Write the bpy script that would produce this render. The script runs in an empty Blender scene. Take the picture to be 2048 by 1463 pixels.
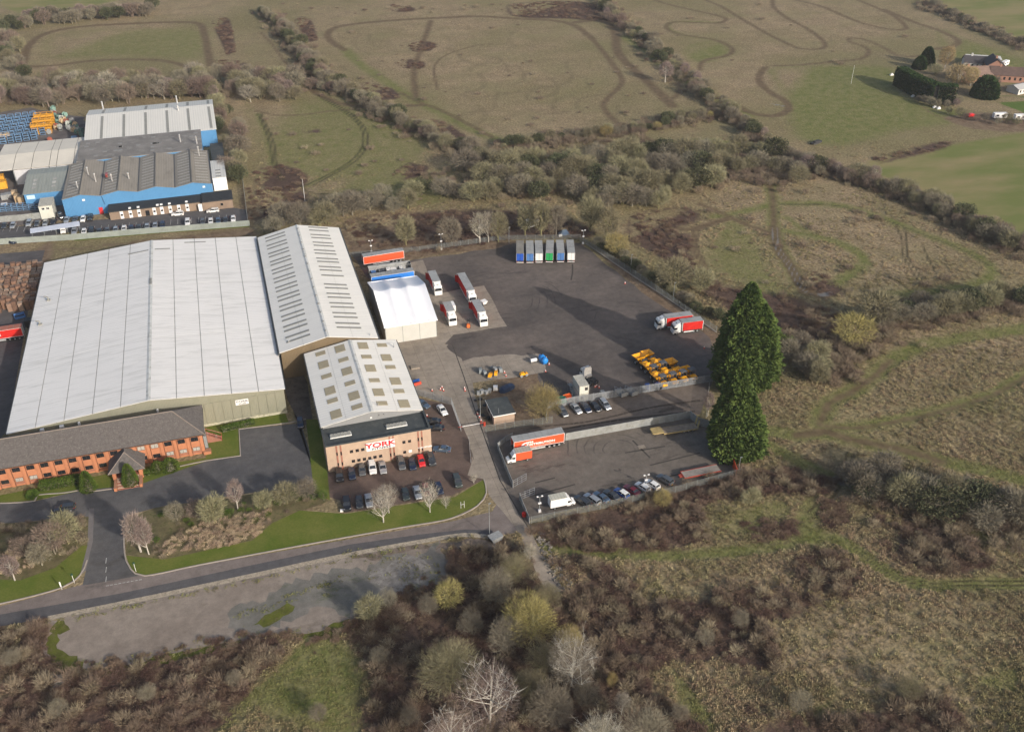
import bpy, bmesh, math, random
import numpy as np
from mathutils import Vector, Matrix
R = math.radians
rnd = random.Random(7)
SC = bpy.context.scene
COL = SC.collection

# ---------------------------------------------------------------- camera
CAM_F, CAM_P, CAM_Y, CAM_H = 1930.0, R(33.15), R(16.9), 150.0
cd = bpy.data.cameras.new('camera'); cam = bpy.data.objects.new('camera', cd); COL.objects.link(cam)
cd.sensor_width = 36; cd.lens = 36 * CAM_F / 2048; cd.clip_start = 1; cd.clip_end = 9000
cam.location = (0, 0, CAM_H); cam.rotation_euler = (R(90) - CAM_P, 0, -CAM_Y)
SC.camera = cam
_r = np.array([math.cos(CAM_Y), -math.sin(CAM_Y), 0]); _h = np.array([math.sin(CAM_Y), math.cos(CAM_Y), 0]); _z = np.array([0, 0, 1.0])
_f = _h * math.cos(CAM_P) - _z * math.sin(CAM_P); _u = _h * math.sin(CAM_P) + _z * math.cos(CAM_P)

def G(px, py, z=0.0):
    d = _r * (px - 1024) / CAM_F - _u * (py - 731.5) / CAM_F + _f
    t = (z - CAM_H) / d[2]
    return (d[0] * t, d[1] * t)

def hit(px, py, p0, n):
    d = _r * (px - 1024) / CAM_F - _u * (py - 731.5) / CAM_F + _f
    o = np.array([0, 0, CAM_H]); n = np.array(n, float)
    t = ((np.array(p0, float) - o) @ n) / (d @ n)
    return o + d * t

# ---------------------------------------------------------------- light
SUN_EL, SHADOW_AZ = 22.0, 118.0          # shadows fall towards this azimuth (ccw from +x)
w = bpy.data.worlds.new('World'); SC.world = w; w.use_nodes = True
nt = w.node_tree; nt.nodes.clear()
out = nt.nodes.new('ShaderNodeOutputWorld'); bg = nt.nodes.new('ShaderNodeBackground'); sky = nt.nodes.new('ShaderNodeTexSky')
sky.sky_type = 'NISHITA'; sky.sun_disc = False; sky.sun_elevation = R(SUN_EL)
sun_az = SHADOW_AZ + 180
sky.sun_rotation = R(90 - sun_az)
sky.air_density = 1.0; sky.dust_density = 4.0; sky.ozone_density = 1.0; sky.altitude = 80
bg.inputs[1].default_value = 0.15
nt.links.new(sky.outputs[0], bg.inputs[0]); nt.links.new(bg.outputs[0], out.inputs[0])
sd = bpy.data.lights.new('sun', 'SUN'); sd.energy = 4.1; sd.angle = R(0.6); sd.color = (1.0, 0.93, 0.84)
so = bpy.data.objects.new('sun', sd); COL.objects.link(so)
dx, dy = math.cos(R(sun_az)) * math.cos(R(SUN_EL)), math.sin(R(sun_az)) * math.cos(R(SUN_EL))
so.rotation_euler = Vector((dx, dy, math.sin(R(SUN_EL)))).to_track_quat('Z', 'Y').to_euler()
so.location = (0, -200, 400)
SC.view_settings.view_transform = 'Standard'; SC.view_settings.look = 'None'
SC.view_settings.exposure = 0.18; SC.view_settings.gamma = 1.0; SC.view_settings.use_curve_mapping = False
HAZE_D = 0.00012      # density of the air between the camera and the far fields
SC.render.engine = 'CYCLES'
SC.cycles.max_bounces = 5; SC.cycles.diffuse_bounces = 2; SC.cycles.glossy_bounces = 2; SC.cycles.transparent_max_bounces = 6

# ---------------------------------------------------------------- materials
def nn(nt, t, **k):
    n = nt.nodes.new(t)
    for a, b in k.items(): setattr(n, a, b)
    return n
def lk(nt, a, b): nt.links.new(a, b)
def newmat(name):
    m = bpy.data.materials.new(name); m.use_nodes = True; nt = m.node_tree
    b = nt.nodes.get('Principled BSDF')
    return m, nt, b
def noise(nt, scale, detail=4, vec=None, rough=.6):
    n = nn(nt, 'ShaderNodeTexNoise'); n.inputs['Scale'].default_value = scale; n.inputs['Detail'].default_value = detail
    n.inputs['Roughness'].default_value = rough
    if vec is not None: lk(nt, vec, n.inputs['Vector'])
    return n.outputs['Fac']
def ramp(nt, fac, a, b, c0=(0, 0, 0), c1=(1, 1, 1)):
    n = nn(nt, 'ShaderNodeValToRGB'); e = n.color_ramp.elements
    e[0].position = a; e[1].position = b; e[0].color = (*c0, 1); e[1].color = (*c1, 1)
    lk(nt, fac, n.inputs[0]); return n.outputs[0]
def mix(nt, fac, a, b, mode='MIX'):
    n = nn(nt, 'ShaderNodeMix', data_type='RGBA', blend_type=mode)
    for s, v in ((n.inputs[0], fac), (n.inputs[6], a), (n.inputs[7], b)):
        if isinstance(v, (int, float)): s.default_value = v
        elif isinstance(v, (tuple, list)): s.default_value = (*v[:3], 1)
        else: lk(nt, v, s)
    return n.outputs[2]
def math_(nt, op, a, b=0.0, c=None, clamp=False):
    n = nn(nt, 'ShaderNodeMath', operation=op); n.use_clamp = clamp
    for i, v in enumerate((a, b) if c is None else (a, b, c)):
        if isinstance(v, (int, float)): n.inputs[i].default_value = v
        else: lk(nt, v, n.inputs[i])
    return n.outputs[0]
def bump(nt, b, h, strength=.4, dist=.05):
    n = nn(nt, 'ShaderNodeBump'); n.inputs['Strength'].default_value = strength; n.inputs['Distance'].default_value = dist
    lk(nt, h, n.inputs['Height']); lk(nt, n.outputs[0], b.inputs['Normal'])
def pos(nt, sx=1, sy=1, sz=1, rot=0):
    g = nn(nt, 'ShaderNodeNewGeometry'); m = nn(nt, 'ShaderNodeMapping')
    m.inputs['Scale'].default_value = (sx, sy, sz); m.inputs['Rotation'].default_value = (0, 0, rot)
    lk(nt, g.outputs['Position'], m.inputs['Vector']); return m.outputs[0]
_mats = {}
def mat(name, col, rough=.75, var=.18, scale=.6, metal=0, spec=.3, dirt=None, bumpd=0, bscale=8, rvar=0):
    """plain surface with uneven tone, optional dirt colour showing through in patches"""
    if name in _mats: return _mats[name]
    m, nt, b = newmat(name)
    p = pos(nt)
    f = noise(nt, scale, 5, p)
    lo = tuple(c * (1 - var) for c in col); hi = tuple(min(1, c * (1 + var)) for c in col)
    c = ramp(nt, f, .3, .7, lo, hi)
    f2 = noise(nt, scale * 7, 4, p)
    c = mix(nt, 1.0, c, ramp(nt, f2, .3, .7, (1 - var * .5,) * 3, (1, 1, 1)), 'MULTIPLY')
    if dirt:
        c = mix(nt, ramp(nt, noise(nt, scale * 2.3, 6, p, .7), .52, .66), c, dirt)
    if rvar:
        oi = nn(nt, 'ShaderNodeObjectInfo')
        hs = nn(nt, 'ShaderNodeHueSaturation')
        lk(nt, math_(nt, 'MULTIPLY_ADD', oi.outputs['Random'], rvar, 1 - rvar / 2), hs.inputs['Value'])
        lk(nt, c, hs.inputs['Color']); c = hs.outputs[0]
    lk(nt, c, b.inputs['Base Color'])
    b.inputs['Roughness'].default_value = rough; b.inputs['Metallic'].default_value = metal
    b.inputs['Specular IOR Level'].default_value = spec
    if bumpd: bump(nt, b, noise(nt, bscale, 4, p), .5, bumpd)
    m.diffuse_color = (*col, 1)
    _mats[name] = m
    return m

def sheetmat(name, col, period, axis='x', grime=(.5, .5, .48), gamt=.35, rough=.45, metal=0.0, streak=(.02, .6)):
    """profiled steel or fibre cement sheet: ribs every `period` metres across `axis`, grime streaks along it"""
    if name in _mats: return _mats[name]
    m, nt, b = newmat(name)
    g = nn(nt, 'ShaderNodeNewGeometry'); sp = nn(nt, 'ShaderNodeSeparateXYZ'); lk(nt, g.outputs['Position'], sp.inputs[0])
    a = sp.outputs[{'x': 0, 'y': 1, 'z': 2}[axis]]
    wv = math_(nt, 'SINE', math_(nt, 'MULTIPLY', a, 2 * math.pi / period))
    sc = {'x': (streak[1], streak[0] * 4, .3), 'y': (streak[0] * 4, streak[1], .3), 'z': (.3, .3, streak[1])}[axis]
    st = noise(nt, 1.0, 6, pos(nt, *sc), .72)
    big = noise(nt, .05, 4, pos(nt))
    c = mix(nt, math_(nt, 'MULTIPLY', ramp(nt, st, .48, .8), gamt), col, grime)
    c = mix(nt, 1.0, c, ramp(nt, big, .3, .7, (.93, .935, .94), (1, 1, 1)), 'MULTIPLY')
    c = mix(nt, 1.0, c, ramp(nt, math_(nt, 'MULTIPLY_ADD', wv, .5, .5), 0, .35, (.90, .90, .90), (1, 1, 1)), 'MULTIPLY')
    lk(nt, c, b.inputs['Base Color']); b.inputs['Roughness'].default_value = rough; b.inputs['Metallic'].default_value = metal
    b.inputs['Specular IOR Level'].default_value = .25
    bump(nt, b, wv, .35, .03)
    _mats[name] = m; return m

def brickmat(name, c1, c2, mortar, bw=.225, bh=.075):
    if name in _mats: return _mats[name]
    m, nt, b = newmat(name)
    g = nn(nt, 'ShaderNodeNewGeometry'); sp = nn(nt, 'ShaderNodeSeparateXYZ'); lk(nt, g.outputs['Position'], sp.inputs[0])
    cb = nn(nt, 'ShaderNodeCombineXYZ')
    lk(nt, math_(nt, 'ADD', sp.outputs[0], sp.outputs[1]), cb.inputs[0]); lk(nt, sp.outputs[2], cb.inputs[1])
    t = nn(nt, 'ShaderNodeTexBrick'); lk(nt, cb.outputs[0], t.inputs['Vector'])
    t.inputs['Scale'].default_value = 1; t.inputs['Brick Width'].default_value = bw; t.inputs['Row Height'].default_value = bh
    t.inputs['Mortar Size'].default_value = .008; t.inputs['Color1'].default_value = (*c1, 1); t.inputs['Color2'].default_value = (*c2, 1); t.inputs['Mortar'].default_value = (*mortar, 1)
    n = noise(nt, .35, 5, pos(nt, 1, 1, .5))
    c = mix(nt, 1.0, t.outputs[0], ramp(nt, n, .3, .75, (.82, .8, .78), (1.08, 1.06, 1.02)), 'MULTIPLY')
    lk(nt, c, b.inputs['Base Color']); b.inputs['Roughness'].default_value = .85; b.inputs['Specular IOR Level'].default_value = .2
    _mats[name] = m; return m

def paint(name, col, rough=.25, spec=.5, coat=.6, metal=0.0):
    if name in _mats: return _mats[name]
    m, nt, b = newmat(name)
    f = noise(nt, 3, 3, pos(nt)); c = mix(nt, 1.0, col, ramp(nt, f, .3, .7, (.86, .85, .83), (1, 1, 1)), 'MULTIPLY')
    lk(nt, c, b.inputs['Base Color']); b.inputs['Roughness'].default_value = rough; b.inputs['Metallic'].default_value = metal
    b.inputs['Coat Weight'].default_value = coat; b.inputs['Coat Roughness'].default_value = .1; b.inputs['Specular IOR Level'].default_value = spec
    _mats[name] = m; return m

# ---------------------------------------------------------------- mesh helpers
class MB:
    def __init__(s): s.v = []; s.f = []; s.m = []; s.M = Matrix.Identity(4)
    def at(s, x=0, y=0, z=0, rz=0, ry=0, rx=0):
        s.M = Matrix.Translation((x, y, z)) @ Matrix.Rotation(rz, 4, 'Z') @ Matrix.Rotation(ry, 4, 'Y') @ Matrix.Rotation(rx, 4, 'X'); return s
    def add(s, vs, fs, mi=0):
        k = len(s.v); s.v += [tuple(s.M @ Vector(p)) for p in vs]; s.f += [tuple(k + i for i in f) for f in fs]; s.m += [mi] * len(fs); return s
    def box(s, x0, x1, y0, y1, z0, z1, mi=0):
        return s.add([(x0, y0, z0), (x1, y0, z0), (x1, y1, z0), (x0, y1, z0), (x0, y0, z1), (x1, y0, z1), (x1, y1, z1), (x0, y1, z1)],
                     [(3, 2, 1, 0), (4, 5, 6, 7), (0, 1, 5, 4), (1, 2, 6, 5), (2, 3, 7, 6), (3, 0, 4, 7)], mi)
    def prism(s, pts, z0, z1, mi=0):
        n = len(pts); area = sum(pts[i][0] * pts[(i + 1) % n][1] - pts[(i + 1) % n][0] * pts[i][1] for i in range(n))
        if area < 0: pts = pts[::-1]
        return s.add([(p[0], p[1], z0) for p in pts] + [(p[0], p[1], z1) for p in pts],
                     [tuple(range(n - 1, -1, -1)), tuple(range(n, 2 * n))] + [(i, (i + 1) % n, n + (i + 1) % n, n + i) for i in range(n)], mi)
    def xprism(s, pts, x0, x1, mi=0):
        """pts in (y, z), extruded along x"""
        n = len(pts)
        return s.add([(x0, p[0], p[1]) for p in pts] + [(x1, p[0], p[1]) for p in pts],
                     [tuple(range(n)), tuple(range(2 * n - 1, n - 1, -1))] + [(i, n + i, n + (i + 1) % n, (i + 1) % n) for i in range(n)], mi)
    def slab(s, p, th=.06, mi=0):
        """4 corner points (any plane) thickened downwards"""
        return s.add(list(p) + [(q[0], q[1], q[2] - th) for q in p],
                     [(0, 1, 2, 3), (7, 6, 5, 4), (0, 4, 5, 1), (1, 5, 6, 2), (2, 6, 7, 3), (3, 7, 4, 0)], mi)
    def tube(s, a, b, r0, r1=None, n=6, mi=0, cap=True):
        r1 = r0 if r1 is None else r1
        a = Vector(a); b = Vector(b); d = (b - a)
        if d.length < 1e-6: return s
        d.normalize(); u = d.cross(Vector((0, 0, 1)) if abs(d.z) < .9 else Vector((1, 0, 0))).normalized(); w_ = d.cross(u)
        vs = [a + (u * math.cos(t) + w_ * math.sin(t)) * r0 for t in [2 * math.pi * i / n for i in range(n)]] + \
             [b + (u * math.cos(t) + w_ * math.sin(t)) * r1 for t in [2 * math.pi * i / n for i in range(n)]]
        fs = [(i, (i + 1) % n, n + (i + 1) % n, n + i) for i in range(n)]
        if cap: fs += [tuple(range(n - 1, -1, -1)), tuple(range(n, 2 * n))]
        return s.add(vs, fs, mi)
    def loft(s, secs, mi=0, cap=True, closed=True):
        n = len(secs[0]); vs = [p for sec in secs for p in sec]; fs = []
        for k in range(len(secs) - 1):
            for i in range(n if closed else n - 1):
                fs.append((k * n + i, k * n + (i + 1) % n, (k + 1) * n + (i + 1) % n, (k + 1) * n + i))
        if cap: fs += [tuple(range(n - 1, -1, -1)), tuple(range((len(secs) - 1) * n, len(secs) * n))]
        return s.add(vs, fs, mi)
    def mesh(s, name, mats, smooth=False):
        me = bpy.data.meshes.new(name); me.from_pydata(s.v, [], s.f)
        for m in (mats if isinstance(mats, (list, tuple)) else [mats]): me.materials.append(m)
        if any(s.m): me.polygons.foreach_set('material_index', s.m)
        if smooth: me.polygons.foreach_set('use_smooth', [True] * len(s.f))
        me.update(); return me
    def build(s, name, mats, parent=None, loc=None, rz=0, smooth=False):
        return ob(name, s.mesh(name, mats, smooth), parent, loc, rz)

def fixn(me):
    bm = bmesh.new(); bm.from_mesh(me); bmesh.ops.recalc_face_normals(bm, faces=bm.faces); bm.to_mesh(me); bm.free(); return me
def ob(name, me, parent=None, loc=None, rz=0):
    o = bpy.data.objects.new(name, me); COL.objects.link(o)
    if parent: o.parent = parent
    if loc is not None: o.location = loc
    if rz: o.rotation_euler = (0, 0, rz)
    return o
def tag(o, label=None, cat=None, group=None, kind=None):
    if label: o['label'] = label
    if cat: o['category'] = cat
    if group: o['group'] = group
    if kind: o['kind'] = kind
    return o
def root(name, loc, rz, label, cat, group=None):
    o = bpy.data.objects.new(name, None); COL.objects.link(o); o.location = loc; o.rotation_euler = (0, 0, rz); o.empty_display_size = .5
    return tag(o, label, cat, group)
KIDS = {}
def kids(o):
    return [c for c in o.children]
def copy_tree(o, parent=None):
    c = o.copy(); COL.objects.link(c); c.parent = parent
    for ch in kids(o): copy_tree(ch, c)
    return c
def put(proto, loc, rz, label, group=None, scale=None):
    """first use moves the prototype, later uses copy it"""
    if proto.get('_used'): o = copy_tree(proto)
    else: o = proto; proto['_used'] = 1
    o.location = loc; o.rotation_euler = (0, 0, rz)
    if scale: o.scale = (scale,) * 3
    o['label'] = label
    if group: o['group'] = group
    return o
def recol(o, name_mats):
    """colour slots of a thing's parts are set on the object so copies share mesh data"""
    for ch in [o] + list(o.children):
        base = ch.name.split('.')[0]
        if base in name_mats:
            ch.material_slots[0].link = 'OBJECT'; ch.material_slots[0].material = name_mats[base]
def text_mesh(txt, size, mat_, depth=.03, space=1.0, shear=0, xs=1.0, bold=0.0):
    cu = bpy.data.curves.new('lettering', 'FONT'); cu.body = txt; cu.size = size; cu.extrude = depth; cu.align_x = 'CENTER'; cu.align_y = 'CENTER'
    cu.space_character = space; cu.shear = shear; cu.offset = bold; cu.resolution_u = 3
    t = bpy.data.objects.new('tmp', cu); COL.objects.link(t)
    dg = bpy.context.evaluated_depsgraph_get(); me = bpy.data.meshes.new_from_object(t.evaluated_get(dg))
    bpy.data.objects.remove(t); bpy.data.curves.remove(cu)
    me.name = 'lettering'; me.materials.clear(); me.materials.append(mat_)
    for v in me.vertices: v.co.x *= xs
    return me

PAVED = []
def ragged(P, amp, step=2.0, seed=1):
    """uneven edge: extra outline points pushed in and out by a few decimetres"""
    r_ = random.Random(seed); out_ = []
    for i in range(len(P)):
        a, b = np.array(P[i], float), np.array(P[(i + 1) % len(P)], float); L = np.linalg.norm(b - a); n = max(1, int(L / step)); d = (b - a) / max(L, 1e-6); nr = np.array([-d[1], d[0]])
        ph = r_.uniform(0, 6)
        for k in range(n):
            t = k / n; s = L * t
            out_.append(tuple(a + (b - a) * t + (nr * (amp * (.6 * math.sin(s * .35 + ph) + r_.uniform(-.5, .5))) if k else 0)))
    return out_
def sheet(name, pts, z, m, label=None, px=True, rag=0, step=2.0):
    """flat paved area from its outline"""
    P = [G(*p) for p in pts] if px else pts
    PAVED.append(P)
    if rag: P = ragged(P, rag, step, len(PAVED))
    mb = MB(); n = len(P)
    a = sum(P[i][0] * P[(i + 1) % n][1] - P[(i + 1) % n][0] * P[i][1] for i in range(n))
    if a < 0: P = P[::-1]
    mb.add([(p[0], p[1], z) for p in P], [tuple(range(n))])
    o = mb.build(name, m); tag(o, kind='structure')
    if label: o['label'] = label
    return o
def smooth_line(P, step=2.0):
    """Catmull-Rom through ground points"""
    P = [np.array(p, float) for p in P]; out_ = []
    Q = [2 * P[0] - P[1]] + P + [2 * P[-1] - P[-2]]
    for i in range(1, len(Q) - 2):
        a, b, c, d = Q[i - 1], Q[i], Q[i + 1], Q[i + 2]
        n = max(1, int(np.linalg.norm(c - b) / step))
        for k in range(n):
            t = k / n
            out_.append(.5 * ((2 * b) + (-a + c) * t + (2 * a - 5 * b + 4 * c - d) * t * t + (-a + 3 * b - 3 * c + d) * t ** 3))
    out_.append(P[-1]); return out_
def ribbon(name, line, width, z, m, h=0, label=None, off=0, kind='structure'):
    """strip (or kerb, if h) along a ground line; off shifts it sideways"""
    L = [Vector((p[0], p[1])) for p in line]; mb = MB(); vs = []
    for i, p in enumerate(L):
        d = (L[min(i + 1, len(L) - 1)] - L[max(i - 1, 0)]).normalized(); nrm = Vector((-d.y, d.x))
        a = p + nrm * (off + width / 2); b = p + nrm * (off - width / 2)
        vs.append([(b.x, b.y, z), (b.x, b.y, z + h), (a.x, a.y, z + h), (a.x, a.y, z)] if h else [(b.x, b.y, z), (a.x, a.y, z)])
    if h: mb.loft(vs)
    else:
        flat = [q for s_ in vs for q in s_]; mb.add(flat, [(2 * i, 2 * i + 2, 2 * i + 3, 2 * i + 1) for i in range(len(vs) - 1)])
    o = mb.build(name, m)
    if kind: o['kind'] = kind
    if label: o['label'] = label
    if h: fixn(o.data)
    return o
# ================================================================ GROUND
def world(P): return [G(*p) for p in P]
# (kind, width m, softness m, points in photo pixels on the level ground)
TR = [
 ('mud', 4.5, 1.6, [(45,132),(58,92),(90,68),(150,55),(230,49),(330,45),(395,47),(409,70),(416,105),(421,130)]),
 ('mud', 3.8, 1.5, [(45,134),(110,131),(170,123),(240,119),(320,121),(370,132),(412,152)]),
 ('mud', 4.5, 1.6, [(690,100),(665,85),(655,70),(672,55),(720,47),(800,40),(880,36),(960,33),(1040,38),(1105,41),(1150,52),(1185,78)]),
 ('mud', 3.2, 1.4, [(1185,78),(1215,115),(1240,150),(1243,168),(1222,190),(1207,207),(1213,225),(1238,248)]),
 ('mud', 5.5, 1.6, [(1150,45),(1200,40),(1222,52),(1232,70),(1233,95),(1245,118),(1280,150),(1320,187),(1345,212)]),
 ('mud', 3.0, 1.5, [(1357,165),(1359,180),(1350,195),(1338,200)]),
 ('lush', 6.0, 2.5, [(690,100),(720,128),(770,162),(830,200),(880,225),(940,256),(1000,282)]),
 ('mud', 2.4, 1.2, [(800,185),(840,205),(880,220),(940,250),(985,275)]),
 ('mud', 3.4, 1.6, [(862,42),(850,75),(842,100),(830,130),(828,160),(832,195)]),
 ('mud', 1.4, .8, [(985,88),(950,92),(910,103),(880,118),(868,140),(875,180)]),
 ('mud', 4.0, 1.4, [(850,210),(810,212),(770,214),(720,213),(680,207),(650,195),(620,178)]),
 ('mud', 3.0, 1.3, [(1308,0),(1340,10),(1385,20),(1430,30),(1452,38),(1440,46),(1400,46),(1350,44),(1334,50),(1337,60),(1365,70),(1420,78),(1450,88),(1466,100),(1452,112),(1420,118),(1402,126),(1400,140)]),
 ('mud', 3.0, 1.3, [(1410,0),(1440,12),(1470,30),(1500,48),(1530,65),(1570,85),(1600,97),(1640,98),(1650,88),(1630,68),(1600,50),(1572,35),(1548,15),(1544,0)]),
 ('mud', 3.2, 1.3, [(1590,0),(1640,12),(1690,33),(1730,48),(1780,59),(1812,58),(1803,44),(1780,28),(1740,10),(1715,0)]),
 ('mud', 4.0, 1.3, [(1770,20),(1830,45),(1880,62),(1915,80),(1908,92),(1870,98)]),
 ('mud', 2.6, 1.3, [(1840,112),(1800,112),(1760,92),(1725,78),(1700,76),(1700,84),(1725,92),(1738,104),(1720,118),(1660,124),(1600,130),(1545,132)]),
 ('mud', 4.2, 1.4, [(1530,135),(1519,150),(1522,168),(1545,188),(1572,203),(1575,222),(1545,232),(1510,228),(1480,215),(1470,205)]),
 ('lush', 3.0, 1.5, [(1440,45),(1350,44),(1336,55),(1365,70),(1430,80)]),
 ('lush', 7.0, 3, [(1250,75),(1300,105),(1340,140),(1390,170),(1440,200),(1500,230)]),
 ('lush', 4.0, 2.0, [(1100,322),(1180,316),(1270,300),(1340,285),(1420,280),(1490,292)]),
 ('mud', 3.2, 1.3, [(1278,268),(1300,280),(1330,292),(1368,303)]),
 ('lush', 3.0, 1.6, [(612,372),(650,352),(700,325),(722,300),(729,278),(718,250),(690,225),(640,195)]),
 ('rut', 1.0, .5, [(612,370),(655,350),(700,323),(722,298),(727,275),(718,250),(690,225),(640,195)]),
 ('rut', 1.0, .5, [(625,371),(665,350),(709,324),(731,298),(736,275),(726,250),(696,223),(645,192)]),
 ('rut', 1.2, .6, [(600,365),(612,382),(650,388),(710,384),(750,385),(772,396),(768,405)]),
 ('rut', 1.0, .6, [(516,228),(526,250),(540,290),(545,325),(560,360)]),
 ('rut', 1.0, .6, [(522,226),(535,255),(549,290),(553,330),(570,362)]),
 ('lush', 3, 2, [(516,228),(535,280),(545,325),(560,360)]),
 ('mud', 1.6, .9, [(520,64),(545,90),(570,125),(610,165),(625,180)]),
 ('mud', 1.8, .9, [(512,222),(560,231),(620,228),(660,222),(700,220)]),
 ('mud', 2.6, 1.2, [(1540,368),(1546,400),(1548,450),(1556,490),(1572,520)]),
 ('lush', 5.5, 2, [(1540,368),(1546,400),(1548,450),(1556,490),(1572,520),(1600,570)]),
 ('wet', .5, .45, [(1543,455),(1548,485),(1558,510),(1575,530),(1590,560),(1606,582),(1625,588)]),
 ('wet', .45, .45, [(1553,455),(1556,485),(1566,507),(1583,528),(1600,558),(1614,580)]),
 ('mud', 4.2, 1.0, [(1548,455),(1552,485),(1562,508),(1579,529),(1595,559),(1610,582),(1650,592)]),
 ('wet', 2.6, 1.0, [(1643,589),(1660,587)]), ('wet', 1.6, 1.0, [(1545,88*0+208),(1566,212)]),
 ('mud', 2.6, 1.2, [(1400,408),(1430,420),(1462,435),(1500,452),(1530,462),(1548,470)]),
 ('mud', 3.2, 1.2, [(1345,458),(1385,459),(1420,448),(1455,437)]),
 ('mud', 1.2, .6, [(1388,462),(1383,485),(1392,510),(1405,535),(1408,560)]),
 ('mud', 1.2, .6, [(1397,462),(1392,485),(1400,508),(1412,532),(1412,560)]),
 ('lush', 4.5, 2, [(1430,432),(1480,425),(1540,410),(1600,406),(1660,408),(1720,420),(1790,445),(1860,472),(1930,500),(1978,528),(1985,548),(1950,568),(1860,582),(1760,590)]),
 ('rut', 1.0, .7, [(1560,408),(1660,410),(1720,422),(1790,447),(1860,474),(1930,502),(1976,530)]),
 ('lush', 5, 2, [(1565,460),(1620,472),(1680,486),(1722,510),(1730,525),(1700,548),(1668,570)]),
 ('lush', 3, 2, [(1572,435),(1600,455),(1630,470)]),
 ('rut', .8, .4, [(1790,450),(1805,480),(1806,510),(1822,540),(1835,560)]),
 ('rut', .8, .4, [(1808,455),(1815,485),(1815,512),(1833,540),(1845,560)]),
 ('rut', .8, .4, [(1845,490),(1858,520),(1872,548)]),
 ('mud', 1.5, .8, [(1600,600),(1625,630),(1660,660)]),
 ('lush', 6.0, 2.0, [(2060,655),(1980,667),(1900,680),(1840,692),(1780,722),(1745,755),(1700,785),(1660,805),(1645,830),(1640,850)]),
 ('mud', 2.2, 1.2, [(1780,722),(1745,755),(1700,785),(1660,805),(1645,830),(1640,850)]),
 ('lush', 4.5, 1.8, [(2060,745),(1990,785),(1940,803),(1880,820),(1800,838),(1720,852),(1650,855)]),
 ('mud', 1.6, 1.2, [(2060,748),(1990,788),(1940,806),(1880,823),(1800,841),(1720,855),(1650,852)]),
 ('lush', 5.0, 1.6, [(1540,862),(1600,872),(1660,868),(1740,888),(1830,908),(1900,925),(1990,945),(2060,965)]),
 ('mud', 3.0, 1.3, [(1595,870),(1650,862),(1700,878),(1760,890),(1830,905),(1880,922)]),
 ('lush', 4.5, 1.6, [(1545,893),(1600,925),(1670,955),(1710,968)]),
 ('lush', 4.5, 1.8, [(1780,985),(1830,1010),(1880,1030),(1960,1062),(2060,1100)]),
 ('rut', .9, .3, [(1695,905),(1686,930),(1676,955),(1660,980),(1635,1005),(1616,1025)]),
 ('rut', .9, .3, [(1708,908),(1698,932),(1686,960),(1672,985),(1650,1008),(1632,1030)]),
 ('wet', 1.8, .6, [(1674,955),(1672,962)]), ('wet', 1.8, .6, [(1686,958),(1684,966)]),
 ('lush', 6, 2.5, [(1635,1005),(1618,1030),(1612,1060),(1625,1075)]),
 ('lush', 4.0, 1.4, [(1095,1092),(1150,1100),(1220,1106),(1320,1110),(1420,1106),(1520,1098),(1590,1080),(1630,1068),(1670,1076),(1710,1098),(1750,1128),(1800,1158),(1860,1170),(1950,1166),(2060,1168)]),
 ('rut', .6, .25, [(1700,1094),(1745,1128),(1798,1160),(1858,1173),(1950,1169),(2060,1171)]),
 ('rut', .6, .25, [(1712,1092),(1757,1125),(1808,1153),(1862,1165),(1950,1160),(2060,1162)]),
 ('rut', .5, .25, [(1815,1175),(1850,1210),(1890,1250),(1925,1285)]),
 ('rut', .5, .25, [(1832,1182),(1865,1212),(1905,1252),(1940,1285)]),
 ('lush', 3.0, 1.6, [(700,1245),(660,1275),(600,1300),(560,1350),(500,1400),(450,1450)]),
]
rnd2 = random.Random(3)
for k in range(26):      # faint vehicle loops across the big meadow
    cx, cy = rnd2.choice([(800,110),(900,180),(1000,150),(1080,190),(1150,130),(1020,90),(760,80),(1150,220),(950,230)])
    a = rnd2.uniform(0, 6.28); cx += rnd2.uniform(-60, 60); cy += rnd2.uniform(-22, 22)
    l = [(cx + 55 * math.cos(a + t * 1.2) * (1 + .2 * t), cy + 26 * math.sin(a + t * 1.2)) for t in np.linspace(-.7, .9, 5)]
    TR.append(('faint', .9, .6, l)); TR.append(('faint', .9, .6, [(x + 5, y + 1.2) for x, y in l]))
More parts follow.
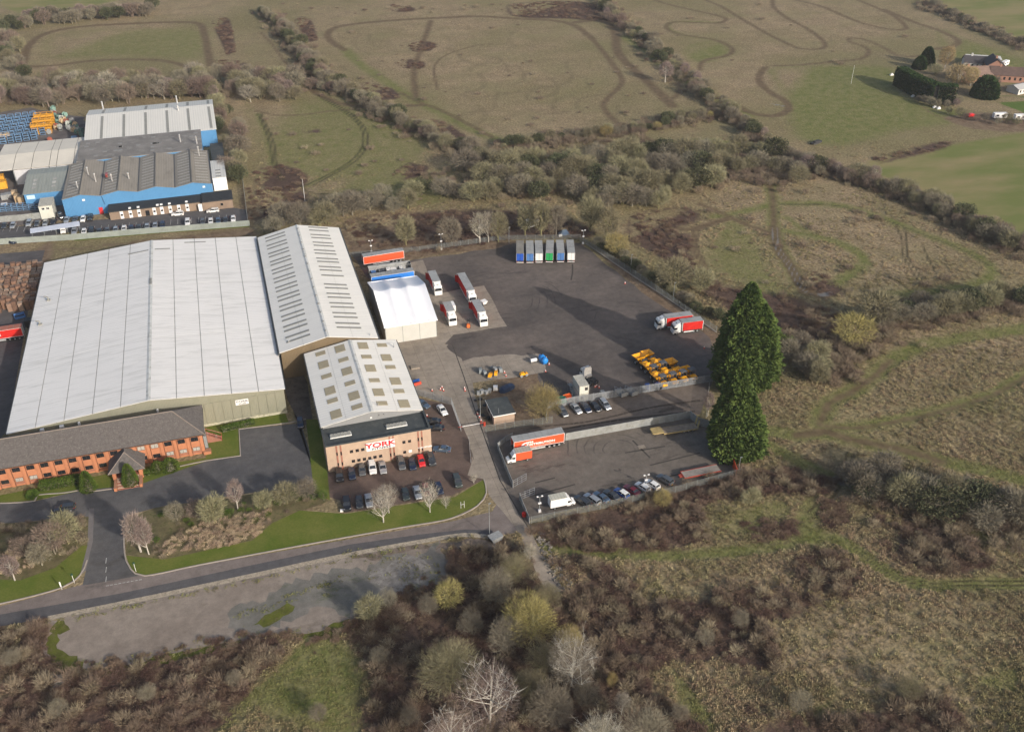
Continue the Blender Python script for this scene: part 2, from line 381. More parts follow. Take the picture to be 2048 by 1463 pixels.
PO = [  # (kind, softness, polygon)
 ('crop', 2.5, [(1735,322),(1850,300),(1960,280),(2080,258),(2080,520),(2000,455),(1900,405),(1810,368),(1745,345)]),
 ('crop', 3, [(1860,-15),(2200,-15),(2200,140),(2048,88),(1960,45),(1900,15)]),
 ('crop', 3, [(0,-10),(290,-10),(180,12),(90,22),(40,28),(0,12)]),
 ('lush', 4.9, [(1545,140),(1620,133),(1700,132),(1790,138),(1800,180),(1850,205),(1950,228),(1900,248),(1800,262),(1680,290),(1600,275),(1580,230),(1575,190)]),
 ('lawn', 1.2, [(1998,192),(2100,200),(2100,250),(2040,222),(1995,205)]),
 ('lush', 4.9, [(1880,60),(1930,80),(2048,120),(2100,150),(2100,185),(2020,170),(1900,110)]),
 ('lush', 4, [(425,1500),(490,1410),(560,1340),(600,1290),(650,1262),(700,1290),(735,1340),(725,1400),(705,1500)]),
 ('lush', 3, [(1310,1350),(1345,1338),(1385,1375),(1425,1430),(1440,1470),(1400,1470),(1350,1400)]),
 ('lush', 5, [(1460,1330),(1500,1350),(1520,1400),(1490,1410),(1450,1370)]),
 ('lush', 6, [(1380,1010),(1500,985),(1600,985),(1620,1030),(1600,1075),(1500,1095),(1420,1080),(1400,1040)]),
 ('lush', 6, [(1640,1070),(1700,1030),(1740,1060),(1780,1110),(1740,1120)]),
 ('lush', 5, [(1850,1290),(2060,1300),(2060,1420),(1960,1400),(1880,1340)]),
 ('lush', 5, [(1540,1360),(1640,1360),(1720,1400),(1640,1470),(1560,1440)]),
 ('lush', 6, [(500,195),(600,200),(700,215),(820,235),(860,300),(800,350),(700,360),(620,360),(560,330),(520,280)]),
 ('lush', 5, [(640,365),(700,350),(820,345),(900,380),(860,415),(760,400),(660,388)]),
 ('lush', 5, [(1350,440),(1450,420),(1520,470),(1560,560),(1600,590),(1540,600),(1450,560),(1400,500)]),
 ('lush', 4.5, [(90,140),(200,150),(150,165),(90,160)]), ('lush', 6, [(110,70),(250,60),(400,60),(400,115),(250,112),(100,115)]),
 ('lush', 4.9, [(1390,90),(1440,85),(1460,110),(1400,125),(1370,110)]),
 ('bram', 2.5, [(505,345),(560,330),(610,345),(612,372),(570,385),(520,372)]), ('bram', 2.5, [(495,375),(600,380),(610,405),(500,440)]),
 ('bram', 1.8, [(425,42),(455,36),(465,60),(470,105),(455,110),(440,80),(430,60)]), ('bram', 2, [(432,120),(490,125),(485,145),(440,140)]),
 ('bram', 2, [(818,88),(845,82),(873,88),(860,102),(828,104)]), ('bram', 1.8, [(790,125),(815,118),(850,125),(845,137),(810,138)]),
 ('bram', 3, [(1024,8),(1150,3),(1230,20),(1235,45),(1140,38),(1030,33)]), ('bram', 2, [(590,35),(620,38),(635,80),(620,85),(600,60)]),
 ('bram', 2, [(725,165),(780,175),(800,195),(760,200),(735,185)]), ('bram', 2, [(860,238),(900,250),(965,298),(930,292),(880,262)]),
 ('bram', 2, [(785,350),(820,325),(860,332),(850,350),(810,360)]), ('bram', 2, [(1200,280),(1290,275),(1295,290),(1240,300)]),
 ('bram', 2, [(605,258),(640,258),(640,266),(608,265)]), ('bram', 2, [(780,10),(820,12),(830,22),(790,24)]),
 ('bram', 4, [(690,445),(830,425),(1020,420),(1170,450),(1180,475),(1030,478),(850,512),(730,520)]),
 ('bram', 4, [(1270,430),(1380,415),(1400,440),(1340,460),(1385,470),(1385,520),(1410,560),(1520,585),(1610,600),(1640,650),(1600,700),(1500,650),(1430,600),(1330,520),(1260,480)]),
 ('bram', 4, [(1600,600),(1700,640),(1720,700),(1650,700),(1600,650)]),
 ('bram', 3, [(1620,540),(1665,560),(1690,590),(1650,590),(1600,570)]),
 ('bram', 4, [(1055,1055),(1130,1035),(1300,990),(1480,945),(1590,938),(1680,962),(1650,990),(1560,985),(1480,990),(1400,1020),(1420,1080),(1300,1100),(1180,1100),(1095,1085)]),
 ('bram', 3, [(1480,1050),(1540,1035),(1600,1045),(1595,1070),(1520,1085)]),
 ('bram', 4, [(1640,1000),(1690,1010),(1700,1045),(1660,1060),(1635,1040)]),
 ('bram', 4, [(1740,1040),(1810,1020),(1900,1050),(1990,1130),(1870,1150),(1790,1120)]),
 ('bram', 4, [(1100,1115),(1180,1118),(1250,1150),(1290,1200),(1400,1200),(1520,1240),(1560,1300),(1540,1340),(1440,1320),(1340,1325),(1290,1345),(1330,1400),(1430,1475),(1180,1475),(1140,1250)]),
 ('bram', 5, [(1580,1110),(1680,1112),(1730,1150),(1690,1190),(1600,1175)]),
 ('bram', 6, [(1420,1190),(1560,1180),(1640,1200),(1560,1240),(1450,1235)]),
 ('bram', 4, [(1500,1400),(1560,1430),(1700,1440),(1820,1380),(1900,1400),(1940,1475),(1480,1475)]),
 ('bram', 4, [(-40,1262),(90,1240),(105,1330),(160,1345),(330,1312),(480,1283),(560,1275),(570,1310),(500,1370),(410,1475),(-40,1475)]),
 ('bram', 5, [(690,1262),(740,1215),(860,1160),(905,1100),(1000,1075),(1080,1130),(1130,1200),(1190,1475),(730,1475),(745,1370),(720,1300)]),
 ('bram', 3, [(85,1080),(300,1090),(560,1000),(660,980),(640,1010),(560,1030),(500,1080),(330,1120),(260,1110)]),
 ('bare', 3, [(690,455),(760,450),(860,470),(860,505),(735,535),(700,500)]),
 ('bare', 2.5, [(1160,488),(1175,483),(1270,545),(1360,610),(1440,670),(1435,760),(1420,740),(1405,680),(1330,628),(1250,560)]),
 ('bare', 2.5, [(1405,845),(1440,860),(1490,930),(1500,945),(1475,945),(1425,890)]),
 ('bare', 2, [(805,525),(1000,497),(1032,492),(1032,482),(1000,484),(805,515)]),
 ('bare', 2, [(930,760),(960,820),(970,855),(1090,840),(1100,815),(1140,800),(1140,770),(1080,745),(1000,745)]),
 ('bare', 3, [(1850,215),(1960,225),(2060,235),(2060,262),(1950,258),(1880,235)]),
 ('bare', 3, [(0,500),(100,480),(90,530),(0,545)]), ('bare', 4, [(-40,490),(500,455),(520,470),(100,500),(-40,520)]),
 ('bram', 3, [(1745,318),(1850,290),(1900,282),(1890,296),(1760,326)]),
]
def seg_dist(X, Y_, L):
    d = np.full(X.shape, 1e9)
    for a, b in zip(L[:-1], L[1:]):
        ab = np.array(b) - np.array(a); l2 = max(1e-9, ab @ ab)
        t = np.clip(((X - a[0]) * ab[0] + (Y_ - a[1]) * ab[1]) / l2, 0, 1)
        d = np.minimum(d, (X - a[0] - t * ab[0]) ** 2 + (Y_ - a[1] - t * ab[1]) ** 2)
    return np.sqrt(d)
def inside(X, Y_, P):
    c = np.zeros(X.shape, bool); n = len(P)
    for i in range(n):
        x1, y1 = P[i]; x2, y2 = P[(i + 1) % n]
        if y1 == y2: continue
        c ^= ((y1 > Y_) != (y2 > Y_)) & (X < (x2 - x1) * (Y_ - y1) / (y2 - y1) + x1)
    return c
def masks(X, Y_):
    out_ = {k: np.zeros(X.shape) for k in ('mud', 'lush', 'rut', 'wet', 'crop', 'lawn', 'bram', 'bare', 'faint')}
    def put_(kind, L, fn, pad):
        A = np.array(L)[:, :2]; m = (X > A[:, 0].min() - pad) & (X < A[:, 0].max() + pad) & (Y_ > A[:, 1].min() - pad) & (Y_ < A[:, 1].max() + pad)
        if m.any(): out_[kind][m] = np.maximum(out_[kind][m], fn(X[m], Y_[m]))
    for kind, wd, soft, pts in TR:
        L = smooth_line(world(pts), 4.0)
        put_(kind, L, lambda x, y: np.clip(.5 + (wd / 2 - seg_dist(x, y, L)) / (2 * soft), 0, 1), wd + 4 * soft)
    for kind, soft, pts in PO:
        L = world(pts)
        if kind != 'crop': L = [tuple(q) for q in smooth_line([L[-1]] + L + [L[0], L[1]], 5)]; L = L
        def f(x, y):
            d = seg_dist(x, y, L + [L[0]]); s_ = np.where(inside(x, y, L), d, -d)
            v_ = np.clip(.5 + s_ / (2 * soft), 0, 1)
            return v_ * .66 if (kind == 'lush' and soft >= 5) else v_
        put_(kind, L, f, 4 * soft)
    return out_
NC, NR = 620, 660
dd = np.exp(np.linspace(math.log(62), math.log(980), NR))
uu = np.linspace(-1, 1, NC)
D_, U_ = np.meshgrid(dd, uu, indexing='ij')
LAT = U_ * (D_ * .60 + 85)
GX = LAT * _r[0] + D_ * _h[0]; GY = LAT * _r[1] + D_ * _h[1]
M_ = masks(GX, GY)
nv = NC * NR
co = np.zeros((nv + 4, 3)); co[:nv, 0] = GX.ravel(); co[:nv, 1] = GY.ravel()
far = [(-6000, -3000), (6000, -3000), (6000, 9000), (-6000, 9000)]
def cf(l, d): return (l * _r[0] + d * _h[0], l * _r[1] + d * _h[1])
for i, (l, d) in enumerate([(-4000, -1500), (4000, -1500), (6500, 8000), (-6500, 8000)]): co[nv + i, :2] = cf(l, d)
idx = np.arange(nv).reshape(NR, NC)
quads = np.stack([idx[:-1, :-1], idx[:-1, 1:], idx[1:, 1:], idx[1:, :-1]], -1).reshape(-1, 4)
c00, c01, c11, c10 = 0, NC - 1, nv - 1, nv - NC
ring = np.array([[nv, nv + 1, c01, c00], [nv + 1, nv + 2, c11, c01], [nv + 2, nv + 3, c10, c11], [nv + 3, nv, c00, c10]])
quads = np.concatenate([quads, ring])
me = bpy.data.meshes.new('ground')
me.vertices.add(nv + 4); me.vertices.foreach_set('co', co.ravel())
me.loops.add(len(quads) * 4); me.loops.foreach_set('vertex_index', quads.ravel())
me.polygons.add(len(quads)); me.polygons.foreach_set('loop_start', np.arange(len(quads)) * 4)
me.update(); me.validate()
for k, v in M_.items():
    a = me.attributes.new(k, 'FLOAT', 'POINT'); a.data.foreach_set('value', np.concatenate([v.ravel(), np.zeros(4)]).astype(np.float32))
def ground_material():
    m, nt, b = newmat('meadow')
    p = pos(nt)
    def at(n): a = nn(nt, 'ShaderNodeAttribute', attribute_name=n); return a.outputs['Fac']
    big = noise(nt, .012, 5, p); med = noise(nt, .09, 5, p); fine = noise(nt, 1.1, 4, p, .65); tiny = noise(nt, 3.5, 3, p)
    tan = mix(nt, ramp(nt, med, .35, .68), (.262, .208, .135), (.365, .288, .190))
    tan = mix(nt, ramp(nt, big, .42, .62), tan, (.23, .20, .108))
    tus = ramp(nt, fine, .36, .66, (.50, .49, .47), (1.14, 1.12, 1.08))
    tan = mix(nt, 1.0, tan, tus, 'MULTIPLY')
    tan = mix(nt, 1.0, tan, ramp(nt, noise(nt, .32, 6, p, .72), .34, .66, (.80, .79, .76), (1.10, 1.09, 1.06)), 'MULTIPLY')
    tan = mix(nt, math_(nt, 'MULTIPLY', ramp(nt, noise(nt, .035, 5, pos(nt, 1, 1.6)), .46, .62), .32), tan, (.20, .185, .09))
    tan = mix(nt, math_(nt, 'MULTIPLY', ramp(nt, noise(nt, .22, 6, p, .7), .60, .72), .55), tan, (.085, .06, .04))
    lush = mix(nt, ramp(nt, noise(nt, .25, 5, p), .35, .65), (.118, .140, .034), (.20, .188, .080))
    lush = mix(nt, 1.0, lush, ramp(nt, fine, .3, .7, (.68, .70, .66), (1.1, 1.1, 1.1)), 'MULTIPLY')
    crop = mix(nt, ramp(nt, noise(nt, .02, 4, pos(nt, 1, 2.5, 1, .3)), .38, .62), (.132, .152, .045), (.225, .190, .092))
    lawn = mix(nt, ramp(nt, med, .3, .7), (.07, .12, .022), (.10, .14, .03))
    mud = mix(nt, ramp(nt, noise(nt, .4, 5, p), .35, .68), (.084, .057, .034), (.145, .104, .064))
    bram = mix(nt, ramp(nt, noise(nt, .35, 6, p, .7), .35, .65), (.060, .040, .031), (.125, .084, .064))
    bram = mix(nt, 1.0, bram, ramp(nt, tiny, .3, .7, (.6, .6, .6), (1.15, 1.1, 1.1)), 'MULTIPLY')
    bare = mix(nt, ramp(nt, noise(nt, .3, 6, p, .7), .38, .62), (.115, .078, .052), (.21, .155, .105))
    jit = math_(nt, 'MULTIPLY', math_(nt, 'SUBTRACT', noise(nt, .35, 6, p, .75), .5), 1.5)
    jf = math_(nt, 'MULTIPLY', math_(nt, 'SUBTRACT', noise(nt, 1.6, 4, p, .7), .5), .9)
    def sel(n, j, wd=.16): return ramp(nt, math_(nt, 'ADD', at(n), j), .5 - wd, .5 + wd)
    c = tan
    c = mix(nt, math_(nt, 'MULTIPLY', sel('lush', jit, .40), .9), c, lush)
    c = mix(nt, sel('crop', math_(nt, 'MULTIPLY', jit, .5), .3), c, crop)
    c = mix(nt, sel('lawn', math_(nt, 'MULTIPLY', jit, .3)), c, lawn)
    c = mix(nt, sel('bram', jit, .22), c, bram)
    c = mix(nt, sel('bare', jit, .2), c, bare)
    c = mix(nt, math_(nt, 'MULTIPLY', sel('mud', jit, .34), .9), c, mud)
    c = mix(nt, math_(nt, 'MULTIPLY', sel('faint', jf, .45), .38), c, (.09, .07, .042))
    c = mix(nt, math_(nt, 'MULTIPLY', sel('rut', jf, .3), .8), c, (.05, .042, .022))
    wet = sel('wet', jf, .2)
    c = mix(nt, math_(nt, 'MULTIPLY', wet, .8), c, (.17, .17, .165))
    lk(nt, c, b.inputs['Base Color'])
    lk(nt, math_(nt, 'MULTIPLY_ADD', wet, -.75, .95), b.inputs['Roughness']); b.inputs['Specular IOR Level'].default_value = .15
    sm = math_(nt, 'SUBTRACT', 1.0, math_(nt, 'MAXIMUM', sel('crop', 0.0), sel('mud', 0.0)), clamp=True)
    bm_ = nn(nt, 'ShaderNodeBump'); lk(nt, math_(nt, 'MULTIPLY_ADD', sm, .75, .12), bm_.inputs['Strength']); bm_.inputs['Distance'].default_value = .45
    lk(nt, fine, bm_.inputs['Height']); lk(nt, bm_.outputs[0], b.inputs['Normal'])
    return m
me.materials.append(ground_material())
ground = ob('ground', me); tag(ground, kind='structure')

# ================================================================ PAVED AREAS
def pavemat(name, col, col2, crack=.0, scale=.06, rough=.85, joints=None, stain=(.03, .028, .026), stamt=.6, arcs=None):
    m, nt, b = newmat(name); p = pos(nt)
    c = mix(nt, ramp(nt, noise(nt, scale, 6, p, .62), .34, .66), col, col2)
    c = mix(nt, math_(nt, 'MULTIPLY', ramp(nt, noise(nt, .11, 7, pos(nt, .5, 1.5, 1, .2), .78), .56, .68), stamt), c, stain)
    c = mix(nt, 1.0, c, ramp(nt, noise(nt, 4, 3, p), .3, .7, (.86, .86, .86), (1.06, 1.06, 1.06)), 'MULTIPLY')
    c = mix(nt, 1.0, c, ramp(nt, noise(nt, .45, 7, p, .75), .36, .62, (.78, .77, .76), (1.08, 1.07, 1.06)), 'MULTIPLY')
    if arcs:
        for ax, ay, r0, r1 in arcs:
            g = nn(nt, 'ShaderNodeNewGeometry'); v = nn(nt, 'ShaderNodeVectorMath', operation='DISTANCE'); lk(nt, g.outputs['Position'], v.inputs[0]); v.inputs[1].default_value = (ax, ay, 0)
            dist = math_(nt, 'ADD', v.outputs['Value'], math_(nt, 'MULTIPLY', noise(nt, .08, 3, p), 3.0))
            rg = math_(nt, 'SINE', math_(nt, 'MULTIPLY', dist, 2.6))
            win = math_(nt, 'MULTIPLY', ramp(nt, dist, .0, 1.0), 1.0)
            band = math_(nt, 'MULTIPLY', math_(nt, 'GREATER_THAN', dist, r0), math_(nt, 'LESS_THAN', dist, r1))
            a = math_(nt, 'MULTIPLY', math_(nt, 'MULTIPLY', ramp(nt, rg, .75, 1.0), band), ramp(nt, noise(nt, .05, 4, pos(nt, 1, 1.4)), .48, .62))
            c = mix(nt, math_(nt, 'MULTIPLY', a, .55), c, (.022, .022, .024))
    if joints:
        t = nn(nt, 'ShaderNodeTexBrick'); mp = pos(nt, 1, 1, 1, joints[2] if len(joints) > 2 else 0); lk(nt, mp, t.inputs['Vector'])
        t.offset = 0; t.inputs['Scale'].default_value = 1; t.inputs['Brick Width'].default_value = joints[0]; t.inputs['Row Height'].default_value = joints[1]
        t.inputs['Mortar Size'].default_value = .05; t.inputs['Mortar Smooth'].default_value = .1
        t.inputs['Color1'].default_value = (1, 1, 1, 1); t.inputs['Color2'].default_value = (.9, .9, .9, 1); t.inputs['Mortar'].default_value = (.62, .60, .57, 1)
        c = mix(nt, 1.0, c, t.outputs[0], 'MULTIPLY')
    if crack:
        vo = nn(nt, 'ShaderNodeTexVoronoi', feature='DISTANCE_TO_EDGE'); lk(nt, p, vo.inputs['Vector']); vo.inputs['Scale'].default_value = .12
        dist = math_(nt, 'ADD', vo.outputs['Distance'], math_(nt, 'MULTIPLY', noise(nt, .8, 5, p), .05))
        a = math_(nt, 'MULTIPLY', math_(nt, 'LESS_THAN', dist, .034), crack)
        c = mix(nt, a, c, (.035, .032, .026))
    lk(nt, c, b.inputs['Base Color']); b.inputs['Roughness'].default_value = rough; b.inputs['Specular IOR Level'].default_value = .2
    bump(nt, b, noise(nt, 6, 3, p), .3, .02)
    return m
cA = G(1262, 640); cB = G(1010, 600); cC = G(1240, 900)
YARD = pavemat('yard tarmac', (.075, .067, .064), (.165, .138, .122), stain=(.045, .042, .043), stamt=.75, scale=.04, arcs=[(cA[0], cA[1], 3, 15), (cB[0], cB[1], 8, 22)])
CONC = pavemat('old concrete', (.33, .285, .235), (.265, .23, .19), joints=(6, 6), stain=(.11, .095, .08), stamt=.6)
LOWER = pavemat('worn tarmac', (.120, .104, .090), (.175, .153, .132), stain=(.032, .026, .022), stamt=.8, arcs=[(cC[0], cC[1], 4, 16)])
ROAD = pavemat('road tarmac', (.17, .142, .13), (.21, .18, .165), stain=(.08, .073, .07), stamt=.6)
ROAD2 = pavemat('dark road tarmac', (.085, .083, .088), (.105, .102, .105), stain=(.05, .05, .052), stamt=.4)
DRIVE = pavemat('drive tarmac', (.085, .085, .09), (.125, .12, .118), stain=(.05, .045, .035), stamt=.45)
BLOCK = pavemat('brown block paving', (.115, .082, .068), (.145, .105, .088), stain=(.055, .042, .036), stamt=.55, scale=.12)
SLAB = pavemat('broken concrete slab', (.215, .18, .152), (.285, .245, .208), stain=(.115, .092, .068), stamt=.75, scale=.05)
SLABG = pavemat('grey green slab', (.135, .135, .12), (.205, .19, .17), stain=(.075, .09, .035), stamt=.9, scale=.12)
LAWN = newmat('mown lawn')
def lawn_mat():
    m, nt, b = LAWN; p = pos(nt)
    c = mix(nt, ramp(nt, noise(nt, .12, 7, p, .7), .34, .66), (.080, .118, .016), (.145, .152, .038))
    c = mix(nt, 1.0, c, ramp(nt, noise(nt, 2.2, 4, p), .3, .7, (.8, .82, .8), (1.1, 1.08, 1.1)), 'MULTIPLY')
    lk(nt, c, b.inputs['Base Color']); b.inputs['Roughness'].default_value = .95; b.inputs['Specular IOR Level'].default_value = .1
    bump(nt, b, noise(nt, 3.0, 3, p), .4, .06); return m
LAWN = lawn_mat()
MOSS = mat('moss', (.085, .095, .012), .95, .35, .5, dirt=(.12, .10, .05))
KERB = mat('kerb concrete', (.33, .29, .25), .9, .15, .5)
WHITEL = mat('road paint', (.42, .42, .40), .7, .2, 2, dirt=(.15, .14, .13))

sheet('yard_surface', [(700,506),(735,503),(808,522),(1000,495),(1028,486),(1160,486),(1250,558),(1312,604),(1352,628),(1420,676),(1432,705),(1420,762),(1145,806),(1100,812),(1075,745),(985,712),(925,722),(893,690),(850,600),(740,560)], .004, YARD, rag=0.5, step=2)
sheet('concrete_apron', [(735,530),(845,518),(868,575),(875,585),(968,571),(1013,651),(905,671),(888,688),(925,745),(945,790),(880,800),(850,780),(838,700),(880,690),(860,600),(770,690),(740,600)], .008, CONC) if False else None
sheet('concrete_apron', [(808,528),(846,520),(870,588),(920,578),(968,571),(1014,652),(907,669),(889,688),(1085,708),(1092,744),(1000,758),(945,765),(952,800),(972,860),(985,915),(1040,1035),(1055,1052),(1128,1180),(1095,1190),(1035,1060),(978,990),(938,890),(925,850),(890,800),(835,788),(790,690),(770,600),(740,545),(735,530)], .008, CONC, rag=0.25, step=3)
sheet('lane_verge', [(915,845),(972,862),(997,890),(1030,975),(1062,1052),(1040,1040),(985,990),(940,905)], .0055, LOWER)
sheet('apron_edge', [(828,786),(905,800),(925,845),(945,880),(1000,985),(970,960),(935,952),(943,900),(905,812)], .0052, CONC)
sheet('tarmac_patch', [(893,692),(925,722),(985,712),(1075,706),(1000,690),(900,686)], .012, YARD, rag=1.0, step=1.5)
sheet('yard_slab', [(1002,718),(1068,707),(1092,743),(1020,756)], .016, CONC)
sheet('lower_yard', [(995,890),(1030,872),(1135,874),(1395,832),(1425,875),(1478,940),(1445,950),(1050,1040),(1030,1000)], .012, LOWER, rag=0.3, step=2)
sheet('track_strip', [(972,862),(1095,845),(1100,815),(1145,808),(1425,762),(1400,828),(1135,872),(985,892)], .006, pavemat('strip tarmac', (.15, .122, .10), (.20, .165, .138), stain=(.055, .045, .036), stamt=.9))
sheet('car_park', [(630,985),(654,945),(864,908),(862,860),(835,795),(905,810),(938,880),(945,920),(935,950),(968,958),(905,990),(690,1025),(680,1000)], .010, BLOCK)
sheet('estate_road', [(-60,1212),(0,1212),(165,1168),(280,1150),(600,1095),(800,1060),(900,1043),(985,1022),(1002,992),(1060,1060),(985,1072),(930,1067),(860,1075),(700,1105),(510,1147),(95,1235),(0,1252),(-60,1262)], .006, ROAD)
sheet('resurfaced_lane', [(-60,1238),(0,1228),(240,1186),(510,1128),(700,1088),(840,1068),(930,1058),(985,1060),(985,1072),(930,1067),(860,1075),(700,1105),(510,1147),(95,1235),(0,1252),(-60,1262)], .010, ROAD2)
sheet('office_drive', [(-60,1000),(0,1006),(70,1002),(170,978),(275,968),(300,950),(410,920),(480,912),(478,858),(600,846),(612,830),(600,760),(575,735),(560,740),(600,840),(620,905),(632,960),(600,975),(500,985),(310,1015),(255,1030),(250,1060),(248,1110),(262,1140),(280,1150),(165,1170),(172,1140),(185,1080),(188,1035),(160,1030),(60,1042),(0,1050),(-60,1060)], .008, DRIVE)
sheet('factory_road', [(-60,462),(0,455),(130,445),(215,438),(466,415),(494,420),(497,440),(470,450),(150,462),(60,480),(-60,500)], .006, ROAD2)
sheet('factory_yard', [(-80,240),(60,215),(170,235),(170,400),(130,440),(-80,462)], .004, mat('factory yard', (.13, .115, .11), .9, .25, .08, dirt=(.06, .05, .05)), rag=1, step=3)
sheet('left_yard', [(-160,520),(90,500),(60,600),(15,860),(-20,900),(-160,920)], .006, pavemat('left yard', (.075, .07, .073), (.12, .112, .112), stain=(.045, .04, .04)))
sheet('warehouse_path', [(560,735),(600,735),(615,765),(628,860),(640,945),(630,945),(612,850),(600,845),(575,800)], .012, mat('path slabs', (.105, .09, .08), .9, .3, .3, dirt=(.04, .035, .03)))
def lawn(pts): return sheet('lawn', pts, .014, LAWN)
lawn([(612,838),(640,838),(655,945),(660,1000),(628,985)])
lawn([(410,855),(480,835),(570,825),(578,845),(478,858),(481,910),(412,922)])
lawn([(-60,985),(0,990),(150,960),(275,935),(412,915),(412,922),(280,968),(165,980),(70,1000),(0,1005),(-60,1000)])
lawn([(505,1080),(545,1045),(600,1020),(690,1027),(910,993),(968,958),(972,985),(955,1010),(900,1036),(800,1054),(600,1090),(400,1128),(290,1150),(262,1140),(252,1110),(330,1118)])
lawn([(-60,1155),(40,1160),(110,1135),(165,1090),(178,1090),(160,1150),(120,1175),(0,1206),(-60,1214)])
lawn([(145,477),(300,460),(497,441),(499,454),(300,468),(150,482)])
sheet('planting_bed', [(310,1015),(500,988),(628,985),(660,1000),(600,1020),(545,1045),(505,1080),(330,1118),(252,1108),(255,1035)], .012, mat('bed litter', (.13, .11, .055), .95, .35, .35, dirt=(.06, .07, .02)), rag=0.4, step=2)
sheet('planting_bed', [(-60,1048),(60,1044),(180,1032),(178,1090),(165,1090),(110,1135),(40,1160),(-60,1155)], .012, _mats['bed litter'])
sheet('footway', [(178,1016),(188,1016),(186,1080),(172,1140),(160,1150),(175,1090)], .018, mat('footway tarmac', (.17, .155, .15), .9, .15, .5))
sheet('concrete_slab', [(95,1238),(510,1150),(700,1108),(880,1080),(895,1130),(850,1170),(780,1210),(700,1245),(640,1275),(560,1265),(300,1320),(130,1345),(90,1310)], .008, SLAB, rag=0.9, step=1.5)
sheet('mossy_slab', [(480,1205),(620,1160),(760,1120),(880,1085),(905,1165),(850,1175),(780,1200),(700,1235),(620,1215),(560,1255),(500,1270),(460,1240)], .012, SLABG, rag=2.2, step=1.2)
sheet('moss_patch', [(90,1290),(118,1250),(125,1300),(165,1335),(105,1345)], .014, MOSS, rag=1.0, step=1)
sheet('moss_patch', [(230,1335),(330,1305),(400,1298),(480,1278),(490,1285),(390,1315),(280,1335),(200,1352)], .014, MOSS, rag=1.0, step=1)
sheet('moss_patch', [(560,1262),(640,1262),(700,1236),(690,1250),(650,1275),(600,1282)], .015, MOSS, rag=.8, step=1)
sheet('moss_patch', [(505,1250),(560,1215),(575,1205),(590,1212),(540,1250)], .015, MOSS, rag=.8, step=1)
sheet('moss_patch', [(98,1262),(116,1240),(140,1258),(120,1268)], .015, MOSS, rag=.8, step=1)
sheet('gravel_patch', [(740,1140),(800,1115),(860,1120),(860,1160),(800,1190),(760,1180)], .016, mat('grey hardcore', (.21, .195, .18), .95, .35, .7, dirt=(.10, .085, .06)), rag=1.6, step=1)
sheet('gravel_patch', [(700,1108),(930,1078),(985,1080),(1000,1100),(900,1092),(740,1120)], .010, mat('brown hardcore', (.17, .135, .11), .95, .35, .5, dirt=(.09, .065, .05)), rag=1.2, step=1)
sheet('small_slab', [(95,1345),(140,1335),(142,1370),(100,1380)], .014, mat('small slab', (.21, .2, .17), .9, .2, .5, dirt=(.1, .09, .06)), rag=0.15, step=1)
ribbon('gravel_edge', smooth_line(world([(95,1236),(300,1194),(510,1149),(700,1108),(860,1079),(930,1069),(985,1074)]), 2), 1.3, .02, mat('pale rubble', (.36, .31, .24), .95, .35, 1.2, dirt=(.16, .13, .09)))
ribbon('kerb', smooth_line(world([(262,1138),(290,1151),(400,1129),(600,1091),(800,1055),(900,1037),(955,1011),(973,985),(968,958)]), 2), .3, 0, KERB, .13)
ribbon('kerb', smooth_line(world([(-60,1214),(0,1207),(120,1176),(160,1150),(174,1120)]), 2), .3, 0, KERB, .13)
ribbon('kerb', smooth_line(world([(250,1035),(248,1085),(252,1120),(262,1138)]), 2), .3, 0, KERB, .13)
ribbon('kerb', world([(412,921),(481,911),(478,858),(580,845),(612,838)]), .3, 0, KERB, .13)
ribbon('kerb', smooth_line(world([(-60,1001),(0,1006),(70,1001),(75,990),(130,985),(170,978),(175,983),(275,968),(275,950),(300,945),(412,921)]), 1), .3, 0, KERB, .13)
for t in np.linspace(0, 1, 9):
    a = G(212 + 66 * t, 1171 - 12 * t); ribbon('road_marking', [a, (a[0] + .6, a[1] - .02)], .18, .022, WHITEL)
for y in (1115, 1133, 1152):
    ribbon('road_marking', [G(213, y), G(211.5, y + 11)], .14, .022, WHITEL)
for k in range(34):
    x = 5 + k * 14
    if x < 130 or (x > 150 and x < 474):
        a = G(x, 478 - .085 * (x - 5) if x > 150 else 463); ribbon('bay_line', [a, (a[0] + .2, a[1] + 4.8)], .12, .012, WHITEL)
ribbon('kerb', smooth_line(world([(1172,487),(1261,548),(1346,604),(1432,664)]), 3), .5, 0, KERB, .12)
ribbon('concrete_joint', world([(905,690),(925,745),(950,820),(1000,960),(1055,1052)]), .25, .022, mat('joint tar', (.05, .045, .04), .9))
ribbon('yard_stain', smooth_line(world([(1145,528),(1145,545),(1142,560)]), 1), .5, .009, _mats['joint tar'])
# red/black asphalt seams on the track strip and lower yard
for L in ([(1090,852),(1180,842),(1300,815),(1400,800)], [(1000,882),(1100,862),(1250,838),(1390,822)]):
    ribbon('tarmac_seam', smooth_line(world(L), 2), .7, .011, mat('seam dirt', (.06, .045, .035), .95, .4, .6, dirt=(.15, .12, .1)))
for L in ([(1265,880),(1280,895),(1300,915)], [(1250,905),(1330,892)], [(1300,930),(1400,905)], [(1330,955),(1420,930)], [(1070,965),(1110,955)], [(1070,990),(1150,968)]):
    ribbon('tarmac_seam', smooth_line(world(L), 2), .45, .016, _mats['joint tar'])
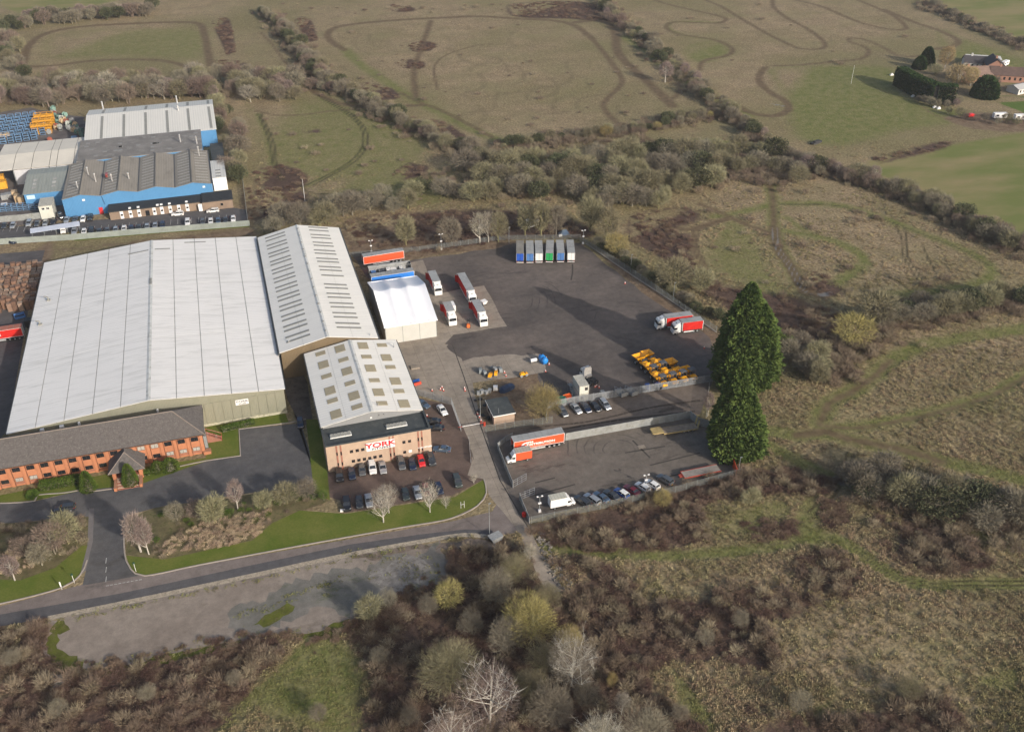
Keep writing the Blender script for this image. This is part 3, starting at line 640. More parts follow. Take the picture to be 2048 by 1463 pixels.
# ================================================================ BUILDINGS
ROOFW = sheetmat('white roof sheet', (.73, .715, .69), 1.0, 'y', grime=(.36, .36, .33), gamt=.62, streak=(.02, .55))
ROOFW2 = sheetmat('white roof sheet far', (.74, .72, .67), 1.0, 'y', grime=(.4, .4, .36), gamt=.3, streak=(.02, .4))
ROOFY = sheetmat('york roof sheet', (.73, .71, .66), 1.0, 'y', grime=(.4, .4, .36), gamt=.3, streak=(.02, .4))
WALLG = sheetmat('olive grey cladding', (.24, .235, .18), .35, 'x', grime=(.17, .17, .12), gamt=.5)
WALLB = sheetmat('brown cladding', (.16, .12, .075), .4, 'x', grime=(.1, .08, .05), gamt=.5)
WALLGR = sheetmat('grey cladding', (.24, .245, .25), .35, 'x', grime=(.17, .17, .17), gamt=.3)
PLINTH = mat('pale plinth', (.42, .40, .30), .9, .15, .6, dirt=(.2, .19, .12))
GUTTER = mat('dark gutter', (.075, .078, .08), .6, .2, 1)
SEAM = mat('roof seam', (.38, .38, .365), .8, .3, .4)
RIDGE = mat('ridge flashing', (.50, .51, .50), .5, .12, .3, dirt=(.3, .3, .28))
RLIGHT = mat('rooflight grey', (.235, .235, .215), .5, .12, .8)
RLIGHTY = mat('rooflight tan', (.33, .285, .19), .45, .1, 1.2)
FLAT = mat('dark roof felt', (.052, .060, .062), .8, .2, .25, dirt=(.085, .09, .088))
GLASS = paint('window glass', (.018, .02, .024), .08, .8, .0)
GLASSL = mat('blind behind glass', (.36, .34, .31), .3, .25, 1.5)
FRAME = mat('brown window frame', (.045, .03, .025), .5, .1, 2)
WFRAME = mat('white window frame', (.7, .7, .68), .5, .08, 2)
BUFF = brickmat('buff brick', (.46, .335, .255), (.405, .295, .225), (.34, .29, .24))
REDB = brickmat('red brick band', (.30, .12, .08), (.26, .10, .07), (.3, .2, .16))
ORANGE = brickmat('orange brick', (.46, .185, .095), (.395, .155, .08), (.36, .19, .12))
TILE = mat('grey roof tile', (.10, .09, .086), .9, .2, 1.3, dirt=(.15, .14, .13), bumpd=.03, bscale=4)
REDSIGN = paint('sign red', (.62, .02, .03), .5, .3, 0)
DARKSIGN = paint('sign dark', (.03, .035, .05), .5, .3, 0)
WHITE = mat('white board', (.74, .73, .72), .5, .05, .5)
STEEL = mat('galvanised steel', (.33, .35, .36), .45, .15, 2, metal=.4)
STEELD = mat('grey steel mesh', (.22, .24, .245), .6, .15, 2)
CHROME = mat('flue steel', (.62, .62, .62), .3, .1, 2, metal=.6)

def window(parent, x, z, w, h, y, frame=FRAME, glass=GLASS, name='window', bars=1, sill=None):
    """window in a wall facing -y at plane y"""
    mb = MB(); t = .07
    mb.box(x - w / 2, x + w / 2, y - .05, y - .002, z + h / 2 - t, z + h / 2).box(x - w / 2, x + w / 2, y - .05, y - .002, z - h / 2, z - h / 2 + t)
    mb.box(x - w / 2, x - w / 2 + t, y - .05, y - .002, z - h / 2 + t, z + h / 2 - t).box(x + w / 2 - t, x + w / 2, y - .05, y - .002, z - h / 2 + t, z + h / 2 - t)
    for k in range(bars):
        xx = x - w / 2 + w * (k + 1) / (bars + 1); mb.box(xx - .03, xx + .03, y - .045, y - .003, z - h / 2 + t, z + h / 2 - t)
    f = mb.build(name, frame, parent)
    g = MB().box(x - w / 2 + t, x + w / 2 - t, y - .025, y - .001, z - h / 2 + t, z + h / 2 - t).build('pane', glass, f)
    return f

def gable(t, x0, x1, y0, y1, he, hr, rx, roofmat, wallmat, strips_l=5, strips_r=5, plinth=None, over=.35, lengths=1, gap=.14, heR=None, sheets_name='roof_panel', backwall=None):
    """ridge along y. parts: walls, roof panels, seams under the gaps, ridge"""
    heR = he if heR is None else heR
    for y, nm in ((y0, 'gable_wall'), (y1, 'gable_wall')):
        s = .25 if y == y0 else -.25
        mb = MB().add([(x0, y, 0), (x1, y, 0), (x1, y, heR), (rx, y, hr), (x0, y, he), (x0, y + s, 0), (x1, y + s, 0), (x1, y + s, heR), (rx, y + s, hr), (x0, y + s, he)],
                     [(0, 1, 2, 3, 4), (9, 8, 7, 6, 5)] + [(i, i + 5, (i + 1) % 5 + 5, (i + 1) % 5) for i in range(5)])
        o = mb.build(nm, wallmat, t); fixn(o.data)
    MB().box(x0, x0 + .25, y0 + .25, y1 - .25, 0, he - .05).build('side_wall', wallmat, t)
    MB().box(x1 - .25, x1, y0 + .25, y1 - .25, 0, heR - .05).build('side_wall', wallmat, t)
    z = .14
    # dark layer below the sheets shows in the seams
    mb = MB()
    mb.slab([(x0 - over, y0 - .1, he + .02), (rx, y0 - .1, hr + .02), (rx, y1 + .1, hr + .02), (x0 - over, y1 + .1, he + .02)], .08)
    mb.slab([(rx, y0 - .1, hr + .02), (x1 + over, y0 - .1, heR + .02), (x1 + over, y1 + .1, heR + .02), (rx, y1 + .1, hr + .02)], .08)
    mb.build('seam_lining', SEAM, t)
    for (xa, za, xb, zb, n) in ((x0 - over, he, rx, hr, strips_l), (rx, hr, x1 + over, heR, strips_r)):
        for k in range(n):
            for j in range(lengths):
                a, b = k / n, (k + 1) / n; ya, yb = y0 - .12 + (y1 - y0 + .24) * j / lengths, y0 - .12 + (y1 - y0 + .24) * (j + 1) / lengths - (.04 if j < lengths - 1 else 0)
                xa_ = xa + (xb - xa) * a + (gap / 2 if k else 0); xb_ = xa + (xb - xa) * b - (gap / 2 if k < n - 1 else 0)
                fz = lambda x: za + (zb - za) * (x - xa) / (xb - xa) + z
                MB().slab([(xa_, ya, fz(xa_)), (xb_, ya, fz(xb_)), (xb_, yb, fz(xb_)), (xa_, yb, fz(xa_))], .1).build(sheets_name, roofmat, t)
    MB().xprism([(0, 0)], 0, 1) if False else None
    mb = MB(); s1 = (hr - he) / (rx - x0)
    mb.add([(rx - .55, y0 - .15, hr + z + .02 - .55 * s1), (rx, y0 - .15, hr + z + .10), (rx + .55, y0 - .15, hr + z + .02 - .55 * s1),
            (rx - .55, y1 + .15, hr + z + .02 - .55 * s1), (rx, y1 + .15, hr + z + .10), (rx + .55, y1 + .15, hr + z + .02 - .55 * s1)], [(0, 1, 4, 3), (1, 2, 5, 4), (0, 2, 1), (3, 4, 5)])
    mb.build('ridge_cap', RIDGE, t)
    for xx, h in ((x0 - over - .12, he), (x1 + over + .12, heR)):
        MB().box(xx - .14, xx + .14, y0, y1, h - .12, h + .08).build('gutter', GUTTER, t)
def on_roof(x, x0, he, rx, hr, x1, heR=None):
    heR = he if heR is None else heR
    return (he + (hr - he) * (x - x0) / (rx - x0)) if x < rx else (hr + (heR - hr) * (x - rx) / (x1 - rx))
def patch_on_roof(t, name, m, xa, xb, ya, yb, zf, up=.17, th=.05):
    MB().slab([(xa, ya, zf(xa) + up), (xb, ya, zf(xb) + up), (xb, yb, zf(xb) + up), (xa, yb, zf(xa) + up)], th).build(name, m, t)

# ---- big white warehouse
t = root('warehouse', (0, 0, 0), 0, 'huge warehouse with a plain white ridged roof and olive grey walls, largest building', 'warehouse')
gable(t, -63.0, 3.3, 215.6, 310.8, 7.4, 10.6, -29.7, ROOFW, WALLG, 5, 5, gap=.2, lengths=3)
zf = lambda x: on_roof(x, -63.35, 7.4, -29.7, 10.6, 3.65) + .05
MB().box(-22, 3.36, 215.3, 215.56, 0, .75).build('plinth', PLINTH, t)
for k in range(9):
    MB().box(-17.0 + k * 2.24, -17.0 + k * 2.24 + 2.16, 215.46, 215.58, .78, 6.9 if k > 5 else 6.9).build('wall_panel', WALLG, t)
for (xa, xb, y) in ((-37.0, -30.6, 303.5), (-28.6, -24.0, 303.6), (-19.5, -12.8, 307.8)):
    patch_on_roof(t, 'vent_strip', RLIGHT, xa, xb, y, y + .6, zf)
sg = MB().box(-9.2, -5.9, 215.28, 215.45, 5.0, 6.5).build('sign_board', WHITE, t)
tx = ob('lettering', text_mesh('YORK', .95, DARKSIGN, .02, xs=1.25, bold=.012), sg); tx.location = (-7.55, 215.26, 5.95); tx.rotation_euler = (R(90), 0, 0)
tx = ob('lettering', text_mesh('FITNESS', .42, DARKSIGN, .02, xs=1.3, bold=.005), sg); tx.location = (-7.55, 215.26, 5.28); tx.rotation_euler = (R(90), 0, 0)
for (x, y) in ((-59.5, 283), (-60.5, 268.5)):
    mb = MB().at(x, y, zf(x)).box(-.5, .5, -.4, .4, .1, .5).tube((0, 0, .4), (0, 0, 1.3), .18, n=8).tube((0, 0, 1.3), (-1.1, .3, 1.5), .15, n=6)
    mb.build('roof_vent', RLIGHT, t)
MB().box(-30.05, -29.35, 279, 283, 10.86, 10.95).build('ridge_patch', RLIGHT, t)

# ---- second warehouse with rows of narrow rooflights
t = root('warehouse', (0, 0, 0), 0, 'long white warehouse with rows of narrow grey rooflight strips, beside the white tent', 'warehouse')
gable(t, 4.3, 30.9, 232.0, 307.5, 8.4, 11.3, 17.3, ROOFW2, WALLB, 2, 2, gap=.05, lengths=3)
zf2 = lambda x: on_roof(x, 3.95, 8.4, 17.3, 11.3, 31.25) + .05
for k in range(12):
    yb = 235.6 + 6.05 * k
    for dy in (0, 2.45):
        patch_on_roof(t, 'rooflight', RLIGHT, 6.3, 13.0, yb + dy, yb + dy + .85, zf2)
        if k != 5 or dy: patch_on_roof(t, 'rooflight', RLIGHT, 20.6 + (0 if k < 9 else .4), 27.4, yb + dy + 1.3, yb + dy + 2.15, zf2)
for k in range(14):
    MB().at(17.3, 235 + 5.3 * k, 11.5).box(-.18, .18, -.18, .18, 0, .3).build('ridge_bracket', RLIGHT, t)
for x in (3.75, 31.5): MB().box(x - .3, x + .3, 232, 307.5, 7.6, 8.2).build('box_gutter', GUTTER, t)
for (x, y) in ((29.3, 233.2), (7.0, 236.0)): MB().at(x, y, zf2(x)).tube((0, 0, 0), (0, 0, .8), .15, n=8).build('roof_vent', CHROME, t)

# ---- york fitness building
t = root('brick_and_sheet_unit', (0, 0, 0), 0, 'white roofed unit, tan square rooflights, buff brick front with red YORK sign', 'warehouse')
gable(t, 10.7, 35.6, 195.6, 230.6, 7.7, 9.9, 23.1, ROOFY, WALLGR, 2, 2, gap=.05, lengths=2)
n_l = np.array([-(9.9 - 7.7), 0, 23.1 - 10.7]); n_r = np.array([9.9 - 7.7, 0, 35.6 - 23.1])
zfy = lambda x: on_roof(x, 10.35, 7.7, 23.1, 9.9, 35.95) + .05
for (px, py, big) in ((641,707,0),(680,697,1),(687,719,0),(647,729,1),(653,752,0),(694,742,1),(700,766,0),(660,781,1),(708,791,1),(665,801,0),(714,813,0),(672,828,1),
                      (726,691,1),(764,690,0),(733,713,0),(773,715,1),(741,736,1),(781,734,0),(749,760,0),(791,762,1),(757,784,1),(798,782,0),(764,806,0),(808,807,1)):
    nrm = n_l if px < 720 else n_r
    q = hit(px, py, (23.1, 0, 10.07), nrm); h2 = 1.75 if big else .95
    patch_on_roof(t, 'rooflight', RLIGHTY, q[0] - 1.35, q[0] + 1.35, q[1] - h2, q[1] + h2, zfy)
x0, x1, y0, y1 = 10.4, 36.1, 187.6, 195.55
MB().box(x0, x1, y0, y0 + .35, 0, 7.55).build('brick_wall', BUFF, t)
MB().box(x0, x0 + .3, y0 + .35, y1, 0, 7.55).build('brick_wall', BUFF, t); MB().box(x1 - .3, x1, y0 + .35, y1, 0, 7.55).build('brick_wall', BUFF, t)
MB().box(x0 + .3, x1 - .3, y0 + .35, y1 - .02, 6.9, 7.25).build('flat_roof', FLAT, t)
MB().box(x0 - .08, x1 + .08, y0 - .1, y0 + .42, 7.55, 7.75).box(x0 - .08, x0 + .4, y0 + .42, y1, 7.55, 7.75).box(x1 - .4, x1 + .08, y0 + .42, y1, 7.55, 7.75).build('parapet_coping', FLAT, t)
for xc in (14.6, 28.4):
    f = MB().box(xc - 2.6, xc + 2.6, 190.9, 192.2, 7.25, 7.5).build('rooflight', WFRAME, t)
    for k in range(6): MB().slab([(xc - 2.5 + k * .84, 190.95, 7.55), (xc - 2.5 + k * .84 + .74, 190.95, 7.55), (xc - 2.5 + k * .84 + .74, 192.1, 7.85), (xc - 2.5 + k * .84, 192.1, 7.85)], .04).build('pane', RLIGHT, f)
for xs in ((2.5, 3.5), (15.4, 16.3), (22.5, 23.4)):
    for dxx in xs:
        X = x0 + dxx; MB().box(X - .2, X + .2, y0 - .06, y0 - .002, .1, 7.4).build('red_brick_strip', REDB, t)
        window(t, X, 1.8, .32, 1.0, y0 - .06, FRAME, GLASS, bars=0)
        if dxx < 15 or dxx > 17: window(t, X, 5.0, .32, 1.0, y0 - .06, FRAME, GLASS, bars=0)
for dxx in (6.0, 7.4, 8.75): window(t, x0 + dxx, 4.95, .8, .85, y0)
for dxx in (6.2, 7.55, 8.9, 10.2, 11.5, 12.9): window(t, x0 + dxx, 1.95, .8, .85, y0)
for dxx in (18.9, 20.3): window(t, x0 + dxx, 4.9, .75, .8, y0)
window(t, x0 + 18.9, 1.8, .75, .8, y0); window(t, x0 + 20.3, 1.8, .8, .75, y0, WFRAME, WHITE)
sg = MB().box(20.0, 27.0, y0 - .2, y0 - .07, 4.2, 6.6).build('sign_board', WHITE, t)
tx = ob('lettering', text_mesh('YORK', 1.9, REDSIGN, .03, xs=1.42, bold=.06), sg); tx.location = (23.5, y0 - .22, 5.65); tx.rotation_euler = (R(90), 0, 0)
tx = ob('lettering', text_mesh('FITNESS', .78, DARKSIGN, .03, xs=1.55, bold=.02, space=1.1), sg); tx.location = (23.65, y0 - .22, 4.62); tx.rotation_euler = (R(90), 0, 0)
tx = ob('lettering', text_mesh('YORK FITNESS', .55, WHITE, .03, bold=.02), t); tx.location = (x0 + 24.0, y0 - .06, 2.25); tx.rotation_euler = (R(90), 0, 0); tx['label'] = 'small white lettering low on the brick front'
MB().at(17.6 + 5.2, 195.5, 8.2).box(-.25, .25, -.1, 0, -.2, .2).build('wall_light', WHITE, t)
for xq in (24.8, 26): MB().at(xq, 195.5, 8.6).box(-.12, .12, -.1, 0, -.1, .1).build('wall_vent', GUTTER, t)
MB().tube((25.1, 197.6, 9.9), (25.1, 197.6, 11.0), .06).build('aerial', STEEL, t)
MB().tube((34.6, 226.5, 8), (34.6, 226.5, 9.3), .12).tube((34.2, 226.5, 9.3), (35, 226.5, 9.3), .12).build('roof_vent', STEEL, t)

# ---- orange brick office
t = root('brick_office', (0, 0, 0), 0, 'long two storey orange brick office with a grey tiled hip roof and porch', 'office building')
X0, X1, Y0, Y1, HE = -100.0, -18.0, 204.0, 214.6, 6.2
MB().box(X0, X1, Y0, Y1, 0, HE).build('brick_wall', ORANGE, t)
rz, ry = 10.3, 209.6; ov = .7
a, b, c, d = (X0, Y0 - ov, HE), (X1 + ov, Y0 - ov, HE), (X1 + ov, 215.0, 7.1), (X0, 215.0, 7.1)
r0, r1 = (X0, ry, rz), (X1 - 6.2, ry, rz)
mb = MB().add([a, b, r1, r0, c, d], [(0, 1, 2, 3)]).build('roof_slope', TILE, t)
MB().add([b, c, r1], [(0, 1, 2)]).build('hip_slope', TILE, t)
MB().add([c, d, r0, r1], [(0, 1, 2, 3)]).build('roof_slope', TILE, t)
MB().box(X0, X1 + ov - .01, Y0 - ov, Y0 - ov + .12, HE - .25, HE - .01).box(X1 + ov - .12, X1 + ov - .01, Y0 - ov + .12, 214.9, HE - .25, HE - .01).box(X0, X1 + ov - .2, Y0 - ov + .12, 214.9, HE - .25, HE - .2).build('fascia', FRAME, t)
HIPC = mat('hip tiles', (.23, .19, .16), .9, .15, 1)
MB().tube(b, r1, .14, n=6).build('hip_ridge', HIPC, t); MB().tube(r0, r1, .13, n=6).build('ridge_tiles', HIPC, t)
bay = 3.13
for k in range(26):
    xc = -19.9 - bay * k
    if xc < X0 + 2: break
    blind_lo = k in (0, 1, 2, 12, 13, 16) ; blind_up = k in (3, 4)  # bays with pale blind panes, ground floor then upper floor
    if not (-40.5 < xc < -33.5): window(t, xc, 1.75, 1.75, 1.15, Y0, FRAME, GLASSL if blind_lo else GLASS)
    window(t, xc, 4.75, 1.75, 1.25, Y0, FRAME, GLASSL if blind_up else GLASS)
    MB().box(xc + bay / 2 - .38, xc + bay / 2 + .38, Y0 - .22, Y0 - .003, 0, HE - .26).build('brick_pier', ORANGE, t)
    MB().tube((xc + bay / 2 + .5, Y0 - .06, 0), (xc + bay / 2 + .5, Y0 - .06, HE - .3), .05, n=6).build('downpipe', FRAME, t)
    MB().box(xc - 1.05, xc + 1.05, Y0 - .06, Y0 - .004, .55, .95).build('brick_apron', REDB, t)
# porch with steps
px_, py_ = -36.0, 198.6
MB().box(-39.4, -38.6, py_, Y0 - .25, 0, 3.0).build('porch_pier', ORANGE, t); MB().box(-33.4, -32.6, py_, Y0 - .25, 0, 3.0).build('porch_pier', ORANGE, t)
pr = MB(); A_ = [(-40.2, py_ - .7, 3.0), (-31.8, py_ - .7, 3.0), (-31.8, Y0, 3.0), (-40.2, Y0, 3.0)]; ap = (-36.0, py_ + 3.0, 6.2); ap2 = (-36, Y0, 6.2)
pr.add(A_ + [ap, ap2], [(0, 1, 4), (1, 2, 5, 4), (3, 0, 4, 5), (3, 2, 1, 0)]).build('porch_roof', TILE, t)
MB().tube(A_[0], ap, .1).tube(A_[1], ap, .1).build('hip_ridge', HIPC, t)
for k in range(9):
    MB().box(-38.5, -33.5, py_ - 3.4 + k * .42, py_ - 3.4 + (k + 1) * .42 if k < 8 else Y0 - .3, .02, .14 * (k + 1)).build('step', BUFF if k % 2 else REDB, t)
MB().box(-39.2, -38.55, py_ - 3.6, py_ - .02, 0, .9).box(-33.45, -32.8, py_ - 3.6, py_ - .02, 0, .9).build('step_wall', ORANGE, t)
for (x, y, w_) in ((-50.5, 214.3, 1.0), (-55, 214.2, .9), (-46.5, 214.4, .5), (-28, 214.5, .4)): MB().at(x, y, 7.4).box(-w_ / 2, w_ / 2, -.3, .3, 0, .8).build('roof_vent', WHITE, t)
# outside stair at the right end
for k in range(7): MB().box(-17.3 + k * .5, -17.3 + (k + 1) * .5, 208, 209.5, 0, 2.4 - k * .32).build('stair_step', REDB, t)
for y in (207.95, 209.55): MB().tube((-17.3, y, 3.4), (-13.8, y, 1.3), .05).tube((-13.8, y, 1.3), (-13.8, y, 0), .05).tube((-17.3, y, 3.4), (-17.3, y, 2.4), .05).build('stair_rail', paint('rail red', (.35, .05, .03), .5), t)
MB().box(-17.9, -17.2, 205.2, 206.4, 0, 4.2).tube((-17.3, 206.6, 0), (-17.3, 206.6, 5.8), .06).build('pipe_cage', STEELD, t)
tag(MB().box(-18.4, -16.6, 203.2, 204.6, 0, .9).build('garden_wall', ORANGE), 'short orange brick wall at the right end of the office', 'wall')

# ---- white tent building
PVC = mat('white pvc', (.80, .81, .84), .45, .03, .3); PVCW = mat('tent wall panel', (.47, .47, .445), .6, .05, .3)
t = root('storage_tent', (0, 0, 0), 0, 'white pvc roofed storage tent with cream panel walls by the lorries', 'tent')
xa, xb, ya, yb, he = 34.8, 50.0, 241.6, 269.5, 6.0
XM = (xa + xb) / 2
secs = []
nb = 15
def tent_z(u): return he + .15 + 2.1 * (1 - abs(2 * u - 1) ** 1.15)
for j in range(nb + 1):
    y = ya - .4 + (yb - ya + .8) * j / nb; frac = j / nb * 5; sag = .22 * math.sin(math.pi * (frac % 1)) if j % 3 else 0
    secs.append([(xa - .35 + (xb - xa + .7) * u, y, tent_z(u) - sag * (1 - .5 * abs(2 * u - 1))) for u in np.linspace(0, 1, 13)])
# ridge runs along x in the photo: three swags across; build bays across x
secs = []
for j in range(19):
    u = j / 18; x = xa - .35 + (xb - xa + .7) * u; ph = (u * 3) % 1; sag = .62 * math.sin(math.pi * ph)
    row = []
    for v in (0, .08, .16, .24, .32, .40, .48, .555, .565, .65, .75, .85, .93, 1):
        y = ya - .4 + (yb - ya + .8) * v; zz = he + .12 + 3.7 * (v / .56 if v < .56 else (1 - v) / .44)
        row.append((x, y, zz - sag * (.35 + .65 * math.sin(math.pi * v))))
    secs.append(row)
mb = MB(); mb.loft(secs, cap=False, closed=False); o = mb.build('tent_roof', PVC, t, smooth=True); fixn(o.data)
MB().box(xa - .4, xb + .4, ya - .46, ya - .4, he - .25, he + .12).build('roof_valance', PVC, t); MB().box(xa - .4, xb + .4, yb + .4, yb + .46, he - .25, he + .12).build('roof_valance', PVC, t)
wd = (xb - xa) / 3
for k in range(3):
    MB().box(xa + wd * k + .06, xa + wd * (k + 1) - .06, ya, ya + .1, 0, he).build('wall_panel', PVCW, t)
for k in range(4): MB().box(xa + wd * k - .06, xa + wd * k + .06, ya - .04, ya + .12, 0, he).build('tent_post', STEELD, t)
for X in (xa, xb):
    mb = MB(); prof = [(ya, 0), (yb, 0)] + [(ya - .0 + (yb - ya) * v, he + 3.5 * (v / .56 if v < .56 else (1 - v) / .44)) for v in (1, .56, 0)]
    mb.xprism(prof, X - .06, X + .06); o = mb.build('end_wall', PVCW, t); fixn(o.data)
MB().box(xa + .1, xb - .1, yb - .1, yb, 0, he).build('back_wall', PVCW, t)

# ---- gatehouse hut
t = root('gatehouse', (0, 0, 0), 0, 'small buff brick gatehouse with a dark flat roof by the barrier', 'hut')
MB().box(54.1, 59.7, 194.2, 201.6, 0, 2.75).build('brick_wall', BUFF, t)
MB().box(53.9, 59.9, 194.0, 201.8, 2.75, 2.95).build('flat_roof', FLAT, t)
MB().box(53.85, 59.95, 193.95, 194.0, 2.68, 2.97).box(53.85, 53.9, 194.0, 201.8, 2.68, 2.97).build('fascia', WFRAME, t)
MB().at(54.1, 196.3).box(-.05, -.003, -.45, .45, .05, 2.1).build('door', FRAME, t)
MB().at(54.1, 199).box(-.05, -.003, -.9, .9, 1, 2.1).build('window', GLASS, t)
MB().tube((55.6, 195, 2.9), (55.6, 195, 4.6), .04).build('aerial', STEEL, t)

# ---- stacked cabins
t0 = None
CAB = sheetmat('cabin panel', (.56, .56, .50), .5, 'x', grime=(.3, .28, .22), gamt=.4); CABR = mat('cabin roof', (.42, .41, .36), .7, .12, .6, dirt=(.25, .23, .18))
for z, lab in ((0, 'cream site cabin at ground level, under another cabin'), (2.62, 'cream site cabin stacked on top of another cabin')):
    t = root('site_cabin', (78.75, 197.3, z), 0, lab, 'cabin', 'stacked site cabins')
    MB().box(.04, 2.66, .04, 5.4, .08, 2.4).build('cabin_body', CAB, t)
    MB().box(0, 2.7, 0, 5.44, 2.4, 2.58).build('cabin_roof', CABR, t)
    MB().box(0, 2.7, 0, 5.44, -.0, .08).box(0, .12, 0, .12, .08, 2.4).box(2.58, 2.7, 0, .12, .08, 2.4).build('corner_frame', CABR, t)
    window(t, 1.95 if z else .9, 1.5, .85, .95, .04, FRAME, GLASS, bars=1)
MB_ = MB()
t = root('cabin_stair', (77.4, 199.2, 0), 0, 'steel stair and landing against the left side of the stacked cabins', 'stair')
for k in range(10): MB().at(.6, 3 - k * .0 + 0, 0).box(-.5, .5, -3.6 + k * .33, -3.6 + k * .33 + .28, .26 * (k + 1) - .04, .26 * (k + 1)).build('tread', STEELD, t)
MB().box(.1, 1.2, 2.7, 4.0, 2.5, 2.6).build('landing', STEELD, t)
for x in (.1, 1.15): MB().tube((x, -.6, 1.2), (x, 2.7, 3.7), .03).tube((x, -.6, 0), (x, -.6, 1.2), .03).tube((x, 2.7, 0), (x, 2.7, 3.7), .03).tube((x, 4, 0), (x, 4, 3.7), .03).tube((x, 2.7, 3.7), (x, 4, 3.7), .03).build('handrail', STEEL, t)

# ---- blue factory group, top left (rotated a little against the estate grid)
BLUE = sheetmat('blue cladding', (.085, .235, .44), .5, 'x', grime=(.06, .17, .32), gamt=.4); BLUED = mat('blue flashing', (.05, .13, .25), .6, .1, 1)
CEM = sheetmat('weathered cement sheet', (.25, .23, .20), .9, 'x', grime=(.12, .11, .095), gamt=.6, streak=(.03, .5), rough=.85)
CEMD = mat('grey felt roof', (.19, .18, .17), .85, .22, .12, dirt=(.25, .24, .225))
GSH = sheetmat('grey green sheet', (.27, .285, .255), 1.2, 'x', grime=(.14, .145, .12), gamt=.6)
WSH = sheetmat('pale sheet', (.60, .59, .55), 1.0, 'x', grime=(.42, .42, .4), gamt=.25)
fx0, fx1, fy0, fy1, fh = -62.3, -9.0, 364.0, 388.0, 7.2
t = root('blue_factory', (0, 0, 0), 0, 'blue walled factory with four weathered grey roof ridges behind the brick annexe', 'factory')
nbay = 4; bw_ = (fx1 - fx0) / nbay; Y3 = 400.0
prof = [(fx0, 0), (fx1, 0)]
for k in range(nbay, -1, -1):
    prof.append((fx0 + k * bw_, fh))
    if k: prof.append((fx0 + (k - .5) * bw_, fh + 1.25))
mb = MB(); n = len(prof)
mb.add([(p[0], fy0, p[1]) for p in prof] + [(p[0], fy0 + .3, p[1]) for p in prof], [tuple(range(n)), tuple(range(2 * n - 1, n - 1, -1))] + [(i, n + i, n + (i + 1) % n, (i + 1) % n) for i in range(n)])
o = mb.build('front_wall', BLUE, t); fixn(o.data)
MB().box(fx0, fx0 + .3, fy0 + .3, Y3, 0, fh - .05).build('side_wall', BLUE, t); MB().box(fx1 - .3, fx1, fy0 + .3, Y3, 0, fh - .05).build('side_wall', BLUE, t)
RL2 = mat('old rooflight', (.33, .32, .29), .6, .15, 1)
for k in range(nbay):
    xa, xb = fx0 + k * bw_, fx0 + (k + 1) * bw_; xm = (xa + xb) / 2
    for (p, zp, q, zq, sgn) in ((xa, fh, xm, fh + 1.25, 1), (xm, fh + 1.25, xb, fh, -1)):
        MB().slab([(p, fy0 - .4, zp + .12), (q, fy0 - .4, zq + .12), (q, Y3, zq + .12), (p, Y3, zp + .12)], .1).build('roof_slope', CEM, t)
        if sgn > 0 or k == 3:
            for j in range(11):
                y = fy0 + 2.2 + j * 3.0; f_ = lambda x: zp + (zq - zp) * (x - p) / (q - p)
                MB().slab([(p + 1.2, y, f_(p + 1.2) + .16), (q - .9, y, f_(q - .9) + .16), (q - .9, y + .75, f_(q - .9) + .16), (p + 1.2, y + .75, f_(p + 1.2) + .16)], .04).build('rooflight', RL2, t)
    MB().box(xb - .2, xb + .2, fy0 - .35, Y3, fh + .13, fh + .2).build('valley_gutter', GUTTER, t)
    MB().tube((xm, fy0 - .4, fh + 1.85), (xm, Y3, fh + 1.85), .14, n=6).build('ridge_cap', CEM, t)
door = MB().box(-50.6, -49.2, fy0 - .08, fy0 - .003, 0, 2.6).build('door', paint('door red', (.6, .03, .04), .5), t); door['label'] = 'bright red door'
for x in (-55, -12): MB().at(x, fy0, 6.2).box(-.45, .45, -.1, -.003, -.35, .35).build('wall_light', WHITE, t)
MB().tube((-48, fy0 - .15, 3.6), (-48.6, fy0 - .15, 7.0), .13).build('downpipe', BLUED, t)
for (x, y, h) in ((-51, 377, 3.2), (-45, 375, 3.0), (-57, 371, 3.0), (-39, 376, 2.4), (-54, 384, 3.4), (-12.5, 393, 4)):
    MB().at(x, y, fh + .4).tube((0, 0, 0), (0, 0, h), .22, n=8).tube((0, 0, h), (0, 0, h + .35), .36, .3, n=8).build('flue', CHROME, t)
MB().box(-47.6, -46.8, 379.5, 382, fh + .9, fh + 2).build('roof_plant', paint('plant red', (.3, .06, .05), .5), t)
# flat grey roof behind
t = root('factory_hall', (0, 0, 0), 0, 'flat grey roofed hall between the white roofed shed and the ridged factory', 'factory')
MB().box(-59.2, -11.2, 400.2, 424.5, 0, 7.9).build('hall_wall', BLUE, t)
mb = MB().box(-59.5, -11.0, 400.1, 424.8, 7.9, 8.15).build('flat_roof', CEMD, t)
for k in range(26): x = rnd2.uniform(-58, -13); y = rnd2.choice([404, 408, 412, 416, 420]); MB().box(x, x + 1.7, y, y + 1.4, 8.15, 8.22).build('roof_hatch', mat('hatch grey', (.22, .22, .215), .7, .1, 1), t)
for (x, y) in ((-19.5, 411), (-13.0, 407)): MB().at(x, y, 8.1).tube((0, 0, 0), (0, 0, 3.4), .3, n=8).build('flue', CHROME, t)
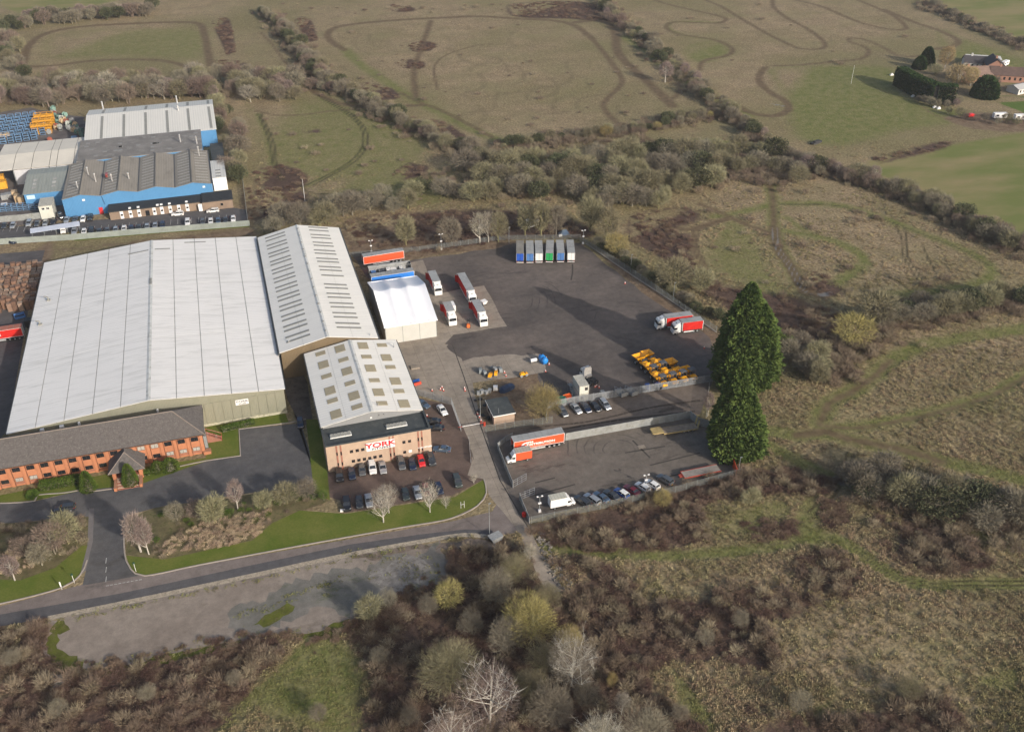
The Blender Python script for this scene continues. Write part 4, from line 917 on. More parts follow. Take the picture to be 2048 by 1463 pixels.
# white roofed shed
t = root('white_shed', (0, 0, 0), 0, 'shed with a pale double pitch roof and grey rooflight bands, farthest of the factory', 'factory')
MB().box(-57.8, -4.8, 425, 463, 0, 7.4).build('shed_wall', BLUE, t)
for (yA, zA, yB, zB) in ((424.6, 7.6, 450.5, 10.6), (450.5, 10.6, 464, 8.6)):
    for k in range(6):
        xA = -58.2 + k * 9.0; xB = xA + 8.97 if k < 5 else -4.4
        MB().slab([(xA, yA, zA), (xB, yA, zA), (xB, yB, zB), (xA, yB, zB)], .12).build('roof_panel', WSH, t)
        xr = xA + 6.2
        fz = lambda y: zA + (zB - zA) * (y - yA) / (yB - yA) + .05
        y_a, y_b = (yA + 1.5, yB - 2.5) if yA < 450 else (yA + 1.5, yB - 2)
        MB().slab([(xr, y_a, fz(y_a)), (xr + 1.1, y_a, fz(y_a)), (xr + 1.1, y_b, fz(y_b)), (xr, y_b, fz(y_b))], .04).build('rooflight', RLIGHT, t)
for (x, y) in ((-52, 462.5), (-20, 461.5), (-19.5, 447)): MB().at(x, y, 8.5).tube((0, 0, 0), (0, 0, 4.0), .35, n=8).build('flue', CHROME, t)
# cream canopy roof, blue shed, annexe
t = root('cream_canopy', (0, 0, 0), 0, 'cream fabric canopy roof in six bays at the far left', 'canopy')
CRE = mat('cream canopy fabric', (.62, .58, .50), .6, .08, .12)
for k, (xa, xb) in enumerate([(-90.4, -83.8), (-83.6, -77.0), (-76.8, -70.4), (-70.2, -67.7), (-67.5, -61.3), (-61.1, -58.2)]):
    pts = [(xa, 403.0, 6.4), (xb, 403.0, 6.4), (xb, 418, 7.6), (xa, 418, 7.6)]
    MB().slab(pts, .1).slab([(xa, 418, 7.6), (xb, 418, 7.6), (xb, 434.5, 6.4), (xa, 434.5, 6.4)], .1).build('fabric_bay', CRE, t)
    MB().box(xa - .1, xa + .1, 402.9, 434.4, 5.9, 6.3).build('cross_beam', GUTTER, t); MB().tube((xa, 403.2, 0), (xa, 403.2, 6.2), .15).tube((xa, 434, 0), (xa, 434, 6.2), .15).build('canopy_post', STEELD, t)
MB().box(-83.4, -61, 403.3, 403.5, 0, 6.0).build('side_sheet', mat('pale side sheet', (.48, .48, .5), .6, .1, .4), t)
t = root('blue_shed', (0, 0, 0), 0, 'lower blue walled shed with a grey green striped roof left of the factory', 'factory')
MB().box(-77.0, -63.0, 377.0, 401, 0, 5.7).build('shed_wall', BLUE, t)
MB().slab([(-77.4, 376.6, 5.9), (-62.8, 376.6, 5.9), (-62.8, 394, 7.0), (-77.4, 394, 7.0)], .1).build('roof_slope', GSH, t)
MB().slab([(-77.4, 394, 7.0), (-62.8, 394, 7.0), (-62.8, 402, 6.2), (-77.4, 402, 6.2)], .1).build('roof_slope', GSH, t)
for x in (-74.5, -67.5):
    for k in range(3): y = 381 + 3.3 * k; z = 5.9 + 1.1 * (y - 376.6) / 17.4; MB().slab([(x, y, z + .06), (x + 1.4, y, z + .06), (x + 1.4, y + 1.6, z + .16), (x, y + 1.6, z + .16)], .04).build('rooflight', SEAM, t)
sg = MB().box(-76.2, -73.4, 376.85, 376.97, 3.7, 5.2).build('sign_board', mat('pale blue board', (.45, .65, .8), .5, .05, 1), t)
t = root('brick_annexe', (0, 0, 0), 0, 'single storey brown brick annexe with white window bays in front of the blue factory', 'office building')
BRN = brickmat('brown brick', (.27, .20, .15), (.235, .175, .13), (.25, .2, .17))
MB().box(-46.5, -13.5, 357.0, 361.5, 0, 3.1).box(-13.5, -2.4, 355.5, 362.5, 0, 3.4).build('brick_wall', BRN, t)
MB().box(-46.8, -13.5, 356.7, 363.9, 3.1, 3.5).box(-13.4, -2.1, 355.2, 363.9, 3.4, 3.85).build('flat_roof', mat('black felt', (.03, .032, .036), .8, .15, .5), t)
for k, x in enumerate((-42.3, -39.2, -36.2, -30.8, -28.1, -25.1, -22.0, -19.0)):
    MB().at(x, 357.0).box(-.6, .6, -.07, -.003, .1, 3.0).build('window_bay', WHITE, t)
    MB().at(x, 357.0).box(-.4, .4, -.1, -.072, 1.2, 1.9).build('pane', GLASS, t)
MB().at(-14.8, 355.5).box(-.2, 1.2, -.06, -.003, .1, 3.0).build('window_bay', WHITE, t)
MB().at(-33.3, 357.0).box(-.7, .7, -.09, -.003, .1, 2.2).build('door', GLASS, t)
MB().at(-6.4, 355.5).box(-.5, .4, -.05, -.003, 1.4, 2.3).build('window', GLASS, t)
for x in (-39.2, -36.2, -29.4, -28.0, -25.1, -19): MB().at(x, 357.6, 3.5).box(-.45, .45, -.4, .4, 0, .4).build('roof_dome', WHITE, t)
t = root('white_cabin', (-71.0, 365.3, 0), 0, 'two storey white cabin with two small windows in front of the blue shed', 'cabin')
MB().box(0, 4.6, 0, 8.0, 0, 4.9).build('cabin_body', CAB, t); MB().box(-.1, 4.7, -.1, 8.1, 4.9, 5.1).build('cabin_roof', CABR, t)
for x in (1.4, 3.0): window(t, x, 4.0, 1.1, .9, 0, WFRAME, GLASS)
t = root('white_lean_to', (0, 0, 0), 0, 'narrow white cladded store at the right end of the factory', 'factory')
MB().box(-8.6, -3.4, 374, 393, 0, 5.2).build('store_body', WHITE, t); MB().box(-8.7, -3.3, 373.9, 393.1, 5.2, 5.35).build('store_roof', WSH, t)
for k in range(3): MB().box(-7.2, -5.2, 375 + k * 3.2, 376 + k * 3.2, 5.35, 5.45).build('louvre', RLIGHT, t)
t = root('grey_lean_to', (0, 0, 0), 0, 'low grey flat roofed store behind the white cladded store', 'factory')
MB().box(-8.0, -3.0, 395, 418, 0, 3.6).build('store_body', STEELD, t); MB().box(-8.1, -2.9, 394.9, 418.1, 3.6, 3.75).build('store_roof', FLAT, t)

# ---- farm houses, top right
def house(cx, cy, L, W, h, rh, rz, wallm, roofm, label, name='farmhouse', cat='house', chim=1):
    t = root(name, (cx, cy, 0), rz, label, cat)
    MB().box(-L / 2, L / 2, -W / 2, W / 2, 0, h).build('wall', wallm, t)
    for s in (-1, 1):
        mb = MB().xprism([(-W / 2, h), (W / 2, h), (0, h + rh)], s * L / 2 - (0 if s < 0 else .3), s * L / 2 + (.3 if s < 0 else 0)); o = mb.build('gable', wallm, t); fixn(o.data)
        MB().slab([(-L / 2 - .4, s * (W / 2 + .4), h - .1), (L / 2 + .4, s * (W / 2 + .4), h - .1), (L / 2 + .4, 0, h + rh + .15), (-L / 2 - .4, 0, h + rh + .15)], .12).build('roof', roofm, t)
    if chim: MB().box(-L / 4, -L / 4 + .9, -.4, .5, h + rh * .5, h + rh + 1.3).build('chimney', wallm, t)
    for x in np.arange(-L / 2 + 1.5, L / 2 - 1, 2.6): MB().at(x, -W / 2).box(-.5, .5, -.06, -.003, h * .35, h * .75).build('window', GLASS, t)
    for y in (-1.2, 1.2): MB().at(L / 2, y).box(.003, .06, -.5, .5, h * .35, h * .75).build('window', WFRAME, t)
    return t
PINK = brickmat('pink brick', (.36, .18, .13), (.31, .16, .12), (.3, .22, .18))
DTILE = mat('dark slate', (.06, .055, .06), .85, .15, 1); BTILE = mat('brown tile', (.105, .07, .06), .9, .2, .5); TTILE = mat('tan tile', (.22, .15, .12), .9, .2, .5)
RWALL = mat('pale render', (.55, .54, .52), .85, .08, .5)
def GH(px, py): q = G(px, py); return q[0], q[1]
house(*GH(1950, 133), 13, 8, 3, 2.6, R(-30), RWALL, DTILE, 'pale rendered farm building with a dark roof, farthest left of the farmyard')
house(*GH(1984, 141), 12, 9, 4, 3.2, R(62), PINK, DTILE, 'brick farmhouse with a dark slate roof beside the white caravans')
house(*GH(2010, 160), 17, 9, 3.6, 3.2, R(-28), PINK, BTILE, 'long brick farmhouse with a brown tiled roof and red gable')
house(*GH(1945, 158), 18, 11, 3.6, 3.0, R(-12), PINK, TTILE, 'farm building with a faded tan tiled roof behind the golden willow')
house(*GH(2040, 183), 12, 7, 2.8, 1.2, R(10), RWALL, mat('pale roof', (.40, .40, .39), .6, .1, 1), 'low grey roofed outbuilding at the right edge by the lawn', 'outbuilding', 'outbuilding', 0)
t = root('open_shed', (*GH(1972, 127), 0), R(-30), 'white roofed open shed behind the farm buildings', 'shed')
MB().slab([(-11, -3, 3.2), (7, -3, 3.2), (7, 3, 3.6), (-11, 3, 3.6)], .15).build('shed_roof', WSH, t)
for x in (-10.5, -2, 6.5): MB().tube((x, -2.7, 0), (x, -2.7, 3.1), .12).tube((x, 2.7, 0), (x, 2.7, 3.4), .12).build('post', STEELD, t)
# motorhome style caravans
for (px, py, rz_, lab) in ((1992, 128, .5, 'white caravan parked behind the dark roofed farmhouse'), (2008, 132, .45, 'white motorhome beside the farmhouse, nearest the field'),
                           (1998, 237, -.25, 'white van parked on the farm track'), (2040, 240, -.25, 'white van at the right edge of the farm track')):
    g_ = G(px, py); t = root('caravan', (*g_, 0), rz_, lab, 'caravan')
    mb = MB().xprism([(-1.1, .5), (1.1, .5), (1.1, 2.5), (.95, 2.75), (-.95, 2.75), (-1.1, 2.5)], -3.1, 3.1); o = mb.build('caravan_body', WHITE, t); fixn(o.data)
    MB().box(-2.2, -.9, -1.13, -1.101, 1.4, 2.1).box(.4, 1.7, -1.13, -1.101, 1.4, 2.1).build('window', GLASS, t)
    for x in (-1.9, 1.7): MB().at(x, 0).tube((0, -1.12, .34), (0, -.85, .34), .34, n=12).tube((0, .85, .34), (0, 1.12, .34), .34, n=12).build('wheel', FRAME, t)
# ================================================================ VEHICLES
TYRE = mat('tyre rubber', (.022, .022, .023), .85, .15, 4); RIM = mat('wheel rim', (.32, .32, .33), .4, .1, 4, metal=.4)
LAMP = paint('head lamp', (.75, .75, .72), .1, .8, .5); TAIL = paint('tail lamp', (.35, .01, .01), .2, .6, .3); DARKP = mat('dark trim', (.028, .028, .03), .6, .1, 3)
CGLASS = paint('car glass', (.02, .024, .03), .06, .9, .0)
CARC = {k: paint('car paint ' + k, v, .3, .5, .7, mt) for k, v, mt in [
    ('black', (.012, .013, .017), .1), ('navy', (.012, .022, .055), .2), ('dark grey', (.055, .06, .068), .4), ('grey', (.13, .14, .15), .5), ('silver', (.42, .44, .46), .5),
    ('white', (.75, .75, .74), 0), ('red', (.60, .015, .02), 0), ('dark red', (.16, .010, .022), .2), ('blue', (.02, .09, .36), .2), ('grey blue', (.10, .15, .22), .5), ('green grey', (.07, .085, .08), .4), ('orange', (.7, .14, .02), 0), ('yellow', (.72, .34, .01), 0)]}
# body stations along the car: x, half width, sill, belt ; cabin: base front/rear x, roof front/rear x, roof z
CARS = {
 'hatchback': dict(L=4.1, st=[(2.05,.60,.32,.55),(1.98,.78,.22,.70),(1.3,.84,.2,.86),(.85,.86,.2,.95),(-1.6,.86,.2,.99),(-1.95,.82,.24,.98),(-2.05,.72,.34,.80)], cab=(.95,-1.93,.15,-1.55,1.46)),
 'saloon_car': dict(L=4.6, st=[(2.3,.62,.32,.52),(2.22,.80,.22,.66),(1.4,.87,.2,.80),(.85,.89,.2,.90),(-1.35,.89,.2,.95),(-2.1,.86,.22,.94),(-2.3,.74,.34,.74)], cab=(.95,-1.6,.1,-1.0,1.40)),
 'estate_car': dict(L=4.7, st=[(2.35,.62,.32,.55),(2.27,.82,.22,.70),(1.5,.88,.2,.86),(1.0,.90,.2,.95),(-1.9,.90,.2,1.0),(-2.25,.86,.24,1.0),(-2.35,.78,.34,.8)], cab=(1.1,-2.25,.3,-2.0,1.52)),
 'suv': dict(L=4.5, st=[(2.25,.70,.40,.70),(2.18,.86,.30,.88),(1.4,.92,.28,1.02),(.95,.94,.28,1.1),(-1.8,.94,.28,1.15),(-2.15,.90,.3,1.15),(-2.25,.80,.42,.92)], cab=(1.05,-2.15,.35,-1.9,1.72)),
 'van': dict(L=4.9, st=[(2.45,.72,.36,.70),(2.38,.88,.26,.9),(1.7,.94,.24,1.12),(1.3,.96,.24,1.2),(-2.1,.96,.24,1.2),(-2.4,.95,.26,1.2),(-2.45,.90,.36,1.1)], cab=(1.5,-2.42,.8,-2.35,1.95)),
}
WHEEL = {}
def wheel(parent, x, y, r, wd=.2, rim=True, name='wheel'):
    key = (r, wd)
    if key not in WHEEL:
        a = MB().tube((0, -wd / 2, 0), (0, wd / 2, 0), r, n=14).mesh('tyre', TYRE)
        b = MB().tube((0, -wd / 2 - .01, 0), (0, wd / 2 + .01, 0), r * .62, n=10).mesh('rim', RIM)
        WHEEL[key] = (a, b)
    o = ob(name, WHEEL[key][0], parent, (x, y, r)); 
    if rim: ob('rim', WHEEL[key][1], o)
    return o
def car_proto(kind):
    S = CARS[kind]; t = root('parked_car' if kind != 'van' else 'parked_van', (0, 0, 0), 0, kind, 'car' if kind != 'van' else 'van')
    secs = []
    for x, w_, zb, zt in S['st']:
        secs.append([(x, -w_ * .92, zb), (x, -w_, zb + (zt - zb) * .35), (x, -w_, zb + (zt - zb) * .72), (x, -w_ * .90, zt), (x, 0, zt + .035), (x, w_ * .90, zt), (x, w_, zb + (zt - zb) * .72), (x, w_, zb + (zt - zb) * .35), (x, w_ * .92, zb)])
    o = MB().loft(secs).build('body', CARC['silver'], t, smooth=False); fixn(o.data)
    bf, br, rf, rr, rz_ = S['cab']; zt = max(s[3] for s in S['st']) - .03; wB = S['st'][3][1] * .88; wT = wB * .80
    base = [(bf, -wB, zt - .04), (br, -wB, zt), (br, wB, zt), (bf, wB, zt - .04)]; top = [(rf, -wT, rz_ - .05), (rr, -wT, rz_ - .06), (rr, wT, rz_ - .06), (rf, wT, rz_ - .05)]
    glass_m = CGLASS if kind != 'van' else CARC['silver']
    g = MB().add(base + top, [(0, 1, 5, 4), (1, 2, 6, 5), (2, 3, 7, 6), (3, 0, 4, 7), (4, 5, 6, 7)]).build('window_glass' if kind != 'van' else 'body', glass_m, t); fixn(g.data)
    if kind == 'van':
        MB().add([(bf - .02, -wB * .9, zt), (bf - .02, wB * .9, zt), (rf + .03, wT * .95, rz_ - .12), (rf + .03, -wT * .95, rz_ - .12)], [(0, 1, 2, 3)]).at().build('windscreen', CGLASS, t)
    mb = MB(); e = .03
    mb.slab([(rf + .06, -wT - e, rz_ - .03), (rf + .06, wT + e, rz_ - .03), (rr - .05, wT + e, rz_ - .04), (rr - .05, -wT - e, rz_ - .04)], .05)
    mb.slab([(rf - .15, -wT * .85, rz_), (rf - .15, wT * .85, rz_), (rr + .1, wT * .85, rz_ - .005), (rr + .1, -wT * .85, rz_ - .005)], .04)
    for s in (-1, 1):
        for a, b in (((bf, s * wB, zt), (rf, s * (wT + .01), rz_ - .05)), ((br, s * wB, zt), (rr, s * (wT + .01), rz_ - .06)), (((bf + br) / 2 - .1, s * (wB + .005), zt), ((rf + rr) / 2 - .05, s * (wT + .02), rz_ - .05))):
            mb.tube(a, b, .045, .04, n=4)
    mb.build('roof', CARC['silver'], t)
    r = .31 if kind not in ('suv', 'van') else .36; xf, xr = S['L'] * .31, -S['L'] * .30; wy = S['st'][3][1] - .09
    for x in (xf, xr):
        for s in (-1, 1): wheel(t, x, s * wy, r)
    x0_, w0, zb0, zt0 = S['st'][1]; xr_, wr, zbr, ztr = S['st'][-2]
    for s in (-1, 1):
        MB().add([(x0_ - .12, s * w0 * 1.0, zt0 - .02), (x0_ + .02, s * w0 * .86, zt0 - .06), (x0_ + .045, s * w0 * .5, zt0 - .10), (x0_ - .06, s * w0 * .5, zt0 + .03), (x0_ - .25, s * w0 * .9, zt0 + .07)], [(0, 1, 2, 3, 4)]).build('headlight', LAMP, t)
        MB().box(xr_ - .06, xr_ + .12, s * wr - .02 if s > 0 else s * wr - .03, s * wr + .03 if s > 0 else s * wr + .02, ztr - .25, ztr - .04).build('tail_light', TAIL, t)
        MB().box(bf - .35, bf - .2, s * (wB + .12) - .09, s * (wB + .12) + .09, zt, zt + .13).build('wing_mirror', DARKP, t)
    MB().box(S['L'] / 2 - .03, S['L'] / 2 + .015, -.45, .45, .34, .5).build('grille', DARKP, t)
    MB().box(-S['L'] / 2 - .015, -S['L'] / 2 + .03, -.26, .26, .5, .61).build('number_plate', CARC['yellow'], t)
    return t
PROTO = {}
def car(kind, col, px, py, hd, label, group, wd=False, roofcol=None, scale=None):
    if kind not in PROTO: PROTO[kind] = car_proto(kind)
    x, y = (px, py) if wd else G(px, py)
    o = put(PROTO[kind], (x, y, .02), R(hd), label, group, scale)
    cm = CARC[col]
    recol(o, {'body': cm, 'roof': CARC[roofcol] if roofcol else cm})
    return o
g1 = 'cars parked by the brick front'
for a in [('suv','black',679.5,955,-93,'black suv at the left end of the row against the brick front'),('hatchback','navy',704,951,-93,'small navy hatchback between the black suv and the dark grey hatchback'),
          ('hatchback','grey',724.5,943,-95,'grey hatchback left of the white car by the brick front'),('suv','white',745,939,-93,'white car parked under the small ground floor windows'),
          ('saloon_car','silver',765.5,938,-93,'silver saloon right of the white car by the brick front'),('estate_car','grey',803,930,-93,'long grey estate car right of the gap in the row'),
          ('hatchback','navy',824.5,932,-93,'dark navy car next to the bright red one'),('hatchback','red',842.5,925,-92,'bright red hatchback against the brick front'),('suv','dark grey',863,923,-93,'dark grey tall car at the right corner of the brick front')]: car(*a, g1)
g1 = 'cars on the grass side of the car park'
for a in [('suv','black',694,1012,-95,'black car at the left end beside the lawn, white thing at its nose'),('hatchback','dark grey',719,1008,-95,'dark grey car between the black and the silver car beside the lawn'),
          ('saloon_car','silver',738,1004,-93,'silver blue saloon left of the bare twin trees'),('hatchback','green grey',811.5,992,-93,'dark green grey hatchback right of the bare twin trees'),
          ('saloon_car','silver',835,988,-92,'silver saloon left of the red car beside the lawn'),('hatchback','dark red',852,983,-92,'red car seen through a bare tree'),
          ('hatchback','navy',878,980,-90,'dark blue hatchback right of the red car beside the lawn'),('suv','green grey',915,966,-92,'dark tall car alone near the lawn corner')]: car(*a, g1)
g1 = 'cars beside the unit by the fence'
for a in [('saloon_car','grey blue',846,811,-60,'blue grey car partly hidden behind the white roofed unit'),('saloon_car','white',884.5,823,-80,'white saloon beside the wire fence'),
          ('saloon_car','black',866,846,165,'black car at the side wall, farther of two'),('saloon_car','black',872,859,165,'black car at the side wall, nearer of two'),
          ('saloon_car','grey blue',884,901,155,'blue grey saloon standing askew by the building corner')]: car(*a, g1)
car('hatchback','navy',601,849,-92,'dark navy car alone on the drive beside the grass strip',None)
g1 = 'cars on the track strip'
for a in [('estate_car','grey',1125,826,-85,'grey estate at the left end of the strip by the mesh fence'),('saloon_car','silver',1152,820,-82,'silver saloon second from the left on the strip'),
          ('saloon_car','navy',1171.5,818,-85,'black blue saloon in the middle of the strip row'),('saloon_car','black',1190.5,816,-80,'black saloon with orange lamps, between blue black and silver cars'),('estate_car','silver',1210,812,-85,'silver people carrier at the right end of the strip row')]: car(*a, g1)
g1 = 'cars along the lower yard fence'
for a in [('estate_car','dark grey',1164,1005,114,'dark grey estate next to the white box van'),('estate_car','silver',1184,1001,114,'silver estate in the fence row, second from the box van'),
          ('saloon_car','grey blue',1202,997,114,'grey blue saloon in the middle of the fence row'),('saloon_car','dark grey',1223,993,114,'dark saloon left of the blue car with the white roof')]: car(*a, g1)
car('hatchback','blue',1243,989,114,'bright blue small car with a white roof',g1,roofcol='white')
for a in [('saloon_car','dark red',1263,983,114,'dark red saloon next to the small blue car'),('hatchback','white',1285,977,114,'white car with a dark sunroof, beside the dark red saloon'),
          ('hatchback','white',1304,972,114,'white car nearest the lamp post on the yard side'),('suv','grey',1329.5,963,114,'grey car at the right end of the fence row')]: car(*a, g1)
g1 = 'cars outside the factory'
fac = [('saloon_car','dark grey',10,454,-95),('hatchback','silver',27,454,-95),('suv','silver',59.5,450,-95),('saloon_car','grey',75.5,450,-95),('hatchback','silver',92,449,-95),('suv','black',108,447,-95),
 ('hatchback','silver',134,443,-93),('hatchback','grey',151,442,-93),('hatchback','white',167,441,-93),('suv','black',181.5,439,-93),('suv','black',122.5,435,-70),
 ('van','white',128,463,-90),('suv','silver',150,466,-93),('hatchback','white',169,467,-93),('suv','black',184,466,-93),('saloon_car','dark grey',199.5,466,-93),('saloon_car','grey',215.5,464,-93),
 ('hatchback','silver',232,463,-93),('hatchback','white',249,461,-93),('hatchback','navy',264,460,-93),('saloon_car','dark grey',279,458,-93),('hatchback','silver',295,457,-93),('hatchback','silver',311,455,-93),('suv','navy',326,454,-93),
 ('suv','white',376,448,-93),('hatchback','grey',406,447,-93),('hatchback','white',422,446,-93),('hatchback','grey blue',437,445,-93),('saloon_car','dark grey',452,443,-93),('hatchback','white',467,441,-93)]
fl = ['dark grey saloon at the far left edge of the picture','silver hatchback second from the left edge, outside the factory','silver suv first of four in front of the grey fence','grey saloon second of four in front of the grey fence','silver hatchback third of four in front of the grey fence','black suv last of four in front of the grey fence',
 'silver hatchback against the blue wall, leftmost of its four','grey hatchback second of four against the blue wall','white hatchback left of the black suv at the blue wall','black suv nearest the red door','black suv tucked between the white cabin and the blue wall',
 'white van just behind the bicycle shelter','silver suv right of the white van and shelter','white hatchback between a silver and a black suv','black suv left of two dark saloons in the kerb row','dark grey saloon right of the black suv in the kerb row','grey saloon fifth from the shelter in the kerb row',
 'silver hatchback left of the white one near the middle of the kerb row','white hatchback in the middle of the kerb row','navy hatchback right of the middle white one in the kerb row','dark grey saloon right of the navy hatchback','silver hatchback left of its twin at the right of the kerb row','silver hatchback beside the navy suv in the kerb row','navy suv at the right end of the long kerb row',
 'white suv parked alone between two groups','grey hatchback left end of the short group by the fence corner','white hatchback second in the short group by the fence corner','blue grey hatchback third in the short group','dark grey saloon fourth in the short group','white hatchback at the right end, nearest the boundary fence']
for a, l in zip(fac, fl): car(*a, l, g1)
car('suv','white',356,431,175,'white car parked sideways before the annexe entrance',g1); car('estate_car','white',426,424,178,'white car parked sideways at the right end of the annexe',g1)
car('saloon_car','navy',22,486,-40,'dark blue car driving in past the bicycle shelter',None)
car('estate_car','dark grey',131,1019,175,'dark car shaded behind the bare trees on the drive',None)

# ---- lorries
CABW = paint('cab white', (.78, .78, .77), .3, .5, .5); CURT = mat('red curtain', (.56, .02, .015), .55, .12, .6); CURTO = mat('orange red curtain', (.74, .085, .03), .5, .06, .4)
TROOF = mat('trailer roof', (.30, .31, .31), .6, .12, .25, dirt=(.21, .21, .21)); CHAS = mat('chassis', (.04, .04, .042), .7, .2, 2); WTRIM = mat('white trim', (.70, .70, .69), .5, .05, 1)
def cab(parent, xr, tall=1, mat_=None):
    """cab with its rear face at x = xr, facing +x"""
    m = mat_ or CABW; h = 3.0 + .35 * tall
    prof = [(xr, .75), (xr + 2.15, .65), (xr + 2.28, 1.0), (xr + 2.2, 1.75), (xr + 2.0, 2.75), (xr + 1.7, h - .1), (xr + .1, h)]
    mb = MB(); n = len(prof)
    mb.add([(p[0], -1.22, p[1]) for p in prof] + [(p[0], 1.22, p[1]) for p in prof], [tuple(range(n)), tuple(range(2 * n - 1, n - 1, -1))] + [(i, n + i, n + (i + 1) % n, (i + 1) % n) for i in range(n)])
    c = mb.build('cab', m, parent); fixn(c.data)
    MB().add([(xr + 2.2, -1.1, 1.78), (xr + 2.2, 1.1, 1.78), (xr + 2.02, 1.05, 2.7), (xr + 2.02, -1.05, 2.7)], [(0, 1, 2, 3)]).build('windscreen', CGLASS, c).location = (.03, 0, 0)
    for s in (-1, 1):
        MB().box(xr + 1.1, xr + 1.95, s * 1.225 - .01, s * 1.225 + .01, 1.75, 2.45).build('side_window', CGLASS, c)
        MB().box(xr + 2.26, xr + 2.3, s * .95 - .16, s * .95 + .16, .85, 1.1).build('headlight', LAMP, c)
        MB().box(xr + 2.0, xr + 2.15, s * 1.4 - .1, s * 1.4 + .1, 1.9, 2.6).build('mirror', DARKP, c)
    MB().box(xr + 2.2, xr + 2.31, -.85, .85, 1.15, 1.55).build('grille', WTRIM, c)
    MB().box(xr + 2.05, xr + 2.33, -1.2, 1.2, .35, .72).build('bumper', m, c)
    MB().add([(xr + .2, -1.0, h), (xr + 1.5, -.95, h - .05), (xr + 1.5, .95, h - .05), (xr + .2, 1.0, h), (xr + .1, -1.0, h + .6), (xr + .1, 1.0, h + .6)], [(0, 1, 4), (3, 5, 2), (1, 2, 5, 4), (0, 4, 5, 3)]).build('wind_deflector', m, c)
    MB().add([(xr + 1.1, -.35, h + .24), (xr + 1.25, -.35, h + .16), (xr + 1.25, .35, h + .16), (xr + 1.1, .35, h + .24)], [(0, 1, 2, 3)]).build('roof_hatch', DARKP, c).location = (0, 0, .03)
    return c
def lorry(x, y, hd, L, label, cat='lorry', curtain=CURT, rear_open=False, artic=False, group=None, col=None, zt=3.95):
    """rear bumper at origin, nose along +x, L overall length"""
    t = root('lorry', (x, y, .02), R(hd), label, cat, group)
    bx = L - 2.75
    cab(t, L - 2.33, 1)
    MB().box(.1, L - .6, -.42, .42, .62, .95).build('chassis', CHAS, t)
    MB().box(0, bx, -1.27, 1.27, .97, 1.12).build('deck', CHAS, t)
    MB().box(0, bx, -1.27, 1.27, zt - .1, zt).build('box_roof', TROOF, t)
    MB().box(0, .08, -1.27, 1.27, 1.12, zt - .1).box(bx - .08, bx, -1.27, 1.27, 1.12, zt - .1).build('box_end', WTRIM, t)
    for s in (-1, 1):
        a0 = 2.6 if (rear_open and s > 0) else .1
        mb = MB(); k = 0; n = int((bx - .2 - a0) / .6)
        for i in range(max(n, 1)):
            w_ = (bx - .2 - a0) / max(n, 1); mb.box(a0 + i * w_, a0 + (i + 1) * w_ - .03, s * 1.25 - .02, s * 1.25 + .02, 1.15, zt - .12)
        o = mb.build('curtain', curtain, t) if not (rear_open and s < 0) else mb.build('curtain', curtain, t)
        for xx in (0, bx): MB().box(xx - .05, xx + .07, s * 1.27 - .04, s * 1.27 + .04, 1.0, zt).build('corner_post', WTRIM, t)
        MB().box(2.9, bx - .6, s * 1.2 - .03, s * 1.2 + .03, .5, .85).build('side_guard', WTRIM, t)
    if rear_open:   # curtain pulled out and swung back at the rear left
        mb = MB()
        for i in range(4): mb.slab([(0 + i * .35, -1.3 - .35 * (4 - i) * .55, 3.6), (.35 + i * .35, -1.3 - .35 * (3 - i) * .55, 3.6), (.35 + i * .35, -1.3 - .35 * (3 - i) * .55, 1.2), (i * .35, -1.3 - .35 * (4 - i) * .55, 1.2)], .05)
        mb.build('open_door', CURT, t)
    for x_ in ([1.6, 2.7] if L > 9 else [1.8]) + ([L - 1.2] if not artic else [L - 1.2, L - 4.6, 3.8]):
        for s in (-1, 1): wheel(t, x_, s * .98, .5, .38)
    MB().box(-.06, 0, -1.2, 1.2, .45, .7).build('rear_bumper', WTRIM, t)
    for s in (-1, 1): MB().box(-.08, -.05, s * .9 - .2, s * .9 + .2, .72, .85).build('tail_light', TAIL, t)
    return t
g1 = 'white cabbed lorries on the concrete apron'
lorry(56.4, 275.9, -91, 10.4, 'lorry nearest the white tent on the far side, red curtain at its rear corner', rear_open=True, group=g1)
lorry(65.2, 271.6, -90, 15.0, 'long grey roofed articulated lorry, farthest right of the apron lorries', rear_open=True, artic=True, group=g1)
lorry(56.2, 254.4, -91, 8.6, 'short lorry nearest the tent front corner', rear_open=True, group=g1)
lorry(65.0, 253.2, -90.5, 10.6, 'lorry parked nose down beside the orange forklift', rear_open=True, group=g1)
g1 = 'red curtain sided lorries parked together'
lorry(125.4, 226.2, 176.5, 11.2, 'red sided lorry with a pale roof, farther of two by the yard kerb', group=g1)
lorry(127.0, 222.4, 176.5, 9.3, 'red sided lorry with a pale roof, nearer of two by the yard kerb', group=g1)

